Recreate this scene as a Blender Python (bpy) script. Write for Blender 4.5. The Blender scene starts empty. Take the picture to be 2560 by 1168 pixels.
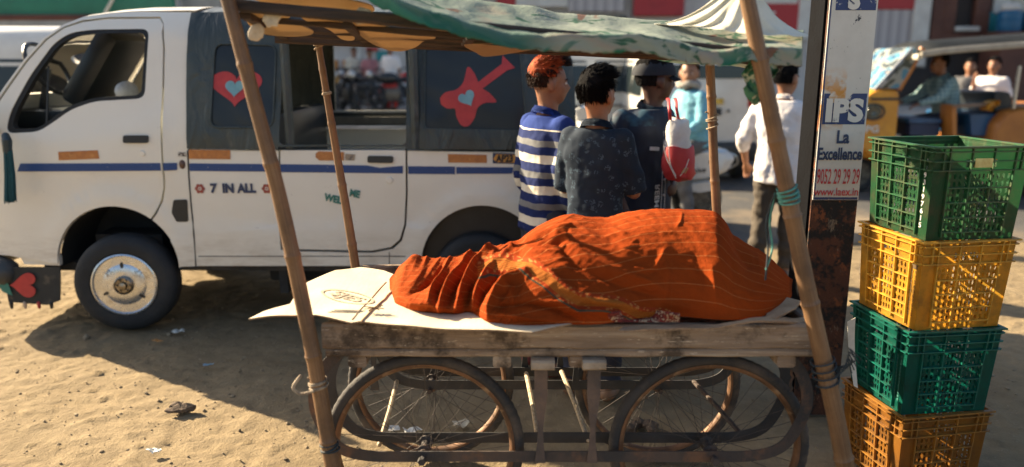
import bpy, bmesh, math, random
from mathutils import Vector, Matrix, noise
R = math.radians
random.seed(7)
S = bpy.context.scene
COL = S.collection
# ---------------- camera, sky, sun, exposure ----------------
PITCH, FPX, CAMH = R(12.6), 1900.0, 1.52
cd = bpy.data.cameras.new('camera'); cam = bpy.data.objects.new('camera', cd); COL.objects.link(cam)
cam.location = (0, 0, CAMH); cam.rotation_euler = (R(90) - PITCH, 0, 0)
cd.sensor_width = 36; cd.lens = 36 * FPX / 2560; cd.clip_end = 500; cd.clip_start = .05
cd.dof.use_dof = True; cd.dof.focus_distance = 2.85; cd.dof.aperture_fstop = 1.25
S.camera = cam
SUN = Vector((-1.7, 1.0, 1.0)).normalized()          # towards the sun
w = bpy.data.worlds.new('World'); S.world = w; w.use_nodes = True
nt = w.node_tree; bg = nt.nodes['Background']
sky = nt.nodes.new('ShaderNodeTexSky'); sky.sky_type = 'NISHITA'; sky.sun_disc = False
sky.sun_elevation = math.asin(SUN.z); sky.sun_rotation = math.atan2(SUN.x, SUN.y)
sky.dust_density = 2.5; sky.air_density = 1.0
nt.links.new(sky.outputs[0], bg.inputs[0]); bg.inputs[1].default_value = .056
ld = bpy.data.lights.new('sun', 'SUN'); ld.energy = 5; ld.angle = R(.5); ld.color = (1, .81, .55)
lo = bpy.data.objects.new('sun', ld); COL.objects.link(lo)
lo.rotation_euler = (-SUN).to_track_quat('-Z', 'Y').to_euler()
S.view_settings.view_transform = 'Standard'; S.view_settings.look = 'None'
S.view_settings.exposure = 1.95; S.view_settings.gamma = 1

def P(px, py, Y):
    "point at horizontal distance Y seen at photograph pixel px,py"
    u, v = (px - 1280) / FPX, (584 - py) / FPX
    d = Vector((u, math.cos(PITCH) + v * math.sin(PITCH), -math.sin(PITCH) + v * math.cos(PITCH)))
    t = Y / d.y
    return Vector((u * t, Y, CAMH + t * d.z))
def PG(px, py, z=0):
    "point at height z"
    u, v = (px - 1280) / FPX, (584 - py) / FPX
    d = Vector((u, math.cos(PITCH) + v * math.sin(PITCH), -math.sin(PITCH) + v * math.cos(PITCH)))
    t = (z - CAMH) / d.z
    return Vector((u * t, d.y * t, z))
def PX(p):
    dy, dz = p[1], p[2] - CAMH
    dep = dy * math.cos(PITCH) - dz * math.sin(PITCH)
    up = dy * math.sin(PITCH) + dz * math.cos(PITCH)
    return 1280 + FPX * p[0] / dep, 584 - FPX * up / dep
# ---------------- materials ----------------
MATS = {}
def M(name, c1, c2=None, scale=6, rough=.6, metal=0, bump=0, bscale=60, stretch=(1, 1, 1), coord='Object',
      ramp=(.38, .62), detail=7, c3=None, scale3=3, ramp3=(.55, .68), coat=0, spec=.5, r2=None, bdet=5):
    if name in MATS: return MATS[name]
    m = bpy.data.materials.new(name); m.use_nodes = True; n = m.node_tree.nodes; l = m.node_tree.links
    b = n['Principled BSDF']
    b.inputs['Roughness'].default_value = rough; b.inputs['Metallic'].default_value = metal
    b.inputs['Specular IOR Level'].default_value = spec; b.inputs['Coat Weight'].default_value = coat
    tc = n.new('ShaderNodeTexCoord'); mp = n.new('ShaderNodeMapping'); mp.inputs['Scale'].default_value = stretch
    l.new(tc.outputs[coord], mp.inputs[0])
    def nz(sc, dt=detail):
        x = n.new('ShaderNodeTexNoise'); x.inputs['Scale'].default_value = sc; x.inputs['Detail'].default_value = dt
        x.inputs['Roughness'].default_value = .62
        l.new(mp.outputs[0], x.inputs['Vector']); return x
    def rp(src, a, ca, bb, cb):
        x = n.new('ShaderNodeValToRGB'); x.color_ramp.elements[0].position = a; x.color_ramp.elements[0].color = (*ca, 1)
        x.color_ramp.elements[1].position = bb; x.color_ramp.elements[1].color = (*cb, 1)
        l.new(src, x.inputs[0]); return x
    c2 = c2 or tuple(v * .82 for v in c1)
    out = rp(nz(scale).outputs[0], ramp[0], c2, ramp[1], c1).outputs[0]
    if c3:
        f = rp(nz(scale3).outputs[0], ramp3[0], (0, 0, 0), ramp3[1], (1, 1, 1))
        mx = n.new('ShaderNodeMix'); mx.data_type = 'RGBA'; mx.inputs[7].default_value = (*c3, 1)
        l.new(f.outputs[0], mx.inputs[0]); l.new(out, mx.inputs[6]); out = mx.outputs[2]
    l.new(out, b.inputs['Base Color'])
    if r2 is not None:
        f = rp(nz(scale * 1.7).outputs[0], .35, (rough,) * 3, .65, (r2,) * 3); l.new(f.outputs[0], b.inputs['Roughness'])
    if bump:
        bp = n.new('ShaderNodeBump'); bp.inputs['Strength'].default_value = min(1, bump); bp.inputs['Distance'].default_value = .01 * max(1, bump)
        l.new(nz(bscale, bdet).outputs[0], bp.inputs['Height']); l.new(bp.outputs[0], b.inputs['Normal'])
    MATS[name] = m; return m
class NB:
    "tiny node-graph builder"
    def __init__(s, name, rough=.6, spec=.5):
        s.m = bpy.data.materials.new(name); s.m.use_nodes = True; s.n = s.m.node_tree.nodes; s.l = s.m.node_tree.links
        s.b = s.n['Principled BSDF']; s.b.inputs['Roughness'].default_value = rough; s.b.inputs['Specular IOR Level'].default_value = spec
        s.tc = s.n.new('ShaderNodeTexCoord'); MATS[name] = s.m
    def put(s, sock, v):
        if hasattr(v, 'is_output'): s.l.new(v, sock)
        else: sock.default_value = v
    def map(s, src, scale=(1, 1, 1), rot=(0, 0, 0)):
        x = s.n.new('ShaderNodeMapping'); s.l.new(src, x.inputs[0]); x.inputs['Scale'].default_value = scale; x.inputs['Rotation'].default_value = rot
        return x.outputs[0]
    def noise(s, vec, sc, det=6, rgh=.6, dist=0):
        x = s.n.new('ShaderNodeTexNoise'); s.l.new(vec, x.inputs['Vector']); x.inputs['Scale'].default_value = sc
        x.inputs['Detail'].default_value = det; x.inputs['Roughness'].default_value = rgh; x.inputs['Distortion'].default_value = dist
        return x.outputs[0]
    def voro(s, vec, sc, feat='F1'):
        x = s.n.new('ShaderNodeTexVoronoi'); s.l.new(vec, x.inputs['Vector']); x.inputs['Scale'].default_value = sc; x.feature = feat
        return x.outputs['Distance']
    def ramp(s, src, *st, interp='LINEAR'):
        x = s.n.new('ShaderNodeValToRGB'); s.l.new(src, x.inputs[0]); e = x.color_ramp.elements; x.color_ramp.interpolation = interp
        while len(e) < len(st): e.new(.5)
        for i, (p, c) in enumerate(st):
            e[i].position = p; e[i].color = (*((c,) * 3 if isinstance(c, (int, float)) else c), 1)
        return x.outputs[0]
    def mix(s, f, a, b, mode='MIX'):
        x = s.n.new('ShaderNodeMix'); x.data_type = 'RGBA'; x.blend_type = mode
        s.put(x.inputs[0], f)
        for k, v in ((6, a), (7, b)): s.put(x.inputs[k], (*v, 1) if isinstance(v, tuple) else v)
        return x.outputs[2]
    def math(s, op, a, b=0.0):
        x = s.n.new('ShaderNodeMath'); x.operation = op; s.put(x.inputs[0], a); s.put(x.inputs[1], b); return x.outputs[0]
    def xyz(s, vec):
        x = s.n.new('ShaderNodeSeparateXYZ'); s.l.new(vec, x.inputs[0]); return x.outputs
    def bump(s, h, st=.5, d=.01):
        x = s.n.new('ShaderNodeBump'); s.l.new(h, x.inputs['Height']); x.inputs['Strength'].default_value = st; x.inputs['Distance'].default_value = d
        s.l.new(x.outputs[0], s.b.inputs['Normal'])
    def translucent(s, fac, col):
        o = s.n['Material Output']; t = s.n.new('ShaderNodeBsdfTranslucent'); s.put(t.inputs[0], (*col, 1) if isinstance(col, tuple) else col); x = s.n.new('ShaderNodeMixShader'); x.inputs[0].default_value = fac
        s.l.new(s.b.outputs[0], x.inputs[1]); s.l.new(t.outputs[0], x.inputs[2]); s.l.new(x.outputs[0], o.inputs[0])
    def col(s, c): s.put(s.b.inputs['Base Color'], (*c, 1) if isinstance(c, tuple) else c)
# ---------------- objects ----------------
OFF = {}
def props(o, label, cat, group=None, kind=None):
    if label: o['label'] = label
    if cat: o['category'] = cat
    if group: o['group'] = group
    if kind: o['kind'] = kind
    return o
def thing(name, label, cat, loc=(0, 0, 0), rz=0, group=None, local=False):
    o = bpy.data.objects.new(name, None); COL.objects.link(o); o.location = loc; o.rotation_euler = (0, 0, rz)
    o.empty_display_size = .1
    OFF[o.name] = Vector((0, 0, 0)) if local else Vector(loc)
    return props(o, label, cat, group)
def part(name, bm, mat, parent=None, smooth=True, sharp=35, label=None, mods=None, loc=None):
    "link a bmesh as ONE mesh object"
    bmesh.ops.recalc_face_normals(bm, faces=bm.faces[:]) if not bm.loops.layers.uv.get('keep') else None
    off = OFF[parent.name] if parent else Vector((0, 0, 0))
    if loc is not None: off = off + Vector(loc)
    if off.length: bmesh.ops.translate(bm, verts=bm.verts[:], vec=-off)
    me = bpy.data.meshes.new(name); bm.to_mesh(me); bm.free()
    for mm in (mat if isinstance(mat, (list, tuple)) else [mat]): me.materials.append(mm)
    if smooth:
        me.polygons.foreach_set('use_smooth', [True] * len(me.polygons))
        if sharp: me.set_sharp_from_angle(angle=R(sharp))
    o = bpy.data.objects.new(name, me); COL.objects.link(o)
    if parent: o.parent = parent
    if loc is not None: o.location = loc
    OFF[o.name] = OFF[parent.name] if parent else off
    if label: o['label'] = label
    return o
def single(name, label, cat, bm, mat, group=None, kind=None, **k):
    c = Vector((0, 0, 0))
    vs = bm.verts[:]
    if kind is None:
        lo_ = Vector([min(v.co[i] for v in vs) for i in range(3)]); hi_ = Vector([max(v.co[i] for v in vs) for i in range(3)])
        c = Vector(((lo_.x + hi_.x) / 2, (lo_.y + hi_.y) / 2, lo_.z))
    o = part(name, bm, mat, None, loc=c, **k)
    return props(o, label, cat, group, kind)
def dup(o, parent=None, loc=None, rz=None, label=None, group=None, mats=None):
    c = o.copy(); COL.objects.link(c); c.parent = parent; OFF[c.name] = Vector((0, 0, 0))
    if loc is not None: c.location = loc
    if rz is not None: c.rotation_euler = (0, 0, rz)
    if label: c['label'] = label
    if group: c['group'] = group
    if mats and c.data and c.material_slots and c.material_slots[0].material and c.material_slots[0].material.name in mats:
        c.material_slots[0].link = 'OBJECT'; c.material_slots[0].material = mats[o.material_slots[0].material.name]
    for ch in list(o.children): dup(ch, c, mats=mats)
    return c
def BM(): return bmesh.new()
# ---------------- shapes ----------------
def box(bm, c, s, rot=None, bev=0):
    r = bmesh.ops.create_cube(bm, size=1); vs = r['verts']
    for v in vs: v.co = Vector((v.co.x * s[0], v.co.y * s[1], v.co.z * s[2]))
    if bev:
        es = list({e for v in vs for e in v.link_edges})
        rr = bmesh.ops.bevel(bm, geom=es, offset=bev, segments=2, affect='EDGES', profile=.5)
        vs = list({v for f in rr['faces'] for v in f.verts} | {v for v in vs if v.is_valid})
    for v in vs:
        co = v.co
        if rot: co = rot @ co
        v.co = co + Vector(c)
    return vs
def bar(bm, a, b, w_, h_, up=(0, 0, 1)):
    "rectangular bar from a to b"
    a, b = Vector(a), Vector(b); d = (b - a); L = d.length; d.normalize(); up = Vector(up)
    s_ = d.cross(up)
    if s_.length < 1e-4: s_ = d.cross(Vector((0, 1, 0)))
    s_.normalize(); u = s_.cross(d)
    m = Matrix((s_, d, u)).transposed()
    return box(bm, (a + b) / 2, (w_, L, h_), m)
def tube(bm, pts, rad, n=10, closed=False, flat=None, rnd=False, uvs=True):
    "sweep; rad number or list; flat=(a,b) scales ring axes"
    pts = [Vector(p) for p in pts]
    rad = list(rad) if isinstance(rad, (list, tuple)) else [rad] * len(pts)
    if rnd and not closed:
        d0 = (pts[0] - pts[1]).normalized(); d1 = (pts[-1] - pts[-2]).normalized()
        pre = [(pts[0] + d0 * rad[0] * math.sin(t), rad[0] * math.cos(t)) for t in (R(80), R(55), R(28))]
        post = [(pts[-1] + d1 * rad[-1] * math.sin(t), rad[-1] * math.cos(t)) for t in (R(28), R(55), R(80))]
        pts = [p for p, _ in pre] + pts + [p for p, _ in post]; rad = [r for _, r in pre] + rad + [r for _, r in post]
    N = len(pts); fr = None; rings = []; L = 0; Ls = []
    uv = bm.loops.layers.uv.verify() if uvs else None
    for i, p in enumerate(pts):
        if closed: t = pts[(i + 1) % N] - pts[i - 1]
        else: t = pts[min(i + 1, N - 1)] - pts[max(i - 1, 0)]
        t.normalize()
        if fr is None:
            ref = Vector((0, 0, 1)) if abs(t.z) < .9 else Vector((0, 1, 0))
            fr = t.cross(ref).normalized()
        fr = (fr - t * fr.dot(t)).normalized(); b2 = t.cross(fr)
        fa, fb = flat or (1, 1)
        rings.append([bm.verts.new(p + (fr * math.cos(2 * math.pi * k / n) * fa + b2 * math.sin(2 * math.pi * k / n) * fb) * rad[i]) for k in range(n)])
        if i: L += (p - pts[i - 1]).length
        Ls.append(L)
    for i in range(N if closed else N - 1):
        a, b = rings[i], rings[(i + 1) % N]
        for k in range(n):
            f = bm.faces.new((a[k], a[(k + 1) % n], b[(k + 1) % n], b[k]))
            if uvs:
                l1 = Ls[i + 1] if i + 1 < N else Ls[i] + .05
                for lp, q in zip(f.loops, ((k / n, Ls[i]), ((k + 1) / n, Ls[i]), ((k + 1) / n, l1), (k / n, l1))): lp[uv].uv = q
    if not closed:
        bm.faces.new(rings[0][::-1]); bm.faces.new(rings[-1])
    return rings
def ell(bm, c, r, rot=None, sub=3):
    q = bmesh.ops.create_icosphere(bm, subdivisions=sub, radius=1)
    for v in q['verts']:
        co = Vector((v.co.x * r[0], v.co.y * r[1], v.co.z * r[2]))
        if rot: co = rot @ co
        v.co = co + Vector(c)
    return q['verts']
def lathe(bm, prof, c=(0, 0, 0), axis='Y', n=48):
    "prof: list of (radius, along axis)"
    rings = []
    for r, a in prof:
        rg = []
        for k in range(n):
            t = 2 * math.pi * k / n
            p = {'Y': (r * math.cos(t), a, r * math.sin(t)), 'Z': (r * math.cos(t), r * math.sin(t), a), 'X': (a, r * math.cos(t), r * math.sin(t))}[axis]
            rg.append(bm.verts.new(Vector(c) + Vector(p)))
        rings.append(rg)
    for a, b in zip(rings, rings[1:]):
        for k in range(n): bm.faces.new((a[k], a[(k + 1) % n], b[(k + 1) % n], b[k]))
    if prof[0] == prof[-1]: bmesh.ops.remove_doubles(bm, verts=rings[0] + rings[-1], dist=1e-7)
    else:
        for rg, pr in ((rings[0], prof[0]), (rings[-1], prof[-1])):
            if pr[0] > 1e-6: bm.faces.new(rg)
    return rings
def grid(bm, fn, nu, nv, uvfn=None, closeu=False):
    uv = bm.loops.layers.uv.verify()
    vs = [[bm.verts.new(fn(i / nu, j / nv)) for j in range(nv + 1)] for i in range(nu + 1)]
    for i in range(nu):
        for j in range(nv):
            f = bm.faces.new((vs[i][j], vs[i + 1][j], vs[i + 1][j + 1], vs[i][j + 1]))
            for lp, (a, b) in zip(f.loops, ((i, j), (i + 1, j), (i + 1, j + 1), (i, j + 1))):
                lp[uv].uv = uvfn(a / nu, b / nv) if uvfn else (a / nu, b / nv)
    return vs
def fill2(bm, loops):
    "loops of (x,z) -> filled sheet in the XZ plane, holes allowed"
    es = []
    for lp in loops:
        vs = [bm.verts.new((p[0], 0, p[1])) for p in lp]
        es += [bm.edges.new((vs[i], vs[(i + 1) % len(vs)])) for i in range(len(vs))]
    bmesh.ops.triangle_fill(bm, use_beauty=True, use_dissolve=False, edges=es, normal=(0, -1, 0))
def cuts(bm, step, axes=(0, 2)):
    for ax in axes:
        lo_ = min(v.co[ax] for v in bm.verts); hi_ = max(v.co[ax] for v in bm.verts)
        k = math.floor(lo_ / step) + 1
        while k * step < hi_ - 1e-5:
            co = [0, 0, 0]; no = [0, 0, 0]; co[ax] = k * step; no[ax] = 1
            bmesh.ops.bisect_plane(bm, geom=bm.verts[:] + bm.edges[:] + bm.faces[:], plane_co=co, plane_no=no, dist=1e-6); k += 1
def rim(bm, vec):
    "give a sheet's border edges depth along vec"
    es = [e for e in bm.edges if len(e.link_faces) == 1]
    r = bmesh.ops.extrude_edge_only(bm, edges=es)
    bmesh.ops.translate(bm, verts=[g for g in r['geom'] if isinstance(g, bmesh.types.BMVert)], vec=vec)
def slab(bm, vec):
    "extrude a whole sheet into a closed slab"
    fs = bm.faces[:]
    r = bmesh.ops.extrude_face_region(bm, geom=fs)
    bmesh.ops.translate(bm, verts=[g for g in r['geom'] if isinstance(g, bmesh.types.BMVert)], vec=vec)
    # extrude_face_region removes nothing: keep the originals as the back
def prism(bm, poly3, vec):
    "polygon of 3d points extruded along vec"
    a = [bm.verts.new(p) for p in poly3]; b = [bm.verts.new(Vector(p) + Vector(vec)) for p in poly3]
    n = len(a); bm.faces.new(a); bm.faces.new(b[::-1])
    for i in range(n): bm.faces.new((a[i], b[i], b[(i + 1) % n], a[(i + 1) % n]))
def rpoly(pts, r, n=5):
    "round the corners of a 2d polygon"
    out = []; N = len(pts)
    for i in range(N):
        p0, p, p1 = Vector(pts[i - 1]), Vector(pts[i]), Vector(pts[(i + 1) % N])
        a = (p0 - p); b = (p1 - p); rr = min(r, a.length * .45, b.length * .45)
        a = p + a.normalized() * rr; b = p + b.normalized() * rr
        for k in range(n + 1):
            t = k / n; q = a * (1 - t) ** 2 + p * 2 * t * (1 - t) + b * t * t; out.append((q.x, q.y))
    return out
def spline(pts, n=8, closed=False):
    "Catmull-Rom"
    pts = [Vector(p) for p in pts]; N = len(pts); out = []
    for i in range(N if closed else N - 1):
        g = lambda k: pts[k % N] if closed else pts[max(0, min(N - 1, k))]
        a, b, c, d = g(i - 1), g(i), g(i + 1), g(i + 2)
        for k in range(n):
            t = k / n
            out.append(.5 * (2 * b + (c - a) * t + (2 * a - 5 * b + 4 * c - d) * t * t + (3 * b - a - 3 * c + d) * t ** 3))
    if not closed: out.append(pts[-1])
    return out
def baked(o):
    "replace an object's mesh by its evaluated mesh"
    bpy.context.view_layer.update()
    dg = bpy.context.evaluated_depsgraph_get()
    me = bpy.data.meshes.new_from_object(o.evaluated_get(dg)); me.name = o.name
    old = o.data; o.modifiers.clear(); o.data = me
    if old.users == 0: bpy.data.meshes.remove(old)
    return o
def textmesh(s, size, bold=.0, xs=1.0, align='CENTER', shear=0, line=1.0):
    "returns list of polys [(x,y)...] mesh of a text, as bmesh in XZ plane facing -Y"
    cu = bpy.data.curves.new('lettering', 'FONT'); cu.body = s; cu.size = size; cu.align_x = align; cu.align_y = 'CENTER'
    cu.offset = bold; cu.shear = shear; cu.space_line = line; cu.fill_mode = 'FRONT'; cu.resolution_u = 4
    o = bpy.data.objects.new('lettering', cu); COL.objects.link(o)
    bpy.context.view_layer.update(); dg = bpy.context.evaluated_depsgraph_get()
    me = bpy.data.meshes.new_from_object(o.evaluated_get(dg)); bm = BM(); bm.from_mesh(me)
    bpy.data.objects.remove(o); bpy.data.curves.remove(cu); bpy.data.meshes.remove(me)
    for v in bm.verts: v.co = Vector((v.co.x * xs, 0, v.co.y))
    return bm
def place(bm, c, xdir=(1, 0, 0), zdir=(0, 0, 1)):
    xd, zd = Vector(xdir).normalized(), Vector(zdir).normalized(); yd = zd.cross(xd)
    for v in bm.verts: v.co = Vector(c) + xd * v.co.x + zd * v.co.z + yd * v.co.y
    return bm
def fbm(p, o=4, s=1.0):
    return noise.fractal(Vector(p) * s, .55, 2.1, o)
# ---------------- ground, road ----------------
def dirt_mat():
    b = NB('dirt', .95, .2); v = b.tc.outputs['Object']
    n1 = b.noise(v, 1.1, 9, .68); n2 = b.noise(v, 14, 8, .7); n3 = b.noise(v, 70, 5, .7)
    c = b.ramp(n1, (.3, (.20, .150, .083)), (.5, (.265, .203, .118)), (.7, (.33, .257, .155)))
    c = b.mix(b.ramp(n2, (.3, .0), (.62, .5)), c, (.155, .115, .07))
    c = b.mix(b.ramp(n3, (.6, 0), (.75, .55)), c, (.40, .34, .24))
    sp = b.ramp(b.voro(b.map(v), 38), (.0, 1.0), (.16, 0.0))
    c = b.mix(b.math('MULTIPLY', sp, b.ramp(n2, (.5, 0), (.6, .7))), c, (.13, .10, .075))
    b.col(c)
    h = b.math('ADD', b.math('MULTIPLY', n2, 1.0), b.math('MULTIPLY', n3, .4))
    b.bump(h, 1.0, .014)
    return b.m
DIRT = dirt_mat()
def axis_vals(dense0, dense1, st, lo_, hi_):
    v = []; x = dense0
    while x <= dense1 + 1e-6: v.append(x); x += st
    k = st
    while v[-1] < hi_: k *= 1.35; v.append(v[-1] + k)
    k = st
    while v[0] > lo_: k *= 1.35; v.insert(0, v[0] - k)
    return v
def gz(x, y):
    a = 1.0 if y < 5.6 else max(0, 1 - (y - 5.6) / .7)
    if y < .5: a *= max(0, 1 + (y - .5))
    if a <= 0: return 0
    q = noise.fractal(Vector((x * 1.3, y * 1.3, 3)), .6, 2.2, 3) * .011
    q += noise.fractal(Vector((x * 9, y * 14, 1)), .7, 2.1, 4) * .009
    r = noise.noise(Vector((x * 17, y * 26, 9)))
    if r > .42: q += (r - .42) * .05
    return q * a - .008 * a
bm = BM()
xs = axis_vals(-4.2, 3.6, .022, -120, 120); ys = axis_vals(1.9, 5.9, .022, -60, 160)
vv = [[bm.verts.new((x, y, gz(x, y))) for y in ys] for x in xs]
for i in range(len(xs) - 1):
    for j in range(len(ys) - 1): bm.faces.new((vv[i][j], vv[i + 1][j], vv[i + 1][j + 1], vv[i][j + 1]))
g = part('ground', bm, DIRT, sharp=None); g['kind'] = 'structure'
def asphalt():
    b = NB('asphalt', .9, .25); v = b.tc.outputs['Object']
    n1 = b.noise(v, .8, 8, .65); n2 = b.noise(v, 60, 4, .7)
    c = b.ramp(n1, (.35, (.05, .052, .055)), (.65, (.085, .083, .08)))
    c = b.mix(b.ramp(n2, (.5, 0), (.7, .6)), c, (.13, .125, .115))
    c = b.mix(b.ramp(b.noise(v, .45, 6, .6, .5), (.5, 0), (.62, .7)), c, (.26, .2, .13))
    b.col(c); b.bump(n2, .6, .008); return b.m
bm = BM(); RY0, RY1 = 6.5, 17.6
def road_edge(u):
    x = -60 + 120 * u
    return RY0 + .35 * noise.noise(Vector((x * .6, 0, 0))) + .08 * noise.noise(Vector((x * 4, 0, 0)))
grid(bm, lambda u, v: Vector((-60 + 120 * u, road_edge(u) * (1 - v) + RY1 * v, .006)), 300, 6)
o = part('road', bm, asphalt()); o['kind'] = 'structure'
# pale blotchy strip along the road
bm = BM(); grid(bm, lambda u, v: Vector((-60 + 120 * u, 10.35 + .28 * v, .011)), 120, 1)
o = part('road_strip', bm, M('pale_road_strip', (.62, .56, .42), (.25, .23, .19), 5, .9, c3=(.12, .11, .1), scale3=2, ramp3=(.52, .6))); o['kind'] = 'structure'
# far pavement with kerb
bm = BM(); box(bm, (0, 22.0, .185), (140, 8.8, .39))
o = part('pavement', bm, M('paving', (.36, .33, .28), (.25, .23, .2), 2, .9, bump=.4, bscale=8)); o['kind'] = 'structure'
# loose stones
bm = BM(); rs = random.Random(3)
for i in range(2600):
    x = rs.uniform(-3.4, 2.6); y = rs.uniform(2.4, 5.6)
    r = rs.choice((.003, .003, .004, .004, .005, .007)) * rs.uniform(.7, 1.4)
    if i % 190 == 0: r = rs.uniform(.012, .024)
    vs = ell(bm, (0, 0, 0), (r * rs.uniform(.8, 1.4), r, r * rs.uniform(.5, .8)), Matrix.Rotation(rs.uniform(0, 6), 3, 'Z'), 1)
    for v in vs: v.co = v.co * rs.uniform(.85, 1.15) + Vector((x, y, gz(x, y) + r * .25))
single('gravel', 'loose stones and clods scattered over the sandy ground', 'gravel', bm,
       M('pebble', (.30, .235, .15), (.19, .145, .09), 3, .95, bump=.4, bscale=90), kind='stuff', smooth=False)
# ---------------- litter ----------------
def scrap(px, py, s, mat, label, seed, cat='litter', name='paper_scrap'):
    bm = BM(); c = PG(px, py, .01); rq = random.Random(seed)
    out = [(math.cos(a) * s * rq.uniform(.45, 1.1), math.sin(a) * s * rq.uniform(.3, .8)) for a in [k * .785 + rq.uniform(-.2, .2) for k in range(8)]]
    fill2(bm, [out]); cuts(bm, s * .3)
    for v in bm.verts:
        x, y = v.co.x, v.co.z
        v.co = Vector((c.x + x, c.y + y, .016 + abs(s * .5 * noise.noise(Vector((x / s * 1.3 + seed, y / s * 1.3, 0)))) + .3 * s * (abs(x / s) ** 2) * .6))
    slab(bm, (0, 0, .0015))
    single(name, label, cat, bm, mat, smooth=False)
WP = M('white_litter', (.72, .72, .68), (.5, .5, .46), 20, .7)
scrap(447, 833, .05, WP, 'torn pale paper scrap lying right of the front van wheel', 1)
scrap(395, 857, .032, M('orange_litter', (.6, .28, .08), None, 20, .7), 'small orange scrap on shaded dirt below the pale paper', 2)
scrap(522, 917, .034, M('blue_litter', (.05, .25, .42), (.3, .42, .5), 20, .6), 'crumpled blue plastic wrapper on shaded dirt', 3, name='plastic_wrapper')
scrap(385, 1132, .035, WP, 'white scrap on the sunlit dirt in the foreground', 4)
scrap(1025, 1085, .05, WP, 'larger white scrap on dirt seen through left cart wheel', 5)
scrap(985, 1078, .036, WP, 'smaller white scrap beside larger one under the cart', 6)
scrap(1075, 1105, .034, WP, 'pale scrap nearest the cart frame under left wheel', 7)
scrap(1568, 1006, .03, WP, 'tiny white scrap on dirt under the cart middle', 8)
scrap(1155, 1065, .06, M('tan_litter', (.5, .46, .36), None, 20, .9), 'flat beige scrap on dirt under the cart', 9)
bm = BM(); c = PG(455, 1030, .0)
for k in range(7):
    ell(bm, c + Vector((rs.uniform(-.05, .05), rs.uniform(-.03, .03), .02)), (rs.uniform(.02, .05), .025, rs.uniform(.012, .03)), None, 1)
single('clod', 'dark earth clod standing up on the sunlit dirt', 'clod', bm, M('clod_earth', (.14, .10, .07), (.07, .05, .035), 20, 1, bump=.6), smooth=False)
bm = BM(); c = PG(1600, 1075, .0)
for k in range(9):
    ell(bm, c + Vector((rs.uniform(-.07, .07), rs.uniform(-.04, .04), .015)), (rs.uniform(.02, .05), .03, rs.uniform(.012, .03)), None, 1)
single('soil_heap', 'small dark heap of soil and rubbish under the cart', 'soil heap', bm, MATS['clod_earth'], smooth=False)
# ---------------- white microvan ----------------
VY = 4.25
WHITE = NB('van_paint', .32, .5); _v = WHITE.tc.outputs['Object']
_z = WHITE.xyz(_v)[2]
_c = WHITE.mix(WHITE.ramp(WHITE.noise(_v, 1.6, 8, .65), (.42, 0), (.75, .55)), (.80, .775, .69), (.70, .66, .57))
_dirt = WHITE.math('MULTIPLY', WHITE.ramp(_z, (.28, 1), (.62, 0)), WHITE.ramp(WHITE.noise(WHITE.map(_v, (1.2, 1, 5)), 5, 8, .7), (.42, 0), (.7, .75)))
_c = WHITE.mix(_dirt, _c, (.33, .25, .16))
_sc = WHITE.ramp(WHITE.noise(WHITE.map(_v, (3, 3, 9)), 6, 4, .8), (.70, 0), (.72, .7))
_c = WHITE.mix(_sc, _c, (.16, .11, .08))
WHITE.col(_c); WHITE.b.inputs['Coat Weight'].default_value = .25; WHITE.b.inputs['Coat Roughness'].default_value = .15
WHITE.bump(WHITE.noise(_v, 2.2, 3, .5), .25, .01)
VW = WHITE.m
RUB = M('black_rubber', (.018, .021, .024), (.011, .013, .015), 8, .6, spec=.4)
BLK = M('black_plastic', (.02, .024, .028), (.012, .015, .018), 6, .45)
CANV = NB('canvas_cover', .42, .5); _v = CANV.tc.outputs['Object']
_c = CANV.mix(CANV.ramp(CANV.noise(_v, 2.5, 8, .6), (.35, 0), (.7, 1)), (.030, .044, .046), (.052, .068, .068))
_c = CANV.mix(CANV.ramp(CANV.noise(CANV.map(_v, (2, 2, 1)), 9, 8, .7), (.56, 0), (.75, .45)), _c, (.16, .155, .135)); CANV.col(_c)
CANV.bump(CANV.math('ADD', CANV.noise(CANV.map(_v, (2.2, 1, 1), (0, .5, 0)), 4, 3, .5, .8), CANV.math('MULTIPLY', CANV.noise(_v, 120, 2), .06)), .8, .03)
CV = CANV.m
CVW = M('window_sheet', (.012, .017, .021), (.008, .012, .015), 3, .3, bump=.3, bscale=5)
CHROME = M('chrome_cap', (.74, .77, .80), (.60, .62, .64), 9, .16, metal=.85, c3=(.34, .32, .29), scale3=6, r2=.35)
def V2(px, py, Y=VY):
    p = P(px, py, Y); return (p.x, p.z)
def VL(pts, Y=VY): return [V2(a, b, Y) for a, b in pts]
C1 = V2(300, 664); C2 = V2(1206, 662); RA = .352
def vy(x, z):
    y = VY
    if z > 1.12: y += .20 * (z - 1.12) ** 1.35
    if z > 1.66: y += 1.1 * (z - 1.66) ** 1.6
    if x < -2.8: y += .9 * (-2.8 - x) ** 2
    y -= .010 * math.exp(-((z - .86) / .22) ** 2)
    y += .0035 * noise.noise(Vector((x * 2.2, z * 2.6, 5))) + .0012 * noise.noise(Vector((x * 7, z * 7, 8)))
    for c in (C1, C2):
        d = math.hypot(x - c[0], z - c[1])
        y -= .014 / (1 + math.exp((d - RA - .085) / .008)) * (1 if z > c[1] - .1 else 0)
    zc = .615 + .012 * (x + 1)
    if -1.95 < x < 1: y -= .009 / (1 + math.exp((z - zc) / .006))
    # raised swage under the cab window
    if x < -1.9 and z > .9:
        s_ = V2(250, 325); zz = 1.13 + .34 * max(0, (x + 2.62)) ** 2.2
        y -= .008 / (1 + math.exp((z - zz) / .012))
    return y
def far(y): return 10.0 - y
def arc(c, r, a0, a1, n=26): return [(c[0] + r * math.cos(R(a0 + (a1 - a0) * k / n)), c[1] + r * math.sin(R(a0 + (a1 - a0) * k / n))) for k in range(n + 1)]
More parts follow.
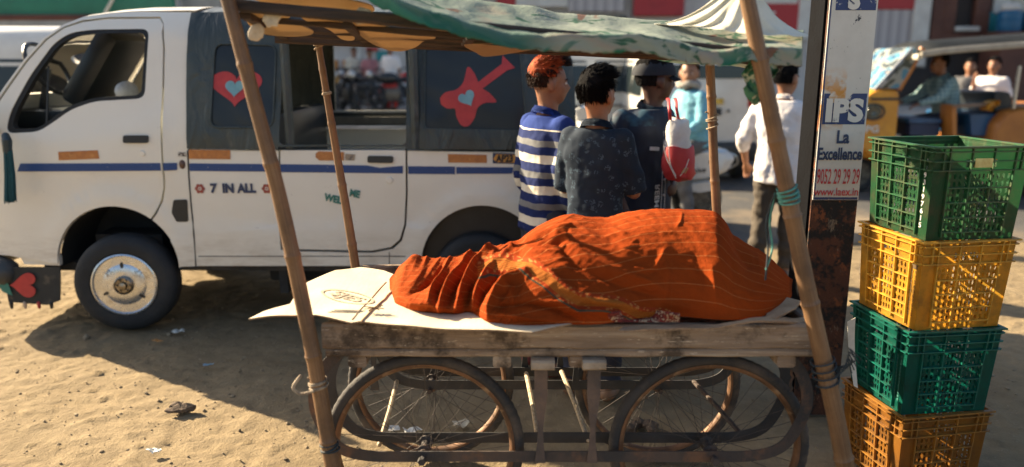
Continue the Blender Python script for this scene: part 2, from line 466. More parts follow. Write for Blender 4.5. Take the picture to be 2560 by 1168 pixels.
def vsheet(loops, step=.05, fn=vy, dy=0.0, depth=.03, flip=False):
    bm = BM(); fill2(bm, loops); cuts(bm, step)
    for v in bm.verts: v.co.y = fn(v.co.x, v.co.z) + dy
    if flip:
        for v in bm.verts: v.co.y = far(v.co.y)
        depth = -depth
    if depth: rim(bm, (0, depth, 0))
    return bm
van = thing('microvan', 'white canvas-topped passenger microvan with blue stripe parked on the dirt', 'van', (-.9, 5.0, 0))
# cab opening and cab door outlines (pixels on the side)
WIN = rpoly(VL([(20, 283), (62, 190), (112, 108), (150, 80), (205, 72), (352, 70), (356, 247), (230, 254), (172, 275), (132, 306), (96, 330), (14, 334)]), .05)
WINI = rpoly(VL([(34, 280), (74, 193), (120, 116), (155, 90), (208, 82), (343, 80), (346, 238), (228, 245), (166, 266), (122, 300), (92, 322), (26, 324)]), .045)
cab_top = [(-60, 335), (-20, 270), (15, 210), (50, 150), (90, 97), (130, 62), (170, 42), (230, 31), (300, 27)]
door_rear = [(384, 78), (392, 120), (397, 200), (401, 300), (405, 380), (409, 430), (410, 470), (404, 500), (392, 528)]
a_s = math.degrees(math.atan2(V2(392, 528)[1] - C1[1], V2(392, 528)[0] - C1[0]))
doorline = [(1, 1)]
front_edge = [(-75, 640), (-78, 560), (-76, 450), (-68, 380)]
DO = VL(front_edge + [(-58, 337), (-18, 272), (17, 213), (53, 153), (93, 101), (133, 68), (176, 52), (240, 44), (370, 43), (384, 60)] + door_rear)
door_arch = arc(C1, RA, a_s, 178)
DO = DO[:4] + DO[4:] + door_arch + [V2(20, 640)]
# door skin
dr = part('door', vsheet([DO, WIN]), VW, van)
bm = vsheet([WIN, WINI], .06, dy=.006, depth=.04); part('window_frame', bm, RUB, dr)
bm = BM(); fill2(bm, [rpoly(VL([(312, 338), (374, 338), (374, 357), (312, 357)]), .012)])
for v in bm.verts: v.co.y = vy(v.co.x, v.co.z) - .012
rim(bm, (0, .02, 0)); part('handle', bm, BLK, dr)
bm = BM(); lathe(bm, [(.0, -.006), (.014, -.006), (.017, 0), (.02, .006)], (V2(359, 383)[0], vy(*V2(359, 383)), V2(359, 383)[1]), 'Y', 20); part('lock', bm, VW, dr)
# quarter window post and glass remnant at the front of the opening
bm = BM(); a, b = V2(98, 165), V2(108, 320)
tube(bm, [(a[0], vy(*a) + .03, a[1]), (b[0], vy(*b) + .03, b[1])], .006, 8); part('quarter_post', bm, BLK, dr)
# body side: pillar, roof rail, lower side (with rear side door cut out)
pil_r = [(448, 26), (455, 100), (460, 200), (466, 300), (470, 374)]
top_rail = [(300, 24), (240, 28), (172, 38), (128, 58), (84, 95), (43, 148), (6, 208), (-30, 268), (-68, 337)]
gap_door = [(392 + 5, 532), (409, 502), (415, 470), (414, 430), (410, 380), (406, 300), (402, 200), (397, 120), (389, 76), (384, 56), (370, 38), (240, 39)]
a_g = math.degrees(math.atan2(V2(397, 532)[1] - C1[1], V2(397, 532)[0] - C1[0]))
low = [V2(470, 374), V2(703, 376), V2(703, 376)]
RD = VL([(702, 376), (702, 480), (704, 560), (708, 618), (742, 622), (930, 626), (978, 617), (1000, 598), (1011, 560), (1015, 480), (1014, 376)])
RDg = VL([(697, 377), (697, 480), (699, 560), (703, 624), (742, 628), (932, 632), (983, 622), (1005, 602), (1016, 562), (1020, 480), (1019, 377)])
TAIL = 1425
body_lo = VL([(470, 376)]) + RDg + VL([(TAIL, 384), (TAIL + 4, 520), (TAIL, 660)]) + arc(C2, RA, 2, 178) + VL([(1055, 664), (760, 664), (458, 664)]) + arc(C1, RA, -1, a_g, 14)
body_side = body_lo + VL(gap_door + top_rail[1:1] + [(172, 47), (130, 64), (88, 98), (48, 150), (11, 210), (-24, 270), (-62, 337)]) + VL(top_rail[::-1]) + VL(pil_r[:-1])
part('body_side', vsheet([body_side], depth=.05), VW, van)
bs = part('front_valance', vsheet([VL([(42, 636), (147, 636), (150, 664), (58, 662)])], dy=.012), VW, van)
rd = part('side_door', vsheet([RD]), VW, van)
bm = BM(); fill2(bm, [rpoly(VL([(920, 389), (984, 390), (984, 407), (920, 406)]), .012)])
for v in bm.verts: v.co.y = vy(v.co.x, v.co.z) - .012
rim(bm, (0, .02, 0)); part('handle', bm, BLK, rd)
q = V2(975, 450); bm = BM(); lathe(bm, [(.0, -.006), (.017, -.006), (.02, 0), (.024, .006)], (q[0], vy(*q), q[1]), 'Y', 20); part('lock', bm, VW, rd)
# dark backing seen through the panel gaps
bm = vsheet([VL([(366, 30), (430, 30), (438, 532), (396, 545), (380, 500), (376, 200)]), ], dy=.06, depth=0); part('pillar_core', bm, BLK, van)
bm = vsheet([VL([(690, 378), (1030, 378), (1030, 640), (690, 640)]), ], dy=.055, depth=0); part('door_core', bm, BLK, van)
# sill seam lines
for pts in ([(470, 376), (474, 440), (480, 520), (488, 600), (492, 664)],):
    bm = BM(); tube(bm, [(V2(*p)[0], vy(*V2(*p)) - .0005, V2(*p)[1]) for p in spline([Vector((a, b, 0)).to_2d() for a, b in pts], 4)], .0045, 6); part('panel_seam', bm, RUB, van)
bm = BM(); tube(bm, [(V2(x, 640)[0], vy(*V2(x, 640)) + .0015, V2(x, 640)[1]) for x in range(496, 1052, 40)], .003, 6); part('sill_seam', bm, RUB, van)
for x in (974,):
    bm = BM(); tube(bm, [(V2(x, y)[0], vy(*V2(x, y)) + .001, V2(x, y)[1]) for y in (630, 648, 662)], .003, 6); part('sill_joint', bm, RUB, van)
# under-sill rail and chassis
bm = BM(); a, b = V2(440, 668), V2(1075, 672); bar(bm, (a[0], VY + .06, a[1] - .012), (b[0], VY + .06, b[1] - .012), .05, .03)
part('sill_rail', bm, M('grimy_steel', (.05, .045, .04), (.02, .02, .02), 9, .8, bump=.3), van)
bm = BM(); box(bm, (-1.25, 5.0, .335), (3.1, 1.2, .05)); box(bm, (-.95, 4.75, .27), (1.1, .45, .13), bev=.02); box(bm, (-.25, 5.2, .27), (.5, .4, .12), bev=.02)
box(bm, (-1.35, 4.5, .27), (.05, .35, .16)); box(bm, (-.48, 4.5, .25), (.06, .1, .14)); box(bm, (-2.3, 5.0, .42), (.4, 1.1, .2))
part('chassis', bm, M('chassis_black', (.03, .03, .03), (.02, .02, .02), 9, .8), van)
# wheel wells (dark liners)
for c in (C1, C2):
    for side in (0, 1):
        bm = BM(); n = 20; ring = arc(c, RA - .001, -2, 182, n)
        for i in range(n):
            (x0, z0), (x1, z1) = ring[i], ring[i + 1]
            ys = (VY + .02, VY + .4) if not side else (far(VY + .02), far(VY + .4))
            bm.faces.new([bm.verts.new(p) for p in ((x0, ys[0], z0), (x1, ys[0], z1), (x1, ys[1], z1), (x0, ys[1], z0))])
        bmesh.ops.remove_doubles(bm, verts=bm.verts[:], dist=1e-4)
        fs = [bm.verts.new((x, (VY + .4) if not side else far(VY + .4), z)) for x, z in ring]
        bm.faces.new(fs); part('wheel_well', bm, M('well_liner', (.018, .022, .026), (.01, .012, .014), 4, .8), van)
# far side, floor, inner wall, roof, front
far_open = [P(838, 70, 5.72), P(1016, 70, 5.72), P(1018, 282, 5.72), P(838, 282, 5.72)]
fcab = [P(40, 262, 5.7), P(95, 150, 5.7), P(140, 104, 5.7), P(345, 100, 5.7), P(345, 250, 5.7), P(200, 256, 5.7)]
farfn = lambda x, z: vy(x, z)
bm = vsheet([VL([(-30, 640), (-40, 420), (-30, 320), (-20, 290), (60, 140), (130, 66), (180, 42), (449, 28), (470, 376), (TAIL, 384), (TAIL, 655)]),
             WINI], .15, flip=True); part('far_side', bm, VW, van)
bm = BM(); zb = V2(900, 372)[1]
for (y0) in (VY + .07,): box(bm, (-.72, y0, (zb + .36) / 2), (2.05, .02, zb - .38))
box(bm, (-.72, 5.0, .40), (2.05, 1.36, .03)); part('inner_panel', bm, BLK, van)
bm = BM()
prof = [(-78, 655), (-80, 560), (-78, 450), (-70, 372), (-60, 330), (-20, 262), (15, 203), (50, 145), (90, 92), (130, 56), (175, 37), (240, 27), (300, 22), (440, 20), (455, 21)]
pr = [V2(a, b) for a, b in prof]
def cowl(u, v):
    k = u * (len(pr) - 1); i = min(int(k), len(pr) - 2); f = k - i
    x = pr[i][0] * (1 - f) + pr[i + 1][0] * f; z = pr[i][1] * (1 - f) + pr[i + 1][1] * f
    y0 = vy(x, z); y = y0 + (far(y0) - y0) * v; cv = 1 - abs(2 * v - 1) ** 2.6
    hf = min(1, max(0, (z - 1.6) / .2)); hf = hf * hf * (3 - 2 * hf)
    return Vector((x - .17 * cv * (1 - hf), y, z + .045 * cv * hf))
vs = grid(bm, cowl, 56, 24); bm.faces.ensure_lookup_table()
bmesh.ops.delete(bm, geom=[bm.faces[i * 24 + j] for i in range(21, 37) for j in range(2, 22)], context='FACES')
part('cab_shell', bm, VW, van)
# windscreen glass pane set in the cab shell
gl = bpy.data.materials.new('windscreen_glass'); gl.use_nodes = True; _n = gl.node_tree.nodes; _n.remove(_n['Principled BSDF'])
_t = _n.new('ShaderNodeBsdfTransparent'); _t.inputs[0].default_value = (.86, .92, .90, 1); _q = _n.new('ShaderNodeBsdfGlossy'); _q.inputs['Roughness'].default_value = .03; _f = _n.new('ShaderNodeFresnel'); _f.inputs[0].default_value = 1.45; _x = _n.new('ShaderNodeMixShader')
for _a, _b in ((_f.outputs[0], _x.inputs[0]), (_t.outputs[0], _x.inputs[1]), (_q.outputs[0], _x.inputs[2]), (_x.outputs[0], _n['Material Output'].inputs[0])): gl.node_tree.links.new(_a, _b)
bm = BM()
def ws(u, v):
    p = cowl(21 / 56 + 16 / 56 * u, 2 / 24 + 20 / 24 * v); return p + Vector((-.006, 0, .004))
grid(bm, ws, 16, 16); part('windscreen', bm, gl, van)
bm = BM(); tube(bm, [(V2(-70, 640)[0] - .15, y, .36) for y in (4.45, 4.7, 5.0, 5.3, 5.55)], .09, 10, rnd=True)
tube(bm, [(V2(0, 660)[0], 4.27, .34), (V2(-40, 655)[0], 4.29, .36), (V2(-70, 650)[0] - .06, 4.36, .36), (V2(-70, 640)[0] - .15, 4.5, .36)], .085, 10, rnd=True)
part('bumper', bm, M('bumper_grey', (.05, .058, .062), (.035, .04, .045), 6, .5), van)
# back wall of the van
bm = BM(); a = V2(TAIL, 655); b = V2(TAIL, 384); box(bm, (a[0] - .02, 5.0, (a[1] + b[1]) / 2), (.03, 1.44, b[1] - a[1])); part('tailgate', bm, VW, van)
# canvas hood: near side with window openings, roof, far side
HT = [(452, 24), (700, 24), (1100, 26), (1380, 34), (1420, 70), (1438, 200), (1440, 376)]
def hy(x, z):
    y = vy(x, z) - .012
    y += .010 * noise.noise(Vector((x * 5, z * 3, 1))) + .007 * noise.noise(Vector((x * 9 + z * 7, z * 5 - x * 4, 2)))
    return y
OPEN = rpoly(VL([(700, 96), (1014, 96), (1016, 362), (700, 362)]), .03)
W1 = rpoly(VL([(526, 108), (682, 112), (684, 318), (528, 318)]), .05)
W2 = rpoly(VL([(1060, 118), (1300, 118), (1318, 326), (1062, 322)]), .03)
hood = VL([(470, 371), (466, 300), (460, 200), (455, 100), (449, 26)]) + VL(HT[1:]) + VL([(1200, 374), (1018, 372), (1014, 376), (1016, 366), (698, 366), (697, 376), (690, 373)])
cvp = part('canvas_cover', vsheet([hood, OPEN, W1, W2], .03, hy, depth=.012), CV, van)
part('flexible_window', vsheet([rpoly(VL([(520, 102), (690, 106), (690, 324), (522, 324)]), .05)], .04, hy, dy=.006, depth=0), CVW, cvp)
part('flexible_window', vsheet([rpoly(VL([(1054, 112), (1308, 112), (1326, 332), (1056, 328)]), .03)], .04, hy, dy=.006, depth=0), CVW, cvp)
# hems around openings
for loop in (W1, W2):
    bm = BM(); tube(bm, [(x, hy(x, z) - .002, z) for x, z in loop], .006, 6, closed=True); part('hem', bm, CV, cvp)
bm = BM(); fill2(bm, [VL([(1064, 320), (1318, 325), (1322, 372), (1062, 372)])]); cuts(bm, .04)
for v in bm.verts: v.co.y = hy(v.co.x, v.co.z) - .012
rim(bm, (0, .01, 0)); part('lower_flap', bm, CV, cvp)
for x_, y_, r_ in ((700, VY + .02, .026), (1030, VY, .03)):
    bm = BM(); tube(bm, [(V2(x_, 0)[0], y_, V2(x_, y)[1]) for y in (92, 200, 300, 372)], r_, 8); part('rolled_edge', bm, CV, cvp)
bm = BM(); z0 = V2(470, 24)[1]; yn = hy(-1.5, z0)
def roof(u, v):
    x = V2(449, 26)[0] + (V2(1420, 60)[0] - V2(449, 26)[0]) * u; y = yn + (far(yn) - yn) * v; cv = 1 - abs(2 * v - 1) ** 2.4
    return Vector((x, y, z0 - .015 + .07 * cv + .006 * noise.noise(Vector((x * 4, y * 4, 0))) - .05 * max(0, u - .93) / .07))
grid(bm, roof, 30, 14); rim(bm, (0, 0, -.01)); part('canvas_roof', bm, CV, van)
hy2 = lambda x, z: hy(x, z)
bm = vsheet([VL([(470, 371), (452, 30), (1400, 34), (1430, 100), (1440, 376)]), [(p.x, p.z) for p in far_open]], .08, hy, flip=True); part('far_canvas', bm, CV, van)
# interior: window rail across the opening, benches, cab seat, wheel
def rail(py0, py1, Y, mat, nm, x0=700, x1=1020):
    bm = BM(); a = P(x0, (py0 + py1) / 2, Y); b = P(x1, (py0 + py1) / 2, Y); h_ = abs(P(0, py0, Y).z - P(0, py1, Y).z)
    bar(bm, a, b, .02, h_); part(nm, bm, mat, van)
rail(314, 321, 4.62, M('pale_rail', (.7, .68, .62), (.55, .52, .46), 9, .4), 'window_rail', 835, 1020)
rail(281, 287, 5.66, M('dark_rail', (.025, .03, .033), None, 9, .5), 'far_rail', 815, 1020)
rail(276, 281, 5.70, MATS['pale_rail'], 'far_rail_trim', 815, 1020)
rail(292, 311, 5.60, M('bench_grey', (.22, .21, .18), (.15, .14, .12), 9, .6), 'bench_back', 700, 1300)
bm = BM(); box(bm, (-1.42, 5.0, .84), (.12, 1.3, .80), bev=.04); box(bm, (-1.15, 5.0, .62), (.45, 1.3, .14), bev=.04); part('bench_seat', bm, M('seat_vinyl', (.016, .022, .026), (.012, .016, .02), 5, .4), van)
bm = BM(); a, b = P(222, 250, 4.95), P(312, 92, 4.95)
box(bm, (a + b) / 2, ((b - a).length * .32, .46, (b - a).length * 1.1), Matrix.Rotation(math.atan2(b.x - a.x, b.z - a.z), 3, 'Y'), .05)
a = P(215, 300, 4.95); box(bm, a + Vector((-.1, 0, 0)), (.5, .46, .16), None, .04); part('driver_seat', bm, MATS['seat_vinyl'], van)
bm = BM(); ell(bm, P(317, 228, 4.75), (.045, .12, .06)); part('seat_towel', bm, M('towel_white', (.75, .76, .78), None, 30, .9, bump=.4), van)
bm = BM(); cc = P(120, 172, 4.8); mr = Matrix.Rotation(R(62), 3, 'Y')
tube(bm, [cc + mr @ Vector((.17 * math.cos(a), .17 * math.sin(a), 0)) for a in [k * math.pi / 16 for k in range(32)]], .014, 8, closed=True); bar(bm, cc, cc + Vector((-.1, 0, -.36)), .03, .03); part('steering_wheel', bm, BLK, van)
bm = BM(); box(bm, (-2.99, 5.0, 1.05), (.30, 1.3, .16), None, .05); part('dashboard', bm, BLK, van)
# wing mirror arm at the front
bm = BM(); a = V2(4, 330); ell(bm, (a[0] - .02, 4.17, a[1] + .06), (.05, .03, .1)); tube(bm, [(a[0] - .02, 4.18, a[1]), (a[0] - .03, 4.3, a[1] + .02)], .012); part('mirror', bm, BLK, van)
# small side fittings
bm = BM(); fill2(bm, [rpoly(VL([(436, 499), (470, 498), (472, 554), (444, 554), (431, 531)]), .012)])
for v in bm.verts: v.co.y = vy(v.co.x, v.co.z) - .006
rim(bm, (0, .01, 0)); part('filler_flap', bm, BLK, van)
q = V2(457, 411); bm = BM(); ell(bm, (q[0], vy(*q), q[1]), (.018, .012, .026)); part('side_repeater', bm, M('amber_brown', (.12, .06, .04), None, 9, .3), van)
def sticker(pts, mat, nm='sticker', dy=-.003, rnd=0, parent=van, fn=vy):
    l_ = VL(pts); l_ = rpoly(l_, rnd) if rnd else l_
    bm = BM(); fill2(bm, [l_]); cuts(bm, .04)
    for v in bm.verts: v.co.y = fn(v.co.x, v.co.z) + dy
    return part(nm, bm, mat, parent)
BLUE = NB('blue_tape', .45); _v = BLUE.tc.outputs['Object']
BLUE.col(BLUE.mix(BLUE.ramp(BLUE.noise(BLUE.map(_v, (6, 1, 9)), 9, 5, .7), (.665, 0), (.68, 1)), (.012, .055, .20), (.6, .57, .52)))
for seg in ([(56, 408), (404, 407), (406, 426), (49, 428)], [(411, 407), (445, 407), (445, 425), (412, 426)], [(475, 408), (698, 410), (698, 429), (476, 427)],
            [(702, 410), (918, 413), (950, 419), (1008, 414), (1008, 433), (702, 430)], [(1021, 415), (1138, 416), (1138, 435), (1021, 434)], [(1141, 417), (1285, 418), (1280, 434), (1141, 434)]):
    sticker(seg, BLUE.m, 'blue_stripe')
ORG = M('amber_reflector', (.52, .20, .05), (.40, .15, .045), 30, .35, c3=(.62, .30, .09), scale3=25)
for seg in ([(150, 379), (248, 375), (253, 396), (152, 400)], [(473, 374), (577, 375), (578, 398), (474, 397)], [(790, 384), (797, 378), (861, 380), (861, 401), (800, 401), (790, 393)], [(1120, 385), (1217, 387), (1217, 407), (1121, 406)]):
    sticker(seg, ORG, 'reflector')
sticker([(864, 384), (889, 386), (887, 401), (864, 400)], M('worn_badge', (.35, .28, .2), (.15, .12, .1), 40, .6, ramp=(.45, .55)), 'badge')
sticker([(446, 380), (467, 380), (467, 391), (446, 391)], M('speck_badge', (.5, .47, .42), (.06, .05, .05), 90, .6, ramp=(.48, .52)), 'badge')
NAVY = M('navy_lettering', (.03, .05, .12), None, 5, .5)
sticker([(1232, 382), (1300, 384), (1300, 410), (1232, 408)], NAVY, 'number_plate')
sticker([(1233, 397), (1241, 385), (1300, 387), (1300, 407), (1241, 405)], M('plate_orange', (.72, .34, .06), None, 20, .45), 'number_plate', -.005)
REDS = M('red_sticker', (.50, .045, .045), (.42, .035, .04), 20, .5); CYS = M('pale_blue_sticker', (.20, .42, .48), None, 20, .5); GRNS = M('green_lettering', (.03, .2, .17), None, 9, .5)
def vtext(s, px, py, hpx, mat, nm='lettering', bold=.0, xs=1, rot=0, fn=vy, dy=-.006, parent=van, Y=VY):
    bm = textmesh(s, hpx / 424 / .72, bold, xs); q = V2(px, py, Y); rt = Matrix.Rotation(-R(rot), 3, 'Y')
    for v in bm.verts:
        v.co = rt @ v.co; v.co.x += q[0]; v.co.z += q[1]; v.co.y = fn(v.co.x, v.co.z) + dy
    return part(nm, bm, mat, parent, smooth=False)
vtext('AP23', 1262, 396.5, 16, M('plate_ink', (.02, .02, .025), None, 9, .5), 'lettering', .0025, .82, -1, dy=-.008)
vtext('7', 536, 471, 21, NAVY, 'lettering', .004, 1.0); vtext('IN', 573, 471, 21, NAVY, 'lettering', .004, .95); vtext('ALL', 619, 471, 21, NAVY, 'lettering', .004, .88)
def flower(px, py):
    q = V2(px, py)
    bm = BM()
    for k in range(6):
        a = k * math.pi / 3; cx, cz = q[0] + .018 * math.cos(a), q[1] + .018 * math.sin(a)
        vs = [bm.verts.new((cx + .011 * math.cos(t), vy(cx, cz) - .003 - .0003 * k, cz + .011 * math.sin(t))) for t in [j * math.pi / 6 for j in range(12)]]; bm.faces.new(vs)
    f = part('flower_sticker', bm, M('flower_red', (.35, .07, .05), None, 5, .5), van)
    bm = BM(); vs = [bm.verts.new((q[0] + .010 * math.cos(t), vy(*q) - .0055, q[1] + .010 * math.sin(t))) for t in [j * math.pi / 8 for j in range(16)]]; bm.faces.new(vs)
    c_ = part('flower_centre', bm, VW, f)
    bm = BM(); vs = [bm.verts.new((q[0] + .0055 * math.cos(t), vy(*q) - .0075, q[1] + .0055 * math.sin(t))) for t in [j * math.pi / 8 for j in range(16)]]; bm.faces.new(vs)
    part('flower_eye', bm, MATS['flower_red'], f)
flower(502, 471); flower(669, 471)
vtext('WEL', 834, 497, 17, GRNS, 'lettering', .003, .85, -13); vtext('C', 860, 491, 15, GRNS, 'lettering', .003, .85, -13); vtext('ME', 888, 484, 17, GRNS, 'lettering', .003, .8, -13)
def heart(cx, cy, w_, h_, rot=0, n=40):
    out = []
    for k in range(n):
        t = 2 * math.pi * k / n; x = 16 * math.sin(t) ** 3 / 16; y = (13 * math.cos(t) - 5 * math.cos(2 * t) - 2 * math.cos(3 * t) - math.cos(4 * t)) / 14.5
        x, y = x * w_ / 2, -(y + .07) * h_ / 2; c_, s_ = math.cos(R(rot)), math.sin(R(rot))
        out.append((cx + x * c_ - y * s_, cy + x * s_ + y * c_))
    return out
wfn = lambda x, z: hy(x, z) + .006
sticker(heart(586, 219, 128, 90), REDS, 'heart_sticker', -.004, parent=cvp, fn=wfn)
sticker(heart(583, 221, 48, 42), CYS, 'heart_sticker', -.008, parent=cvp, fn=wfn)
gui = spline([(1099, 246), (1112, 232), (1140, 224), (1158, 205), (1168, 168), (1184, 182), (1195, 206)], 5) + [Vector((1254, 160)), Vector((1256, 138)), Vector((1288, 170)), Vector((1268, 176)), Vector((1206, 222))] + \
    spline([(1222, 232), (1232, 242), (1240, 256), (1212, 258), (1194, 270), (1186, 296), (1172, 314), (1154, 314), (1141, 292), (1137, 272), (1118, 272), (1102, 262)], 4)
sticker([(p[0], p[1]) for p in gui], REDS, 'guitar_sticker', -.004, parent=cvp, fn=wfn)
sticker(heart(1168, 247, 42, 40, -28), CYS, 'heart_sticker', -.008, parent=cvp, fn=wfn)
# wheels
TYRE = M('tyre_rubber', (.022, .026, .03), (.014, .017, .02), 5, .75, bump=.5, bscale=30, c3=(.06, .052, .042), scale3=3, ramp3=(.5, .8))
def van_wheel(c, yc, sgn=-1):
    wh = thing('wheel', None, None, (c[0], yc, .285)); wh.parent = van; OFF[wh.name] = OFF[van.name] * 0
    wh.location = Vector((c[0], yc, .285)) - OFF[van.name]
    W = .078
    bm = BM(); pr_ = [(.178, -W * .86), (.19, -W), (.23, -W * 1.06), (.262, -W * .95), (.278, -W * .72), (.283, -W * .5), (.285, 0), (.283, W * .5), (.278, W * .72), (.262, W * .95), (.23, W * 1.06), (.19, W), (.178, W * .86), (.178, -W * .86)]
    lathe(bm, pr_, n=72)
    for gx in (-.04, -.013, .013, .04):
        pass
    part('tyre', bm, TYRE, wh)
    bm = BM(); lathe(bm, [(.178, -W * .9), (.181, -W * 1.0), (.172, -W * 1.05), (.166, -W * .92), (.154, -W * .62), (.145, -W * .70), (.12, -W * .90), (.095, -W * 1.0), (.06, -W * 1.05), (.0, -W * 1.0)], n=64); part('hub_cap', bm, CHROME, wh)
    bm = BM(); lathe(bm, [(.055, -W * 1.0), (.053, -W * 1.25), (.046, -W * 1.32), (.042, -W * 1.2), (.024, -W * 1.2), (.02, -W * 1.45), (.0, -W * 1.5)], n=40); part('hub_centre', bm, M('dull_metal', (.4, .36, .3), (.2, .17, .13), 15, .35, metal=1), wh)
    for k in range(6):
        bm = BM(); a = k * math.pi / 3; lathe(bm, [(.0, -W * 1.38), (.0065, -W * 1.38), (.0065, -W * 1.15)], (.034 * math.cos(a), 0, .034 * math.sin(a)), 'Y', 8); part('wheel_nut', bm, MATS['dull_metal'], wh)
    for a in (92, 205, 322):
        bm = BM(); ca, sa = math.cos(R(a)), math.sin(R(a)); rr = .112
        pts = [(rr * ca + (u_ * ca * .02) - (v_ * sa * .0085), rr * sa + (u_ * sa * .02) + (v_ * ca * .0085)) for u_, v_ in [(math.cos(t), math.sin(t)) for t in [j * math.pi / 8 for j in range(16)]]]
        prism(bm, [(x, -W * .985, z) for x, z in pts], (0, .012, 0)); part('slot', bm, BLK, wh)
    for a in (38, 138):
        bm = BM(); ca, sa = math.cos(R(a)), math.sin(R(a)); pts = []
        for j in range(11):
            r_ = .024 if j % 2 == 0 else .010; t = j * math.pi / 5 + R(a) + .6; pts.append((.104 * ca + r_ * math.cos(t), -W * .985, .104 * sa + r_ * math.sin(t)))
        tube(bm, pts[:-1], .0022, 6, closed=True); part('star', bm, MATS['dull_metal'], wh)
    return wh
w1 = van_wheel((V2(313, 700)[0] + .02, 0), VY + .005); w1.rotation_euler = (0, 0, R(7))
w2 = dup(w1, van, Vector((V2(1200, 700)[0], VY + .04, .285)) - OFF[van.name], 0)
for c in (V2(313, 700)[0], V2(1200, 700)[0]): dup(w1, van, Vector((c, far(VY + .12), .285)) - OFF[van.name], R(180))
# mudflap with painted heart
bm = BM(); fill2(bm, [VL([(-60, 668), (150, 668), (148, 752), (118, 764), (20, 756), (10, 700), (-40, 690)], 4.24)]); cuts(bm, .05)
for v in bm.verts: v.co.y = 4.24 + .03 * (.4 - v.co.z) + .006 * noise.noise(v.co * 5)
slab(bm, (0, .008, 0)); mf = part('mudflap', bm, M('mudflap_rubber', (.03, .034, .036), (.016, .02, .022), 6, .7, c3=(.14, .12, .09), scale3=7, ramp3=(.55, .7)), van)
mfn = lambda x, z: 4.24 + .03 * (.4 - z)
sticker(heart(64, 711, 62, 66, 90), REDS, 'painted_heart', -.012, parent=mf, fn=mfn)
sticker([(0, 690), (22, 698), (36, 737), (12, 728), (0, 712)], GRNS, 'painted_leaf', -.012, parent=mf, fn=mfn)
for px, mt in ((28, BLK), (62, M('pale_tag', (.6, .45, .32), None, 9, .6)), (97, REDS), (128, BLK)):
    bm = BM(); a = P(px, 758, 4.25); tube(bm, [a, a - Vector((0, 0, .028))], [.012, .008], 8, rnd=True); part('hanging_tag', bm, mt, mf)
# teal tassel hanging at the front of the van
tas = thing('tassel', 'dark teal tassel hanging from the van mirror at the left edge', 'tassel', P(26, 505, 4.12))
TEAL = M('teal_thread', (.012, .09, .11), (.006, .05, .065), 40, .8, stretch=(6, 6, 1), bump=.5)
bm = BM(); tube(bm, [P(14, 340, 4.14), P(17, 352, 4.12), P(19, 380, 4.12)], [.02, .026, .022], 12, rnd=True); part('cap', bm, M('tassel_cap', (.02, .04, .05), (.3, .2, .08), 12, .5, ramp=(.3, .34)), tas)
bm = BM()
for k in range(90):
    a = rs.uniform(0, 6.28); r_ = rs.uniform(.0, .028); t = P(20, 376, 4.12) + Vector((r_ * .7 * math.cos(a), r_ * .7 * math.sin(a), 0)); bt = P(26, 506 + rs.uniform(-14, 3), 4.12) + Vector((r_ * 1.15 * math.cos(a), r_ * math.sin(a), 0))
    tube(bm, [t, (t + bt) / 2 + Vector((.004, 0, 0)), bt], [.004, .0045, .003], 5, uvs=False)
part('strands', bm, TEAL, tas)
# ---------------- wooden handcart ----------------
def wood(name, a, b_, c, sc=1, axis='X', dark=(.03, .022, .016)):
    q = NB(name, .85, .25); v = q.tc.outputs['Object']
    st = {'X': (1, 12, 12), 'Y': (12, 1, 12), 'Z': (12, 12, 1)}[axis]
    n1 = q.noise(q.map(v, st), 2.2 * sc, 8, .65, .6); n2 = q.noise(v, 7, 8, .7); n3 = q.noise(q.map(v, tuple(.4 * k + .6 for k in st)), 22, 6, .7)
    col = q.ramp(n1, (.3, a), (.55, b_), (.72, c))
    col = q.mix(q.ramp(n2, (.50, 0), (.62, .8)), col, dark)
    col = q.mix(q.ramp(n3, (.60, 0), (.68, .75)), col, tuple(min(1, k * 1.5) for k in c))
    q.col(col); q.bump(q.math('ADD', n1, q.math('MULTIPLY', n3, .6)), .9, .008); return q.m
PLK = wood('weathered_plank', (.17, .115, .075), (.32, .24, .17), (.50, .42, .32))
PLG = wood('grey_plank', (.10, .085, .07), (.2, .17, .14), (.3, .27, .22), axis='Y')
IRON = M('rusty_iron', (.085, .058, .045), (.035, .032, .032), 6, .75, bump=.4, bscale=70, c3=(.17, .085, .045), scale3=9, ramp3=(.55, .7))
DIRON = M('dark_iron', (.045, .042, .042), (.022, .024, .026), 6, .6, bump=.3, bscale=70, c3=(.10, .06, .04), scale3=9, ramp3=(.6, .75))
YF, YB, ZB, ZT = 2.135, 2.80, .672, .765
XL, XR = -.565, .925
cart = thing('handcart', 'old wooden four-wheeled handcart with bicycle wheels and bamboo canopy poles', 'cart', ((XL + XR) / 2, (YF + YB) / 2, 0))
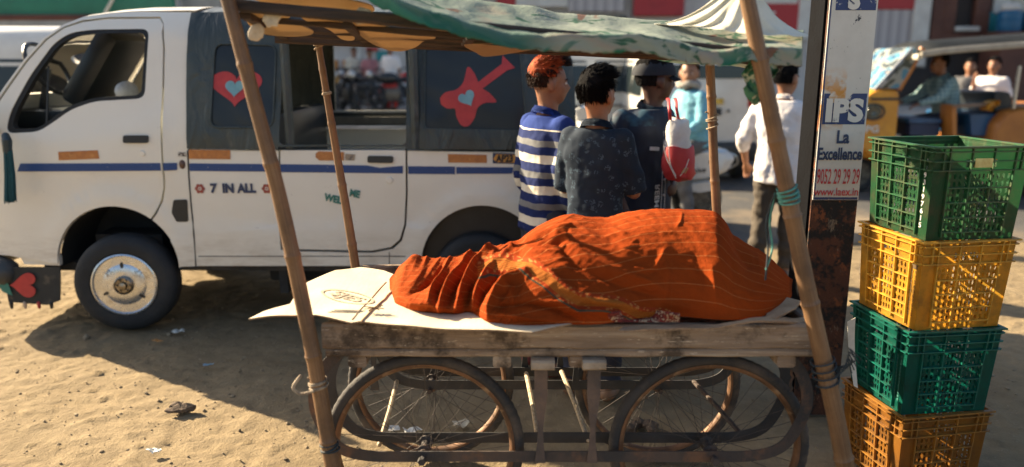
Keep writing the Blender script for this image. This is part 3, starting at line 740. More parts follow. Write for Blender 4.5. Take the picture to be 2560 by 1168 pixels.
def rough_board(a, b, w_, h_, amp=.004, seed=0, nx=40):
    "board from a to b with worn edges"
    bm = BM(); a, b = Vector(a), Vector(b); d = (b - a); L = d.length; d.normalize(); s_ = d.cross(Vector((0, 0, 1))).normalized(); u = s_.cross(d)
    def prof(t, k):
        sx = (-1, 1, 1, -1)[k]; sz = (-1, -1, 1, 1)[k]
        j = noise.noise(Vector((t * 7 + seed, k * 3.1, seed))) + .5 * noise.noise(Vector((t * 31 + seed, k * 5.1, seed)))
        return sx * w_ / 2, sz * h_ / 2 + amp * j
    pts = 12; rings = []
    for i in range(nx + 1):
        t = i / nx; c = a + d * L * t; cr = [prof(t * L, k) for k in range(4)]; rg = []
        for k in range(4):
            p, q = Vector(cr[k]), Vector(cr[(k + 1) % 4]); e = min(.006, h_ * .2)
            dd = (q - p).normalized()
            for m in (p + dd * e, q - dd * e): rg.append(bm.verts.new(c + s_ * m.x + u * m.y))
        rings.append(rg)
    for r0, r1 in zip(rings, rings[1:]):
        for k in range(8): bm.faces.new((r0[k], r0[(k + 1) % 8], r1[(k + 1) % 8], r1[k]))
    bm.faces.new(rings[0]); bm.faces.new(rings[-1]); return bm
part('front_plank', rough_board((XL, YF + .016, .727), (XR, YF + .016, .727), .032, .076, .005, 1), PLK, cart)
part('lower_batten', rough_board((XL + .008, YF + .02, .6755), (XR - .006, YF + .02, .6755), .036, .024, .003, 2), PLK, cart)
part('rear_plank', rough_board((XL, YB - .016, .735), (XR, YB - .016, .735), .032, .08, .004, 3), PLK, cart)
for x, s_ in ((XL + .016, 4), (XR - .016, 5)): part('end_plank', rough_board((x, YF + .034, .722), (x, YB - .034, .722), .032, .07, .003, s_), PLG, cart)
ny = 6; dy_ = (YB - YF - .07) / ny
for i in range(ny):
    y = YF + .035 + dy_ * (i + .5); part('bed_plank', rough_board((XL + .035, y, .712), (XR - .035, y, .712), dy_ - .006, .02, .002, 10 + i), PLK, cart)
for x in (XL + .1, -.03, .20, XR - .1): part('cross_bearer', rough_board((x, YF + .01, .645), (x, YB - .01, .645), .055, .036, .002, 30 + int(x * 10), 12), PLK, cart)
for px in (1357, 1485):
    p = P(px, 878, YF); part('end_block', rough_board((p.x - .035, YF + .0, .646), (p.x + .035, YF + .0, .646), .05, .03, .002, px, 6), M('pale_block', (.40, .33, .25), (.22, .17, .12), 14, .85, bump=.5), cart)
# wheels
WR = .318
RUBB = M('cycle_tyre', (.05, .045, .042), (.025, .025, .026), 7, .8, bump=.4, bscale=90, c3=(.16, .12, .085), scale3=4, ramp3=(.5, .72))
RIMM = M('rust_rim', (.20, .105, .055), (.09, .05, .03), 10, .6, metal=.4, c3=(.3, .2, .12), scale3=14)
SPK = M('spoke_steel', (.07, .055, .045), (.04, .03, .025), 20, .7)
def tread(bm):
    bm2 = bm
def cycle_wheel(loc, rz=0):
    wh = thing('wheel', None, None, loc, rz, local=True); wh.parent = cart; wh.location = Vector(loc) - OFF[cart.name]
    bm = BM(); n = 144
    def ty(u, v):
        a = 2 * math.pi * u; b = 2 * math.pi * v; rr = .0185
        kn = .0016 * (1 if (int(u * n) % 2 and abs(math.cos(b)) < .8 or math.cos(b) > .55 and int(u * n + .5) % 2) else 0) if math.cos(b) > -.2 else 0
        q = (WR - .0185) + (rr + kn) * math.cos(b); return Vector((q * math.cos(a), (rr + kn) * math.sin(b), q * math.sin(a)))
    vs = grid(bm, ty, n, 14); bmesh.ops.remove_doubles(bm, verts=bm.verts[:], dist=1e-5); part('tyre', bm, RUBB, wh)
    bm = BM(); lathe(bm, [(WR - .032, -.014), (WR - .030, -.016), (WR - .038, -.0155), (WR - .044, -.010), (WR - .047, 0), (WR - .044, .010), (WR - .038, .0155), (WR - .030, .016), (WR - .032, .014), (WR - .032, -.014)], n=96); part('rim', bm, RIMM, wh)
    bm = BM()
    for k in range(36):
        a = 2 * math.pi * k / 36; s_ = 1 if k % 2 else -1; o_ = (R(62) if (k // 2) % 2 else -R(62)); h = .020
        tube(bm, [(h * math.cos(a + o_), s_ * .03, h * math.sin(a + o_)), ((WR - .045) * math.cos(a), 0, (WR - .045) * math.sin(a))], .0010, 5, uvs=False)
    part('spokes', bm, SPK, wh)
    bm = BM(); lathe(bm, [(.0, -.075), (.008, -.075), (.008, -.045), (.014, -.045), (.014, -.036), (.023, -.034), (.023, -.027), (.013, -.024), (.013, .024), (.023, .027), (.023, .034), (.014, .036), (.008, .045), (.008, .075), (.0, .075)], n=20); part('hub', bm, IRON, wh)
    return wh
wxl = P(1062, 1125, 2.225).x; wxr = P(1772, 1125, 2.225).x
YN, YFAR = 2.235, 2.735
k1 = cycle_wheel((wxl, YN, WR), R(1.5))
for x, y, a in ((wxr, YN, -2), (P(1080, 1000, YFAR).x, YFAR, 3), (P(1640, 1000, YFAR).x, YFAR, -2)):
    dup(k1, cart, Vector((x, y, WR)) - OFF[cart.name], R(a))
for o_ in [c for c in cart.children if c.name.startswith('wheel')]: o_.rotation_euler.x = R(rs.uniform(-1, 1))
# bent flat-iron frames carrying the axles (outer and inner, near and far)
def flat_frame(Y, x0, x1, zt, nm, mat, w_=.005, h_=.036, z0=WR):
    pts = [(x0 + .07, zt), (x0 + .02, zt - .06), (x0 - .004, zt - .14), (x0 + .01, z0 + .12), (x0 + .06, z0 + .035), (x0 + .15, z0 + .003)]
    pts += [(x0 + (x1 - x0) * k / 10, z0) for k in range(2, 9)]
    pts += [(x1 - .15, z0 + .003), (x1 - .06, z0 + .035), (x1 - .01, z0 + .12), (x1 + .004, zt - .14), (x1 - .02, zt - .06), (x1 - .07, zt)]
    pts = spline([Vector((a, Y, b)) for a, b in pts], 5)
    bm = BM(); prev = None
    for i, p in enumerate(pts):
        t = (pts[min(i + 1, len(pts) - 1)] - pts[max(i - 1, 0)]).normalized(); nrm = Vector((t.z, 0, -t.x))
        rg = [bm.verts.new(p + nrm * (h_ / 2) * a + Vector((0, w_ / 2 * b, 0))) for a, b in ((-1, -1), (1, -1), (1, 1), (-1, 1))]
        if prev:
            for k in range(4): bm.faces.new((prev[k], prev[(k + 1) % 4], rg[(k + 1) % 4], rg[k]))
        else: bm.faces.new(rg)
        prev = rg
    bm.faces.new(prev[::-1]); return part(nm, bm, mat, cart)
flat_frame(YN - .062, -.605, .905, .655, 'axle_frame', IRON); flat_frame(YN + .062, -.585, .885, .655, 'axle_frame', DIRON)
flat_frame(YFAR - .062, -.50, .85, .655, 'axle_frame', DIRON, z0=WR + .02); flat_frame(YFAR + .062, -.52, .86, .655, 'axle_frame', DIRON, z0=WR + .02)
# tapered hangers
def hanger(x, Y, mat, top=.655, bot=WR + .0, wd=.04):
    bm = BM(); prof = [(top, wd / 2), (top - .13, wd / 2), (top - .19, wd * .32), (top - .24, wd * .2), (bot + .05, wd * .25), (bot - .018, wd * .42)]
    poly = [(x - b, Y, a) for a, b in prof] + [(x + b, Y, a) for a, b in prof[::-1]]; prism(bm, poly, (0, .006, 0)); part('hanger', bm, mat, cart, smooth=False)
HG = M('hanger_iron', (.15, .10, .075), (.07, .055, .05), 8, .7, bump=.4)
for px in (1352, 1484): hanger(P(px, 1000, YN - .07).x, YN - .070, HG)
for px in (1312, 1400): hanger(P(px, 950, YFAR + .07).x, YFAR + .068, DIRON, bot=WR + .02)
hanger(P(935, 930, YFAR - .07).x, YFAR - .072, DIRON, bot=WR + .02)
hanger(P(1440, 930, YFAR - .07).x, YFAR - .072, DIRON, bot=WR + .02)
# axles between near and far frames
for x in (wxl, wxr):
    bm = BM(); x2 = P(1080 if x == wxl else 1640, 1000, YFAR).x; tube(bm, [(x, YN - .085, WR), (x, YN + .08, WR)], .009, 8); part('axle', bm, IRON, cart)
    bm = BM(); tube(bm, [(x2, YFAR - .085, WR), (x2, YFAR + .08, WR)], .009, 8); part('axle', bm, IRON, cart)
    bm = BM(); lathe(bm, [(.0, -.014), (.012, -.014), (.014, -.008), (.014, .0)], (x, YN - .086, WR), 'Y', 6); part('axle_nut', bm, IRON, cart)
# diagonal braces
STK = M('sun_pale_stick', (.62, .50, .34), (.42, .31, .19), 12, .8, bump=.4, stretch=(8, 8, 1))  # pale wood; the tone also paints sunlight on the two middle sticks
for a, b, mt in ((P(993, 950, 2.68), P(948, 1112, 2.32), STK), (P(1316, 935, 2.68), P(1346, 1105, 2.32), STK), (P(1404, 930, 2.66), P(1470, 1100, 2.30), STK), (P(1735, 955, 2.62), P(1858, 1092, 2.32), IRON)):
    bm = BM(); tube(bm, [a, (a + b) / 2 + Vector((.003, 0, 0)), b], .0085, 8, rnd=True); part('brace', bm, mt, cart)
# steel leg bracket at right end and chain
bm = BM(); a = P(1985, 880, 2.2)
tube(bm, [a + Vector((.005 * math.sin(k * 2), 0, -k * .012)) for k in range(12)], .004, 6); part('chain', bm, IRON, cart)
# bamboo poles
BAM = NB('bamboo', .5, .4); _u = BAM.tc.outputs['UV']; _o = BAM.tc.outputs['Object']
_n = BAM.noise(BAM.map(_u, (26, 2.2, 1)), 2, 6, .65); _n2 = BAM.noise(_o, 6, 6, .7)
_c = BAM.ramp(_n, (.3, (.12, .062, .03)), (.55, (.21, .118, .058)), (.75, (.31, .195, .105)))
_c = BAM.mix(BAM.ramp(_n2, (.42, 0), (.68, .75)), _c, (.08, .048, .03))
_c = BAM.mix(BAM.ramp(BAM.noise(BAM.map(_u, (8, 9, 1)), 3, 5, .8), (.66, 0), (.7, .7)), _c, (.5, .40, .27)); BAM.col(_c)
BAM.bump(_n, .35, .004)
def bamboo(a, b, r0, r1, step, seed, nm='canopy_pole', mat=None, parent=cart, bend=.006, bow=0):
    a, b = Vector(a), Vector(b); d = b - a; L = d.length; rr = random.Random(seed); pts = []; rad = []; t = 0
    nodes = []; q = rr.uniform(.05, step)
    while q < L: nodes.append(q); q += step * rr.uniform(.85, 1.15)
    ss = sorted({0, L} | {max(0, min(L, n_ + k)) for n_ in nodes for k in (-.018, -.006, 0, .004, .012)} | {L * k / 24 for k in range(25)})
    for s_ in ss:
        dn = min([abs(s_ - n_) for n_ in nodes] or [1]); r_ = r0 + (r1 - r0) * s_ / L
        r_ *= 1 + (.14 if dn < .001 else .07 if dn < .007 else 0)
        off = Vector((noise.noise(Vector((s_ * 2, seed, 0))), noise.noise(Vector((s_ * 2, seed, 5))), 0)) * bend
        off.x += bow * 4 * (s_ / L) * (1 - s_ / L)
        pts.append(a + d * s_ / L + off); rad.append(r_)
    bm = BM(); tube(bm, pts, rad, 14); return part(nm, bm, mat or BAM.m, parent)
pFL0, pFL1 = P(840, 1210, 2.10), P(562, -30, 2.10)
bamboo(pFL0, pFL1, .0245, .0185, .27, 11, bow=.022)
pRL0, pRL1 = P(892, 690, 2.84), P(793, 88, 2.80)
bamboo(pRL0, pRL1, .018, .0115, .22, 12)
pFR0, pFR1 = P(2122, 1215, 2.08), P(1864, -22, 2.06)
bamboo(pFR0, pFR1, .027, .0205, .24, 13)
pRR0, pRR1 = P(1800, 700, 2.84), P(1772, 150, 2.80)
bamboo(pRR0, pRR1, .0175, .0165, .30, 14)
# lashings
ROPE = M('rope_pale', (.42, .34, .24), (.22, .17, .12), 30, .9, bump=.6, bscale=120)
ROPG = M('rope_green', (.10, .33, .28), (.05, .2, .17), 30, .7, bump=.4); ROPD = M('rope_dark', (.03, .045, .055), (.02, .03, .035), 30, .8, bump=.4)
def lashing(c, d, r, n, mat, seed, nm='lashing', ht=.05):
    rr = random.Random(seed); d = Vector(d).normalized(); s_ = d.cross(Vector((0, 1, 0))).normalized(); t_ = d.cross(s_); pts = []
    for k in range(n * 12 + 1):
        a = 2 * math.pi * k / 12; q = ht * (k / (n * 12) - .5) + .006 * math.sin(a * .5 + seed)
        pts.append(Vector(c) + d * q + (s_ * math.cos(a) + t_ * math.sin(a)) * (r - .001 + .003 * rr.random()))
    bm = BM(); tube(bm, pts, .0028, 6); part(nm, bm, mat, cart)
dFL = pFL1 - pFL0; dFR = pFR1 - pFR0
def onpole(a, b, py):
    return min((a + (b - a) * k / 400 for k in range(401)), key=lambda p: abs(PX(p)[1] - py))
lashing(onpole(pFL0, pFL1, 958) + Vector((.014, 0, 0)), dFL, .0265, 4, ROPE, 1, ht=.03); lashing(onpole(pFL0, pFL1, 1115) + Vector((.007, 0, 0)), dFL, .0265, 3, ROPD, 2, ht=.03)
lashing(onpole(pFR0, pFR1, 487), dFR, .0265, 6, ROPG, 3, ht=.038); lashing(onpole(pFR0, pFR1, 925), dFR, .034, 6, ROPD, 4, ht=.07)
lashing(onpole(pRR0, pRR1, 300), pRR1 - pRR0, .020, 3, ROPE, 5, ht=.05); lashing(onpole(pRL0, pRL1, 105), pRL1 - pRL0, .016, 4, ROPE, 6)
lashing(onpole(pRL0, pRL1, 232), pRL1 - pRL0, .016, 2, ROPE, 7, ht=.012)
bm = BM(); a = onpole(pFL0, pFL1, 950); tube(bm, spline([a + Vector((-.03, -.02, .02)), a + Vector((-.05, -.03, -.01)), a + Vector((-.03, -.03, -.03)), a + Vector((.01, -.035, -.02))], 5), .005, 6, rnd=True); part('knot', bm, ROPE, cart)
bm = BM(); a = onpole(pFR0, pFR1, 925)
for k in range(5): tube(bm, spline([a, a + Vector((.03 + .01 * k, -.03, .01 * k)), a + Vector((.05, -.03, .04 + .01 * k)), a + Vector((.07 + .006 * k, -.02, .01 * k))], 5), .002, 5)
part('knot', bm, ROPD, cart)
# cords hanging beside the right front pole
for k, mt in ((0, ROPG), (1, ROPD)):
    bm = BM(); a = onpole(pFR0, pFR1, 487); tube(bm, spline([a + Vector((-.03, .02, 0)), a + Vector((-.035 - .01 * k, .03, -.08)), a + Vector((-.022 - .012 * k, .03, -.16)), a + Vector((-.035, .03, -.22 - .03 * k))], 6), .003, 6, rnd=True); part('cord', bm, mt, cart)
# canopy beams
DWD = M('dark_beam_wood', (.06, .04, .03), (.025, .02, .018), 6, .85, bump=.4, stretch=(1, 8, 8))
def beam(a, b, w_, h_, nm='canopy_beam', mat=DWD): part(nm, rough_board(a, b, w_, h_, .003, int(Vector(a).x * 77), 16), mat, cart)
FLt, FRt, RLt, RRt = P(575, 12, 2.14), P(1992, 146, 2.16), P(690, 92, 2.78), P(1800, 140, 2.79)
beam(FLt, FRt, .04, .032); beam(RLt, RRt, .035, .045); beam(FLt + (RLt - FLt) * .52 + Vector((0, 0, -.005)), FRt + (RRt - FRt) * .52, .035, .03)
for k in (.02, .2, .42, .62, .82, .97):
    beam(FLt + (FRt - FLt) * k + Vector((0, .02, -.024)), RLt + (RRt - RLt) * k + Vector((0, 0, .0)), .03, .018, 'canopy_slat')
for k in (.27, .75): beam(FLt + (RLt - FLt) * k + Vector((0, 0, -.008)), FRt + (RRt - FRt) * k + Vector((0, 0, -.012)), .025, .018, 'canopy_slat')
# tan card sheets sagging through the canopy frame
CARD = NB('brown_card', .8, .2); _o = CARD.tc.outputs['Object']
CARD.col(CARD.mix(CARD.ramp(CARD.noise(_o, 3, 8, .7), (.5, 0), (.68, .8)), CARD.ramp(CARD.noise(_o, 9, 6), (.3, (.35, .265, .165)), (.7, (.44, .345, .225))), (.27, .14, .07)))
CARD.translucent(.35, (.5, .36, .2))
CARD.bump(CARD.noise(_o, 8, 3), .3, .01)
def sag(pts, y0, y1, label, seed, closed_spl=True, amp=.02):
    pts = spline([Vector((a, b)) for a, b in pts], 5, True); lo_ = min(p.y for p in pts); hi_ = max(p.y for p in pts); bm = BM()
    def YY(py): return y0 + (y1 - y0) * (py - lo_) / (hi_ - lo_)
    fill2(bm, [[(p.x, -p.y) for p in pts]]); cuts(bm, 12)
    for v in bm.verts:
        q = P(v.co.x, -v.co.z, YY(-v.co.z)); v.co = q + Vector((0, amp * noise.noise(Vector((q.x * 9, q.y * 6, seed))), 0))
    slab(bm, (0, .004, .003)); single('card_sheet', label, 'card sheet', bm, CARD.m, 'card sheets roofing the canopy')
sag([(606, 8), (660, 12), (724, 40), (712, 52), (745, 62), (782, 78), (775, 88), (735, 92), (690, 90), (652, 82), (622, 62), (608, 36)], 2.16, 2.48, 'tan card sheet sagging at the upper left corner of the canopy', 1)
sag([(742, 34), (800, 42), (856, 55), (878, 82), (886, 98), (872, 102), (850, 96), (822, 74), (772, 56)], 2.2, 2.55, 'narrow folded tan card sheet between two sagging ones', 2)
sag([(882, 56), (960, 66), (1020, 82), (1082, 90), (1086, 98), (1060, 104), (1040, 118), (1008, 128), (972, 126), (930, 110), (900, 86)], 2.25, 2.62, 'wide bowl-shaped tan card sheet hanging above the van window', 3)
sag([(1162, 112), (1250, 110), (1345, 112), (1350, 120), (1290, 132), (1216, 142), (1190, 132)], 2.45, 2.7, 'tan card flap hanging above the guitar sticker', 4)
sag([(585, -34), (760, -20), (900, 6), (934, 20), (925, 32), (850, 29), (760, 18), (650, 4)], 2.10, 2.3, 'long tan card strip along the upper front edge of canopy', 5, amp=.008)
sag([(1030, 44), (1100, 56), (1178, 76), (1172, 86), (1110, 80), (1050, 66)], 2.2, 2.4, 'thin tan card strip just under the green tarp edge', 6, amp=.008)
for px, py, Y, l_ in ((905, 40, 2.22, 'small cream tarp knot tucked under the green tarp'), (640, 82, 2.2, 'cream cloth tag dangling below the left card sheet'), (680, 48, 2.15, 'white cloth patch on the leftmost card sheet')):
    bm = BM(); c = P(px, py, Y); vs = ell(bm, (0, 0, 0), (.022, .006, .026), Matrix.Rotation(R(35), 3, 'Y'), 3)
    for v in vs: v.co = c + v.co * (1 + .35 * noise.noise(v.co * 60 + Vector((px, 0, 0))))
    single('cloth_tag', l_, 'cloth scrap', bm, M('cream_rag', (.66, .60, .48), (.45, .40, .3), 30, .9, bump=.4))
# ---------------- printed tarpaulin ----------------
TAR = NB('printed_tarp', .6, .35); _u = TAR.map(TAR.tc.outputs['UV'], (1.5, .72, 1)); _o = TAR.tc.outputs['Object']
_c = TAR.ramp(TAR.noise(_u, 2.6, 5, .6, 1.2), (.34, (.50, .55, .48)), (.5, (.36, .43, .37)), (.60, (.45, .42, .35)), (.7, (.42, .48, .42)))
_w = TAR.noise(TAR.map(_u, (1.0, 1.6, 1), (0, 0, .6)), 4.4, 3, .5, 2.4)
_c = TAR.mix(TAR.ramp(_w, (.575, 0), (.605, .85), (.64, .85), (.67, 0)), _c, (.02, .13, .075))
_c = TAR.mix(TAR.ramp(TAR.noise(_u, 4.2, 3, .5, 1.6), (.61, 0), (.65, .8)), _c, (.04, .20, .14))
_c = TAR.mix(TAR.ramp(TAR.noise(TAR.map(_u, (1, 1, 1), (0, 0, 2)), 7, 3, .5, .6), (.645, 0), (.66, .85)), _c, (.30, .15, .10))
_y = TAR.xyz(TAR.tc.outputs['UV'])
_e = TAR.math('MULTIPLY', TAR.ramp(_y[1], (.0, 1), (.25, 0)), TAR.ramp(TAR.noise(TAR.map(TAR.tc.outputs['UV'], (1, .3, 1)), 7, 3), (.54, 0), (.57, 1)))
_c = TAR.mix(_e, _c, (.010, .20, .12))
_l = TAR.ramp(_y[0], (.36, 1), (.44, 0)); _l = TAR.math('MULTIPLY', _l, TAR.ramp(_y[1], (.0, .95), (.10, .8), (.22, .12)))
_c = TAR.mix(_l, _c, (.045, .20, .145)); TAR.col(_c)
TAR.translucent(.5, _c); TAR.bump(TAR.noise(_o, 14, 4, .6), .6, .012)
hem = spline([Vector(p) for p in ((838, -45), (905, -8), (1000, 42), (1100, 74), (1190, 101), (1300, 124), (1400, 128), (1520, 132), (1640, 134), (1700, 150), (1745, 162), (1800, 168), (1870, 158), (1940, 160), (2006, 166))], 8)
rdg = spline([Vector(p) for p in ((838, -110), (905, -80), (1000, -50), (1100, -22), (1190, -2), (1300, 14), (1400, 30), (1520, 42), (1640, 50), (1700, 56), (1745, 60), (1800, 66), (1870, 68), (1940, 68), (2012, 74))], 8)
NH = len(hem)
def tarp(u, v):
    k = u * (NH - 1); i = min(int(k), NH - 2); f = k - i
    h_ = hem[i] * (1 - f) + hem[i + 1] * f; r_ = rdg[i] * (1 - f) + rdg[i + 1] * f
    a = P(h_.x, h_.y, 2.045); b = P(r_.x, r_.y, 2.42); c = b + Vector((-.02, .46, -.07 - .05 * u))
    ft = .14; fold = Vector((a.x, a.y + .012, a.z + .042))
    if v < ft: q = a.lerp(fold, v / ft)
    elif v < .5:
        t = (v - ft) / (.5 - ft); q = fold.lerp(b, t); q.z -= .014 * math.sin(math.pi * t)
    else:
        t = (v - .5) / .5; q = b * (1 - t) + c * t
    n_ = noise.noise(Vector((q.x * 6, v * 4, 2))) * .009 + noise.noise(Vector((q.x * 15 + v * 5, v * 9, 7))) * .006
    hemr = (.010 * noise.noise(Vector((q.x * 11, 0, 3))) + .006 * noise.noise(Vector((q.x * 55, 0, 3)))) * max(0, 1 - v * 4)
    return q + Vector((0, -n_, n_ * .8 + hemr))
bm = BM(); grid(bm, tarp, 220, 56, lambda u, v: (u, v)); 
for f in bm.faces: pass
o = part('tarpaulin', bm, TAR.m, sharp=None); props(o, 'green and white printed tarpaulin draped over the cart canopy', 'tarpaulin')
md = o.modifiers.new('t', 'SOLIDIFY'); md.thickness = .0008; baked(o)
# leafy printed end of the tarp bunched round the right pole
bm = BM(); TL = P(1878, 150, 2.10); 
def bunch(u, v):
    px = 1868 + 78 * u - (12 * v) + 6 * math.sin(v * 9 + u * 3); py = 145 + 120 * v - 52 * v * abs(2 * u - .9) ** 1.5
    return P(px, py, 2.13 + .02 * math.sin(u * 7 + v * 4)) + Vector((0, .02 * noise.noise(Vector((u * 4, v * 5, 0))), 0))
grid(bm, bunch, 20, 20, lambda u, v: (.2 * u + .1, .3 * v))
LEAF = NB('leaf_print', .5); _u = LEAF.tc.outputs['Object']
LEAF.col(LEAF.mix(LEAF.ramp(LEAF.noise(_u, 26, 3, .5, 1.5), (.52, 0), (.56, 1)), LEAF.ramp(LEAF.noise(_u, 12, 3, .5, 1), (.4, (.02, .12, .07)), (.62, (.06, .26, .16))), (.42, .46, .35)))
slab(bm, (0, .003, 0)); single('tarp_end', 'bunched leaf-patterned tarp end tied below the right canopy corner', 'tarpaulin', bm, LEAF.m)
# pale cloth peak tied to the pole top
bm = BM(); ap = P(1868, -70, 2.30); base = spline([P(1560, 60, 2.44), P(1660, 62, 2.36), P(1730, 66, 2.30), P(1800, 74, 2.24), P(1870, 84, 2.20), P(1945, 88, 2.22), P(2012, 92, 2.30), P(2010, 80, 2.5)], 6)
def peak(u, v):
    k = u * (len(base) - 1); i = min(int(k), len(base) - 2); f = k - i; b = base[i] * (1 - f) + base[i + 1] * f
    t = v ** 1.0; q = ap * (1 - t) + b * t; q.z -= .05 * math.sin(math.pi * t) * (1.1 - .4 * u); q.y += .012 * math.sin(u * 40) * t
    return q + Vector((0, .01 * noise.noise(Vector((u * 9, v * 3, 0))), .006 * noise.noise(Vector((u * 14, v * 4, 4)))))
grid(bm, peak, 70, 20); slab(bm, (0, .002, .001)); single('cloth_peak', 'off-white cloth pulled up to a peak at the right pole top', 'cloth', bm, M('offwhite_cloth', (.66, .63, .52), (.5, .48, .38), 8, .8, bump=.4, bscale=14))
# ---------------- cardboard and sleeper's cloth on the cart ----------------
CB = NB('pale_cardboard', .85, .2); _o = CB.tc.outputs['Object']
_c = CB.mix(CB.ramp(CB.noise(_o, 3, 7, .65), (.45, 0), (.7, .6)), (.64, .56, .42), (.54, .45, .31))
_c = CB.mix(CB.ramp(CB.noise(CB.map(_o, (2, 1, 1)), 16, 6, .75), (.63, 0), (.7, .45)), _c, (.36, .27, .17)); CB.col(_c)
CB.bump(CB.math('ADD', CB.noise(_o, 9, 4), CB.math('MULTIPLY', CB.noise(CB.map(_o, (1, .1, 1)), 90, 2), .2)), .35, .008)
CBE = M('cardboard_edge', (.33, .22, .13), (.2, .13, .08), 60, .9)
def flatsheet(pts, zfn, th=.005, step=.02):
    "sheet given by px outline lying on zfn(x,y)"
    bm = BM(); q = [PG(a, b, .79) for a, b in pts]; fill2(bm, [[(p.x, p.y) for p in q]]); cuts(bm, step)
    for v in bm.verts: x, y = v.co.x, v.co.z; v.co = Vector((x, y, zfn(x, y)))
    bmesh.ops.recalc_face_normals(bm, faces=bm.faces[:])
    n0 = len(bm.faces); slab(bm, (0, 0, -th)); bmesh.ops.recalc_face_normals(bm, faces=bm.faces[:])
    for f in bm.faces: f.material_index = 1 if abs(f.normal.z) < .5 else 0
    return bm
foldx = PG(985, 730, .78).x
def zl(x, y):
    d = foldx + .02 - x
    return .787 + (.10 * max(0, d) ** 1.0 * .45 if d > 0 else 0) - .9 * max(0, d - .30) ** 2 + .004 * noise.noise(Vector((x * 8, y * 8, 2))) + .02 * max(0, y - 2.6) * (1 if d > 0 else 0)
out = [(622, 803), (660, 786), (726, 768), (745, 735), (768, 712), (838, 682), (902, 672), (960, 678), (990, 686), (1000, 720), (1040, 760), (1300, 790), (1460, 800), (1330, 826), (1180, 822), (1020, 812), (900, 802), (878, 806), (790, 792), (720, 797)]
o = single('cardboard_sheet', 'large pale flattened cardboard sheet poking out beyond the left cart end', 'cardboard', flatsheet(out, zl), [CB.m, CBE], sharp=50)
cbs = o; OFF[o.name] = Vector(o.location)
# printed marks on the cardboard
INK = M('faded_print', (.30, .26, .19), (.5, .42, .3), 40, .9, ramp=(.42, .6))
def ground_text(s, px, py, size, mat, rot, nm='print', xs=1, bold=0):
    bm = textmesh(s, size, bold, xs); c = PG(px, py, .80); m = Matrix.Rotation(R(rot), 3, 'Z')
    for v in bm.verts:
        q = m @ Vector((v.co.x, v.co.z, 0)); x, y = c.x + q.x, c.y + q.y; v.co = Vector((x, y, zl(x, y) + .0025))
    return part(nm, bm, mat, cbs, smooth=False)
bm = BM(); c = PG(868, 738, .80); mrot = Matrix.Rotation(R(-32), 3, 'Z')
ring = [mrot @ Vector((.105 * math.cos(t), .05 * math.sin(t), 0)) for t in [k * math.pi / 20 for k in range(40)]]
for k in range(40):
    a, b = ring[k], ring[(k + 1) % 40]; vs = []
    for p, s_ in ((a, 1), (b, 1), (b, .9), (a, .9)): x, y = c.x + p.x * s_, c.y + p.y * s_; vs.append(bm.verts.new((x, y, zl(x, y) + .0025)))
    bm.faces.new(vs)
part('printed_oval', bm, INK, cbs)
ground_text('SJES', 868, 738, .062, INK, -32, 'print', 1.2, .002)
for k in range(3):
    bm = BM(); a = PG(820 + 8 * k, 770 - 3 * k + 8, .8); b = PG(900 + 6 * k, 776 - 2 * k, .8)
    tube(bm, [(p.x, p.y, zl(p.x, p.y) + .0005) for p in [a + (b - a) * t / 6 for t in range(7)]], .0016, 5); part('crease', bm, INK, cbs)
bm = BM(); a, b = PG(984, 722, .79), PG(902, 806, .79); pp = [a + (b - a) * t / 12 for t in range(13)]
tube(bm, [(p.x + .004 * noise.noise(p * 40), p.y, zl(p.x, p.y) + .001) for p in pp], .0032, 6); part('fold_line', bm, M('crease_brown', (.34, .24, .14), (.2, .13, .07), 40, .9), cbs)
bm = BM(); a, b = PG(965, 705, .79), PG(880, 800, .79); pp = [a + (b - a) * t / 12 for t in range(13)]
tube(bm, [(p.x, p.y, zl(p.x, p.y) - .0005) for p in pp], .0025, 6); part('fold_line', bm, MATS['crease_brown'], cbs)
bm = BM(); c = PG(935, 775, .80)
for k in range(14):
    d = Vector((rs.uniform(-.03, .03), rs.uniform(-.012, .012), rs.uniform(-.002, .012))); tube(bm, [c - d * .6 + Vector((0, 0, .004)), c + Vector((0, 0, .008)), c + d + Vector((0, 0, .004))], .0015, 5, uvs=False)
part('twine_knot', bm, M('twine', (.30, .2, .1), (.2, .12, .06), 40, .9), cbs)
# brown card under the sleeper, right front
def zr(x, y): return .772 + .035 * max(0, x - .72) ** 1.2 + .004 * noise.noise(Vector((x * 14, y * 8, 2))) + (.02 * math.sin(max(0, x - .6) * 14) if x > .6 else 0)
out = [(1545, 812), (1560, 800), (1700, 796), (1850, 800), (1950, 786), (2030, 765), (2034, 772), (1990, 790), (1940, 800), (1870, 806), (1700, 806)]
single('cardboard_strip', 'thin torn brown cardboard edge under the right end of the cloth', 'cardboard', flatsheet(out, zr, .006), [M('brown_cardboard', (.42, .30, .19), (.3, .2, .12), 12, .9, bump=.4), CBE], sharp=50)
out = [(1962, 745), (2003, 757), (1990, 772), (1940, 794), (1915, 792), (1920, 760)]
single('cardboard_flap', 'brown cardboard flap bent up beside the right front pole', 'cardboard', flatsheet(out, lambda x, y: .785 + .06 * max(0, x - .72)), [MATS['brown_cardboard'], CBE], sharp=50)
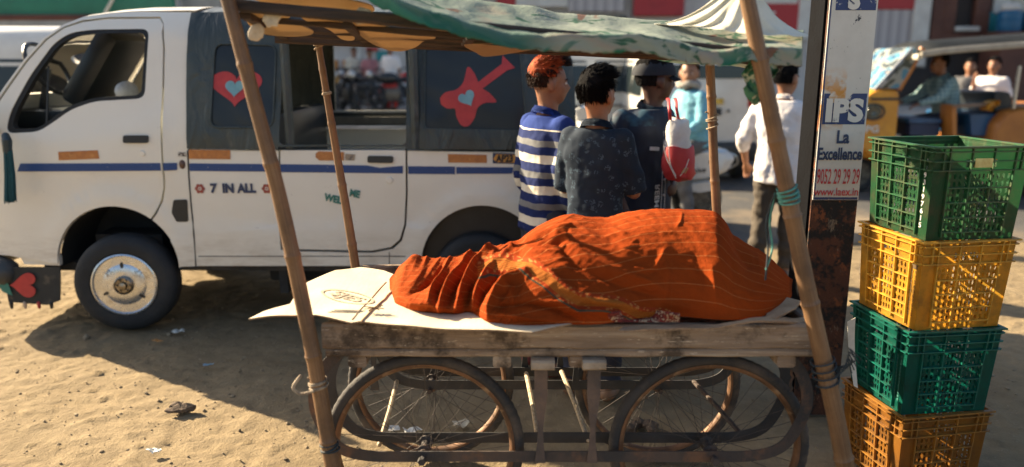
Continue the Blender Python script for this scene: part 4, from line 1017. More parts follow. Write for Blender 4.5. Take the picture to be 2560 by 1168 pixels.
# patterned rug edge peeping out
RUG = NB('patterned_rug', .9, .2); _o = RUG.tc.outputs['Object']
RUG.col(RUG.mix(RUG.ramp(RUG.voro(_o, 170), (.50, 0), (.56, 1)), RUG.mix(RUG.ramp(RUG.noise(_o, 60, 3), (.5, 0), (.54, 1)), (.20, .035, .025), (.42, .32, .22)), (.12, .025, .02)))
bm = BM()
def rug(u, v):
    px = 1500 + 200 * u; py = 806 - 16 * v - 10 * math.sin(u * 3.1) * v; q = PG(px, py, .778 + .02 * v + .012 * math.sin(u * 9) * (.4 + v)); return q
grid(bm, rug, 40, 8); slab(bm, (0, .004, .006)); single('rug', 'red and cream patterned rug edge peeping out below the orange cloth', 'rug', bm, RUG.m)
# --- the orange cloth ---
def CZ(X, Y): return Vector((960 + X / 2.415, 510 + Y / 2.415))
TOP = spline([CZ(*p) for p in ((34, 520), (60, 440), (90, 390), (180, 335), (260, 340), (370, 345), (440, 330), (500, 316), (560, 308), (640, 285), (800, 240), (860, 195), (940, 140), (1050, 90), (1150, 78), (1330, 88), (1400, 78), (1480, 58), (1640, 42), (1850, 42), (1960, 48), (2020, 70), (2070, 130), (2110, 180), (2200, 245), (2300, 300), (2380, 370), (2430, 420), (2458, 480), (2462, 530))], 6)
BOT = spline([CZ(*p) for p in ((34, 530), (60, 580), (75, 610), (160, 645), (240, 660), (340, 662), (440, 668), (520, 660), (570, 690), (640, 722), (740, 740), (900, 738), (1100, 732), (1300, 728), (1420, 712), (1560, 690), (1780, 682), (2000, 700), (2160, 700), (2290, 680), (2400, 620), (2462, 560))], 6)
def curve_at(c, px):
    if px <= c[0].x: return c[0].y
    for a, b in zip(c, c[1:]):
        if a.x <= px <= b.x: return a.y + (b.y - a.y) * ((px - a.x) / max(1e-6, b.x - a.x))
    return c[-1].y
ZBED = .782; YR = 2.52
def seg(p, a, b):
    d = b - a; t = max(0, min(1, (p - a).dot(d) / d.length_squared)); q = a + d * t
    return (p - q).length, (p - q).cross(d) if False else (p.x - q.x) * d.y - (p.y - q.y) * d.x, t
FO = [  # (points in zoomed pixels, height m, width zoomed px)
 ([(400, 345), (345, 430), (290, 510), (270, 585)], .016, 26), ([(170, 540), (250, 490), (320, 440), (350, 385)], -.014, 30),
 ([(75, 470), (90, 560), (170, 600), (300, 610), (420, 640)], .020, 42), ([(190, 335), (130, 400), (100, 500)], .012, 40),
 ([(520, 320), (440, 400), (380, 490), (345, 570), (335, 640)], .024, 34), ([(460, 370), (390, 450), (330, 540), (320, 610)], -.016, 26),
 ([(640, 292), (560, 350), (500, 440), (460, 540), (440, 620)], .026, 36), ([(580, 320), (500, 400), (440, 500), (400, 590)], -.018, 26),
 ([(770, 300), (660, 360), (590, 450), (545, 540), (530, 630)], .022, 34), ([(700, 330), (600, 410), (540, 500), (510, 590)], -.016, 24),
 ([(850, 420), (750, 460), (670, 530), (620, 620), (625, 690)], .030, 46), ([(800, 400), (690, 450), (610, 540), (570, 640)], -.022, 28),
 ([(1120, 130), (990, 170), (860, 235), (720, 285)], .016, 24), ([(1110, 165), (980, 210), (850, 262)], -.010, 18), ([(1100, 195), (980, 228), (860, 272), (760, 300)], .014, 20),
 ([(1090, 225), (1000, 245), (900, 275)], -.010, 16), ([(1080, 255), (990, 262), (900, 285), (800, 310)], .013, 18), ([(1060, 285), (960, 290), (860, 315)], .010, 16),
 ([(1060, 250), (1160, 360), (1300, 440), (1450, 500), (1620, 550)], -.020, 50), ([(1100, 220), (1240, 330), (1400, 400), (1560, 450), (1700, 520)], .010, 46),
 ([(880, 350), (1000, 420), (1120, 520), (1280, 585), (1450, 600), (1620, 660)], .014, 50),
 ([(1515, 390), (1580, 402), (1640, 380), (1690, 290)], .009, 26), ([(1530, 420), (1620, 420), (1690, 350)], -.005, 22),
 ([(1330, 205), (1400, 180), (1450, 178)], .005, 20), ([(1440, 268), (1530, 256)], .005, 16), ([(1490, 240), (1520, 222)], .003, 10),
 ([(2010, 60), (2060, 140), (2080, 240), (2120, 350), (2160, 440)], .008, 70), ([(2100, 170), (2130, 280), (2200, 380)], -.014, 40),
 ([(1680, 300), (1720, 420), (1700, 560)], .008, 36), ([(1880, 300), (1930, 430), (1940, 560)], -.008, 50), ([(1980, 380), (1990, 470), (2000, 600)], .008, 34),
 ([(950, 590), (1060, 590), (1160, 640), (1210, 700)], .014, 28), ([(690, 620), (860, 600), (1040, 640), (1180, 705)], -.012, 26), ([(1100, 650), (1300, 640), (1420, 660)], .014, 26),
 ([(1130, 620), (1300, 615), (1450, 640)], -.012, 18), ([(700, 660), (880, 690), (1060, 710)], .010, 24), ([(680, 480), (760, 520), (780, 600)], .008, 34),
 ([(1800, 60), (1790, 110), (1770, 140)], .004, 14), ([(1650, 590), (1780, 610), (1900, 640)], .006, 30), ([(2200, 300), (2330, 400), (2400, 520)], .008, 60),
]
FOLD = [([CZ(*p) for p in pts], h, w_ / 2.415) for pts, h, w_ in FO]
BAND = [CZ(*p) for p in ((560, 430), (620, 392), (720, 372), (810, 378), (880, 398), (980, 452), (1080, 535), (1180, 590), (1330, 592), (1430, 612), (1540, 668), (1640, 672), (1740, 690))]
px0, px1 = CZ(34, 0).x, CZ(2462, 0).x
WR_ = [(R(-58), 1060, 110, 150, 26, .0075), (R(-50), 1200, 120, 170, 28, .0085), (R(-25), 1380, 90, 170, 26, .0055), (R(28), 1480, 170, 190, 34, .0050), (R(10), 1650, 160, 200, 34, .0034), (R(68), 1860, 120, 170, 36, .0042)]
NU, NV = 460, 160
bm = BM(); uv = bm.loops.layers.uv.new('UVMap'); uv2 = bm.loops.layers.uv.new('band')
rows = []; uvd = {}
for i in range(NU + 1):
    u = i / NU; px = px0 + (px1 - px0) * u
    pt, pb = curve_at(TOP, px), curve_at(BOT, px); pb = max(pb, pt + 2)
    front = PG(px, pb, ZBED); yr = min(max(front.y + .10, YR), 2.62)
    top = P(px, pt, yr); H = max(.012, top.z - ZBED); back = Vector((top.x + .0, min(yr + .09 + .55 * H, 2.775), ZBED)); row = []
    for j in range(NV + 1):
        v = j / NV
        if v <= .72:
            th = (v / .72) * math.pi / 2; s_, c_ = math.sin(th), math.cos(th)
            p = Vector((front.x + (top.x - front.x) * (1 - c_), front.y + (top.y - front.y) * (1 - c_) ** .92, ZBED + H * (s_ ** .86)))
            nrm = Vector((0, -c_, s_ * .9 + .1)).normalized()
        else:
            th = ((v - .72) / .28) * math.pi / 2; s_, c_ = math.sin(th), math.cos(th)
            p = Vector((top.x, top.y + (back.y - top.y) * s_, ZBED + H * c_ ** .8)); nrm = Vector((0, s_, c_))
        q = Vector(PX(p)); d = 0
        for pts, h, w_ in FOLD:
            if abs(q.x - pts[0].x) > 420 and abs(q.x - pts[-1].x) > 420: continue
            best = 1e9; tt = .5; n_ = len(pts) - 1
            for k in range(n_):
                dd, _, t = seg(q, pts[k], pts[k + 1])
                if dd < best: best = dd; tt = (k + t) / n_
            if best < 3 * w_: d += h * (1.75 if pts[0].x < 1330 else 1.0) * math.exp(-(math.sqrt((best / w_) ** 2 + .05) - .22) * 1.9) * (.35 + .65 * math.sin(math.pi * min(1, max(0, .12 + .76 * tt))))
        a = noise.noise(Vector((p.x * 5, v * 4, 1))) * .005 + noise.noise(Vector((p.x * 16 + v * 8, v * 13, 2))) * .0024
        for th_, cx_, wd_, al_, ac_, am_ in WR_:
            wt = math.exp(-((q.x - cx_) / wd_) ** 2)
            if wt < .03: continue
            c_a, s_a = math.cos(th_), math.sin(th_); A_ = (q.x * c_a + q.y * s_a) / al_; B_ = (-q.x * s_a + q.y * c_a) / ac_
            B_ += .5 * noise.noise(Vector((q.x / 130, q.y / 90, cx_)))
            r1 = 1 - abs(noise.noise(Vector((A_, B_, cx_ * .01)))) * 2.2; r2 = 1 - abs(noise.noise(Vector((A_ * 1.8 + 7, B_ * 2.1, cx_ * .01)))) * 2.2
            a += wt * .78 * am_ * (max(0, r1) ** 2 + .45 * max(0, r2) ** 2 - .35)
        a += .0016 * noise.noise(Vector((p.x * 46 + v * 20, v * 40 - p.x * 14, 6)))
        fade = min(1, v / .05 + .25) * (1 if v < .72 else max(.2, 1 - (v - .72) * 3)); fade *= min(1, u * 14 + .2, (1 - u) * 12 + .2)
        p += nrm * (d * 1.15 + a) * fade; p.z = max(p.z, ZBED + .001 + .002 * (j > 0))
        vt = bm.verts.new(p); row.append(vt)
        best = 1e9; al = 0; acc = 0; sd = 1
        for k in range(len(BAND) - 1):
            dd, cr, t = seg(q, BAND[k], BAND[k + 1]); L = (BAND[k + 1] - BAND[k]).length
            if dd < best: best = dd; al = acc + t * L; sd = -1 if cr < 0 else 1
            acc += L
        off_end = (q.x < BAND[0].x + 2) or (q.x > BAND[-1].x - 2)
        uvd[vt] = ((u * 1.35 + .02 * v, v * .9 + .10 * math.sin(u * 4.2 + .6) * v + .05 * u), (al / 100, 9 if off_end else -best / 20 * sd))
    rows.append(row)
for i in range(NU):
    for j in range(NV):
        f = bm.faces.new((rows[i][j], rows[i + 1][j], rows[i + 1][j + 1], rows[i][j + 1]))
        for lp in f.loops: lp[uv].uv, lp[uv2].uv = uvd[lp.vert]
OC = NB('orange_cotton', .9, .15); _u = OC.tc.outputs['UV']; _o = OC.tc.outputs['Object']
OC.b.inputs['Specular IOR Level'].default_value = .03
_c = OC.ramp(OC.noise(_o, 3.5, 8, .65), (.3, (.215, .033, .006)), (.7, (.29, .050, .009)))
_th = OC.math('FRACT', OC.math('MULTIPLY', OC.xyz(_u)[1], 15.0)); _ln = OC.math('LESS_THAN', OC.math('ABSOLUTE', OC.math('SUBTRACT', _th, .5)), .017)
_c = OC.mix(OC.math('MULTIPLY', _ln, .42), _c, (.58, .28, .10))
_m = OC.n.new('ShaderNodeUVMap'); _m.uv_map = 'band'; _b = OC.xyz(_m.outputs[0]); _al, _ds = _b[0], _b[1]; _ad = OC.math('ABSOLUTE', _ds)
_in = OC.math('LESS_THAN', _ad, 1.0); _core = OC.math('LESS_THAN', _ad, .52)
_fl = OC.math('LESS_THAN', OC.voro(OC.map(_m.outputs[0], (10, 2.9, 1)), 1.0), .36)
_bc = OC.mix(OC.math('MULTIPLY', _fl, .8), (.28, .042, .012), (.42, .17, .05))
_st = OC.math('LESS_THAN', OC.math('FRACT', OC.math('MULTIPLY', _ds, 5.8)), .42)
_bc2 = OC.mix(_st, (.34, .115, .022), (.21, .055, .014)); _bc = OC.mix(_core, _bc, _bc2)
_tl = OC.math('LESS_THAN', OC.math('ABSOLUTE', OC.math('SUBTRACT', _ds, 1.06)), .10)
_c = OC.mix(_in, _c, _bc); _c = OC.mix(_tl, _c, (.055, .06, .04)); OC.col(_c)
_wv = OC.n.new('ShaderNodeTexWave'); OC.l.new(OC.map(_u, (1, 1, 1)), _wv.inputs[0]); _wv.inputs['Scale'].default_value = 160; _wv.inputs['Distortion'].default_value = 1
OC.bump(OC.math('ADD', OC.noise(_o, 26, 6, .7), OC.math('MULTIPLY', OC.noise(_o, 260, 3, .7), .35)), .55, .007)
CLO = single('orange_cloth', 'rust-orange bordered cotton cloth covering a person asleep on the cart', 'cloth', bm, OC.m, sharp=None)
# ---------------- stacked plastic crates ----------------
def plastic(name, c, d, dirt=(.12, .09, .05)):
    q = NB(name, .42, .5); v = q.tc.outputs['Object']
    a = q.mix(q.ramp(q.noise(v, 5, 7, .65), (.35, 0), (.7, 1)), c, d)
    a = q.mix(q.ramp(q.noise(v, 13, 9, .75), (.46, 0), (.66, .8)), a, dirt); q.col(a)
    q.b.inputs['Subsurface Weight'].default_value = 0; q.b.inputs['Subsurface Radius'].default_value = (.01, .01, .01); q.b.inputs['Subsurface Scale'].default_value = .5
    q.translucent(.22, tuple(min(.9, k * 1.7) for k in c)); q.bump(q.noise(v, 40, 4), .15, .004); return q.m
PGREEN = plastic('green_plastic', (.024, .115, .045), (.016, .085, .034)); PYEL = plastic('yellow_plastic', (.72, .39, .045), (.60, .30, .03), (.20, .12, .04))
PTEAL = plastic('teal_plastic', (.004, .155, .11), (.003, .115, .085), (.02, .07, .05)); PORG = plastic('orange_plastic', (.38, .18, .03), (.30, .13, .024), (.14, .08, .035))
CL, CHt = .345, .314
def crate(label, mat, loc, rz):
    t = thing('crate', label, 'crate', (0, 0, 0), 0, 'stacked plastic crates', local=True)
    def hx(h): return CL / 2 - .014 * (1 - h / CHt)
    def pos(k, a, h, out=0):
        q = hx(h); w_ = 2 * q; x = -q + a * w_; y = -q - out; c, s = [(1, 0), (0, 1), (-1, 0), (0, -1)][k]
        return Vector((x * c - y * s, x * s + y * c, h))
    mL = .155; bays = [mL + (1 - 2 * mL) * b / 3 for b in range(4)]; rows_ = [.028, .078, .128, .178, .228]
    for k in range(4):
        bm = BM(); cache = {}
        def V(a, h):
            key = (round(a, 5), round(h, 5))
            if key not in cache: cache[key] = bm.verts.new(pos(k, a, h))
            return cache[key]
        def quad(a0, a1, h0, h1): bm.faces.new((V(a0, h0), V(a1, h0), V(a1, h1), V(a0, h1)))
        quad(0, mL, 0, CHt); quad(1 - mL, 1, 0, CHt); quad(mL, 1 - mL, 0, rows_[0])
        def hole(a0, a1, h0, h1, fx=.52, fy=.72):
            am, hm = (a0 + a1) / 2, (h0 + h1) / 2
            o = [V(a0, h0), V(am, h0), V(a1, h0), V(a1, hm), V(a1, h1), V(am, h1), V(a0, h1), V(a0, hm)]
            i_ = [bm.verts.new(pos(k, am + (a1 - a0) / 2 * fx * sx, hm + (h1 - h0) / 2 * fy * sy)) for sx, sy in ((-.72, -.8), (0, -1), (.72, -.8), (1, 0), (.72, .8), (0, 1), (-.72, .8), (-1, 0))]
            for n in range(8): bm.faces.new((o[n], o[(n + 1) % 8], i_[(n + 1) % 8], i_[n]))
        for b in range(3):
            n = 5 if b == 1 else 4; e = .018 * (bays[1] - bays[0]) / .23
            for r in range(4):
                a0, a1 = bays[b], bays[b + 1]; hm = (rows_[r] + rows_[r + 1]) / 2
                for hh0, hh1 in ((rows_[r], hm), (hm, rows_[r + 1])):
                    for c in range(n): hole(a0 + (a1 - a0) * c / n, a0 + (a1 - a0) * (c + 1) / n, hh0, hh1)
        # top band with a hand slot
        quad(mL, .34, rows_[-1], CHt); quad(.66, 1 - mL, rows_[-1], CHt); quad(.34, .66, .272, CHt); quad(.34, .66, rows_[-1], .246)
        r0 = bmesh.ops.solidify(bm, geom=bm.faces[:], thickness=.003)
        def rib(p, q, wd=.004, dp=.009):
            n_ = (pos(k, .5, .1, .01) - pos(k, .5, .1, 0)).normalized(); p = pos(k, *p); q = pos(k, *q)
            bar(bm, p + n_ * dp / 2, q + n_ * dp / 2, wd, dp, up=n_)
        for h in rows_[1:4]: rib((mL, h), (1 - mL, h))
        for h in (.236, .266, .297): rib((-.01, h), (1.01, h), .0035, .011)
        rib((mL, rows_[0]), (1 - mL, rows_[0]))
        for a in (mL, bays[1], bays[2], 1 - mL): rib((a, .012), (a, CHt - .002))
        for a in (.09, .91): rib((a, .236), (a, CHt - .002))
        part('side_wall', bm, mat, t, smooth=False)
    bm = BM(); q = hx(0) - .004
    for i in range(6):
        y = -q + 2 * q * (i + .5) / 6; box(bm, (0, y, .004), (2 * q, q / 3 - .016, .004))
    for i in range(5): box(bm, (-q + 2 * q * (i + .5) / 5, 0, .008), (.012, 2 * q - .002, .005))
    part('base', bm, mat, t, smooth=False)
    bm = BM(); o_ = CL / 2 + .011
    for k in range(4):
        c, s = [(1, 0), (0, 1), (-1, 0), (0, -1)][k]; y = -(CL / 2 + .004)
        box(bm, (-y * -s if False else (0 * c - y * s), 0 * s + y * c, CHt - .002), ((2 * o_ - .018 * (k % 2)) if k % 2 == 0 else .014, .014 if k % 2 == 0 else 2 * o_ - .03, .006))
    part('rim', bm, mat, t, smooth=False)
    t.location = loc; t.rotation_euler = (0, 0, rz); return t
def swap(a, b): return {a.name: b}
CX, CY = 1.507, 2.642
cr0 = crate('bright yellow plastic crate second from the top, with dark phone digits', PYEL, (CX, CY, .63), R(9))
cr1 = dup(cr0, None, (CX + .004, CY - .002, .944), R(7.5), 'dark green plastic crate on top of the stack, with white digits', mats=swap(PYEL, PGREEN))
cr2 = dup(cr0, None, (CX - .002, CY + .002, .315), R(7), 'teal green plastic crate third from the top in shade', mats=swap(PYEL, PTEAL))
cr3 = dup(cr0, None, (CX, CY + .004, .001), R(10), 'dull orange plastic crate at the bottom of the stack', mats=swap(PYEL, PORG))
def crtext(cr, s, a_off, h, size, mat, step, xs=1.2, bold=.001):
    "stacked characters on the left wall near the front corner"
    bmA = BM()
    for i, ch in enumerate(s):
        bm = textmesh(ch, size, bold, xs)
        for v in bm.verts:
            hh = h - i * step + v.co.z; q = CL / 2 - .014 * (1 - hh / CHt)
            v.co = Vector((-q - .0022, -(-q + a_off) * -1 - v.co.x * 1, hh)) if False else Vector((-q - .0022, -q + a_off - v.co.x, hh))
        me = bpy.data.meshes.new('t'); bm.to_mesh(me); bm.free(); bmA.from_mesh(me); bpy.data.meshes.remove(me)
    return part('lettering', bmA, mat, cr, smooth=False)
WHI = M('white_print', (.72, .72, .66), (.5, .5, .45), 60, .6); BRN = M('brown_print', (.10, .06, .02), None, 60, .6)
OFF[cr1.name] = OFF[cr2.name] = OFF[cr0.name] = Vector((0, 0, 0))
crtext(cr1, '9393197615', .032, .266, .024, WHI, .0242, 1.2, .0004)
crtext(cr0, '9704069020', .024, .200, .019, BRN, .0165, .9, .0003); crtext(cr0, '9848418060', .042, .200, .019, BRN, .0165, .9, .0003)
# telephone mark above the digits
bm = BM(); q = CL / 2 - .014 * (1 - .222 / CHt) + .0022
def onl(a, h): return Vector((-q, -CL / 2 + .033 - a, h))
bm.faces.new([bm.verts.new(onl(a, h)) for a, h in ((-.013, .213), (.013, .213), (.010, .222), (-.010, .222))])
bm.faces.new([bm.verts.new(onl(a, h) - Vector((.0006, 0, 0))) for a, h in ((-.016, .223), (.016, .223), (.014, .230), (-.014, .230))])
part('phone_mark', bm, BRN, cr0, smooth=False)
for off in (.026, .046): crtext(cr2, '8888888888888', off, .21, .013, M('faint_print', (.04, .18, .15), None, 40, .6), .0135, 1.3, .0006)
# yellow patch painting the sunlit inside seen through the top crate's hand slot
bm = BM(); box(bm, (0, -CL / 2 + .002 - .010, .261), (.062, .002, .030)); part('lit_slot_patch', bm, M('lit_slot_yellow', (.62, .55, .22), (.5, .38, .12), 30, .7), cr1, smooth=False)
# ---------------- rusty pole with advertising plate ----------------
RUST = NB('rusty_pole', .8, .3); _o = RUST.tc.outputs['Object']
_c = RUST.mix(RUST.ramp(RUST.noise(_o, 9, 9, .72), (.46, 0), (.54, 1)), (.022, .022, .022), (.11, .048, .03))
_c = RUST.mix(RUST.ramp(RUST.noise(RUST.map(_o, (1, 1, .7)), 15, 9, .75), (.58, 0), (.63, .9)), _c, (.24, .085, .035))
_c = RUST.mix(RUST.ramp(RUST.noise(RUST.map(_o, (1.3, 1, .6), (0, 0, 1)), 11, 9, .78), (.60, 0), (.64, .75)), _c, (.30, .24, .17)); RUST.col(_c)
RUST.bump(RUST.noise(_o, 30, 8, .75), .8, .008)
BLP = M('black_pole_side', (.004, .0045, .006), (.003, .003, .004), 9, .95, bump=.3, spec=.08)  # near-black web, rear flange and side plate
YP = 3.12; xl, xr = P(2030, 500, 3.11).x, P(2145, 500, 3.11).x; xc = (xl + xr) / 2
pole = thing('steel_pole', 'rusty steel street pole between the handcart and the crates', 'pole', (xc, YP + .08, 0))
bm = BM(); box(bm, (xc, YP, 1.75), (xr - xl, .012, 3.5)); part('front_flange', bm, RUST.m, pole)
bm = BM(); box(bm, (xc - .02, YP + .081, 1.75), (.05, .15, 3.5)); part('web', bm, BLP, pole)
bm = BM(); box(bm, (xc, YP + .163, 1.75), (xr - xl + .004, .012, 3.5)); part('rear_flange', bm, BLP, pole)
bm = BM(); box(bm, (xl - .006, YP + .08, 1.75), (.008, .146, 3.5)); part('side_plate', bm, BLP, pole)
SY = YP - .010
sgn = thing('sign_plate', 'worn white and blue advertising plate fixed to the steel pole', 'sign', (xc, SY, 1.05))
SGW = NB('sign_enamel', .5, .5); _o = SGW.tc.outputs['Object']
_c = SGW.mix(SGW.ramp(SGW.noise(_o, 7, 7, .65), (.4, 0), (.7, .5)), (.60, .60, .56), (.45, .44, .40))
_zz = SGW.xyz(_o)
_k = SGW.math('MULTIPLY', SGW.ramp(_zz[2], (.18, 0), (.30, 1), (.9, 1)), SGW.ramp(SGW.noise(SGW.map(_o, (1, 1, .8)), 17, 6, .75, .4), (.62, 0), (.64, 1)))
_c = SGW.mix(_k, _c, (.03, .04, .06))
_y2 = SGW.math('MULTIPLY', SGW.ramp(_zz[0], (-.07, 1), (-.02, 0)), SGW.math('MULTIPLY', SGW.ramp(_zz[2], (.20, 0), (.26, 1), (.36, 1), (.46, 0)), 1.0))
_c = SGW.mix(SGW.math('MULTIPLY', _y2, SGW.ramp(SGW.noise(_o, 16, 4), (.42, 0), (.55, 1))), _c, (.55, .26, .05))
_s = SGW.ramp(SGW.noise(_o, 34, 6, .8), (.665, 0), (.68, .8)); _c = SGW.mix(_s, _c, (.08, .06, .05)); SGW.col(_c)
def sP(px, py): q = P(px, py, SY); return q.x, q.z
def sx(f, z): return xl + .001 + f * (xr - xl - .002)
ztop, zbot = 2.2, P(2090, 500, SY).z
bm = BM(); box(bm, (xc + .001, SY, (ztop + zbot) / 2), (xr - xl - .002, .004, ztop - zbot)); part('plate', bm, SGW.m, sgn, smooth=False)
SNV = NB('sign_navy', .5); _o = SNV.tc.outputs['Object']; SNV.col(SNV.mix(SNV.ramp(SNV.noise(_o, 26, 7, .75), (.60, 0), (.63, .9)), (.022, .045, .15), (.5, .5, .47)))
SRD = M('sign_red', (.55, .05, .06), (.42, .04, .05), 60, .5, c3=(.55, .5, .46), scale3=50, ramp3=(.66, .68))
def srect(py0, py1, f0, f1, mat, nm, dy=-.003):
    z0, z1 = P(2090, py0, SY).z, P(2090, py1, SY).z; bm = BM()
    bm.faces.new([bm.verts.new((sx(f, 0), SY + dy, z)) for f, z in ((f0, z0), (f1, z0), (f1, z1), (f0, z1))]); return part(nm, bm, mat, sgn, smooth=False)
srect(-160, 26, .13, .97, SNV.m, 'blue_panel'); srect(234, 311, .06, .97, SNV.m, 'blue_panel')
srect(493, 499, .02, .98, SNV.m, 'border'); srect(-100, 492, .02, .045, SNV.m, 'border', -.0035)
srect(396, 398, .06, .97, M('thin_rule', (.12, .12, .14), None, 9, .6), 'rule')
# flaked white splash eating into the blue panel
bm = BM(); cz_ = P(2105, 236, SY); n = 22; vs = []
for k in range(n):
    a = 2 * math.pi * k / n; r_ = .050 * (1 + .30 * math.sin(3 * a + 1) * .5 + rs.uniform(-.15, .15)); vs.append(bm.verts.new((cz_.x - .012 + r_ * 1.0 * math.cos(a), SY - .0042, cz_.z + .010 + r_ * .8 * math.sin(a))))
bm.faces.new(vs); part('flaked_patch', bm, SGW.m, sgn, smooth=False)
def stext(s, py, hpx, f, mat, xs, bold=0, dy=-.006):
    z = P(2090, py, SY).z; h = abs(P(2090, py - hpx / 2, SY).z - P(2090, py + hpx / 2, SY).z)
    bm = textmesh(s, h / .72, bold, xs)
    for v in bm.verts: v.co = Vector((sx(f, 0) + v.co.x, SY + dy, z + v.co.z))
    part('lettering', bm, mat, sgn, smooth=False)
SWL = NB('sign_white', .5); SWL.col(SWL.mix(SWL.ramp(SWL.noise(SWL.tc.outputs['Object'], 30, 7, .75), (.62, 0), (.64, .9)), (.62, .62, .58), (.03, .05, .13)))
stext('S', 2, 44, .5, SWL.m, 1.0, .006); stext('IPS', 279, 54, .5, SWL.m, 1.04, .0064)
stext('La', 344, 32, .53, NAVY, .8, .0024); stext('Excellence', 386, 30, .5, NAVY, .625, .0022)
stext('9052 29 29 29', 443, 38, .51, SRD, .345, .0008); stext('www.laex.in', 480, 20, .5, SRD, .80, .0006)
for o_ in [c for c in sgn.children if c.name.startswith('lettering')]: pass
# loose white paper sheet beside the crates
bm = BM(); pts = [P(2117, 803, 2.50), P(2136, 792, 2.50), P(2149, 975, 2.47), P(2142, 972, 2.46)]
fill2(bm, [[(p.x, p.z) for p in pts]]); cuts(bm, .02)
for v in bm.verts: v.co.y = 2.49 + .012 * math.sin(v.co.z * 14)
slab(bm, (0, .0015, 0)); single('paper_sheet', 'narrow white paper sheet hanging between pole and teal crate', 'paper', bm, M('white_paper', (.66, .63, .55), (.5, .46, .38), 12, .8), smooth=False)
# ---------------- people ----------------
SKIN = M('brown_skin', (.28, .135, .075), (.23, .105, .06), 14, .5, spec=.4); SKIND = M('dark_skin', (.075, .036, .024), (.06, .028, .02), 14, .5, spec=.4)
HAIRB = M('black_hair', (.010, .009, .009), (.005, .005, .006), 40, .85, spec=.08, bump=1.0, bscale=260, stretch=(1, 1, .35))
EYEW = M('eye_white', (.6, .56, .5), None, 9, .3); EYED = M('eye_dark', (.012, .008, .007), None, 9, .2)
DENIM = M('dark_denim', (.03, .035, .055), (.02, .024, .04), 8, .9, bump=.3, bscale=300)
SHOE = M('brown_leather', (.10, .05, .03), (.06, .03, .02), 9, .5)
def remesh(bm, vox, smooth_it=4, lap=0):
    me = bpy.data.meshes.new('t'); bm.to_mesh(me); bm.free(); o = bpy.data.objects.new('t', me); COL.objects.link(o)
    md = o.modifiers.new('r', 'REMESH'); md.mode = 'VOXEL'; md.voxel_size = vox
    ms = o.modifiers.new('s', 'SMOOTH'); ms.factor = .5; ms.iterations = smooth_it
    bpy.context.view_layer.update(); dg = bpy.context.evaluated_depsgraph_get()
    m2 = bpy.data.meshes.new_from_object(o.evaluated_get(dg)); r = BM(); r.from_mesh(m2)
    bpy.data.objects.remove(o); bpy.data.meshes.remove(me); bpy.data.meshes.remove(m2); return r
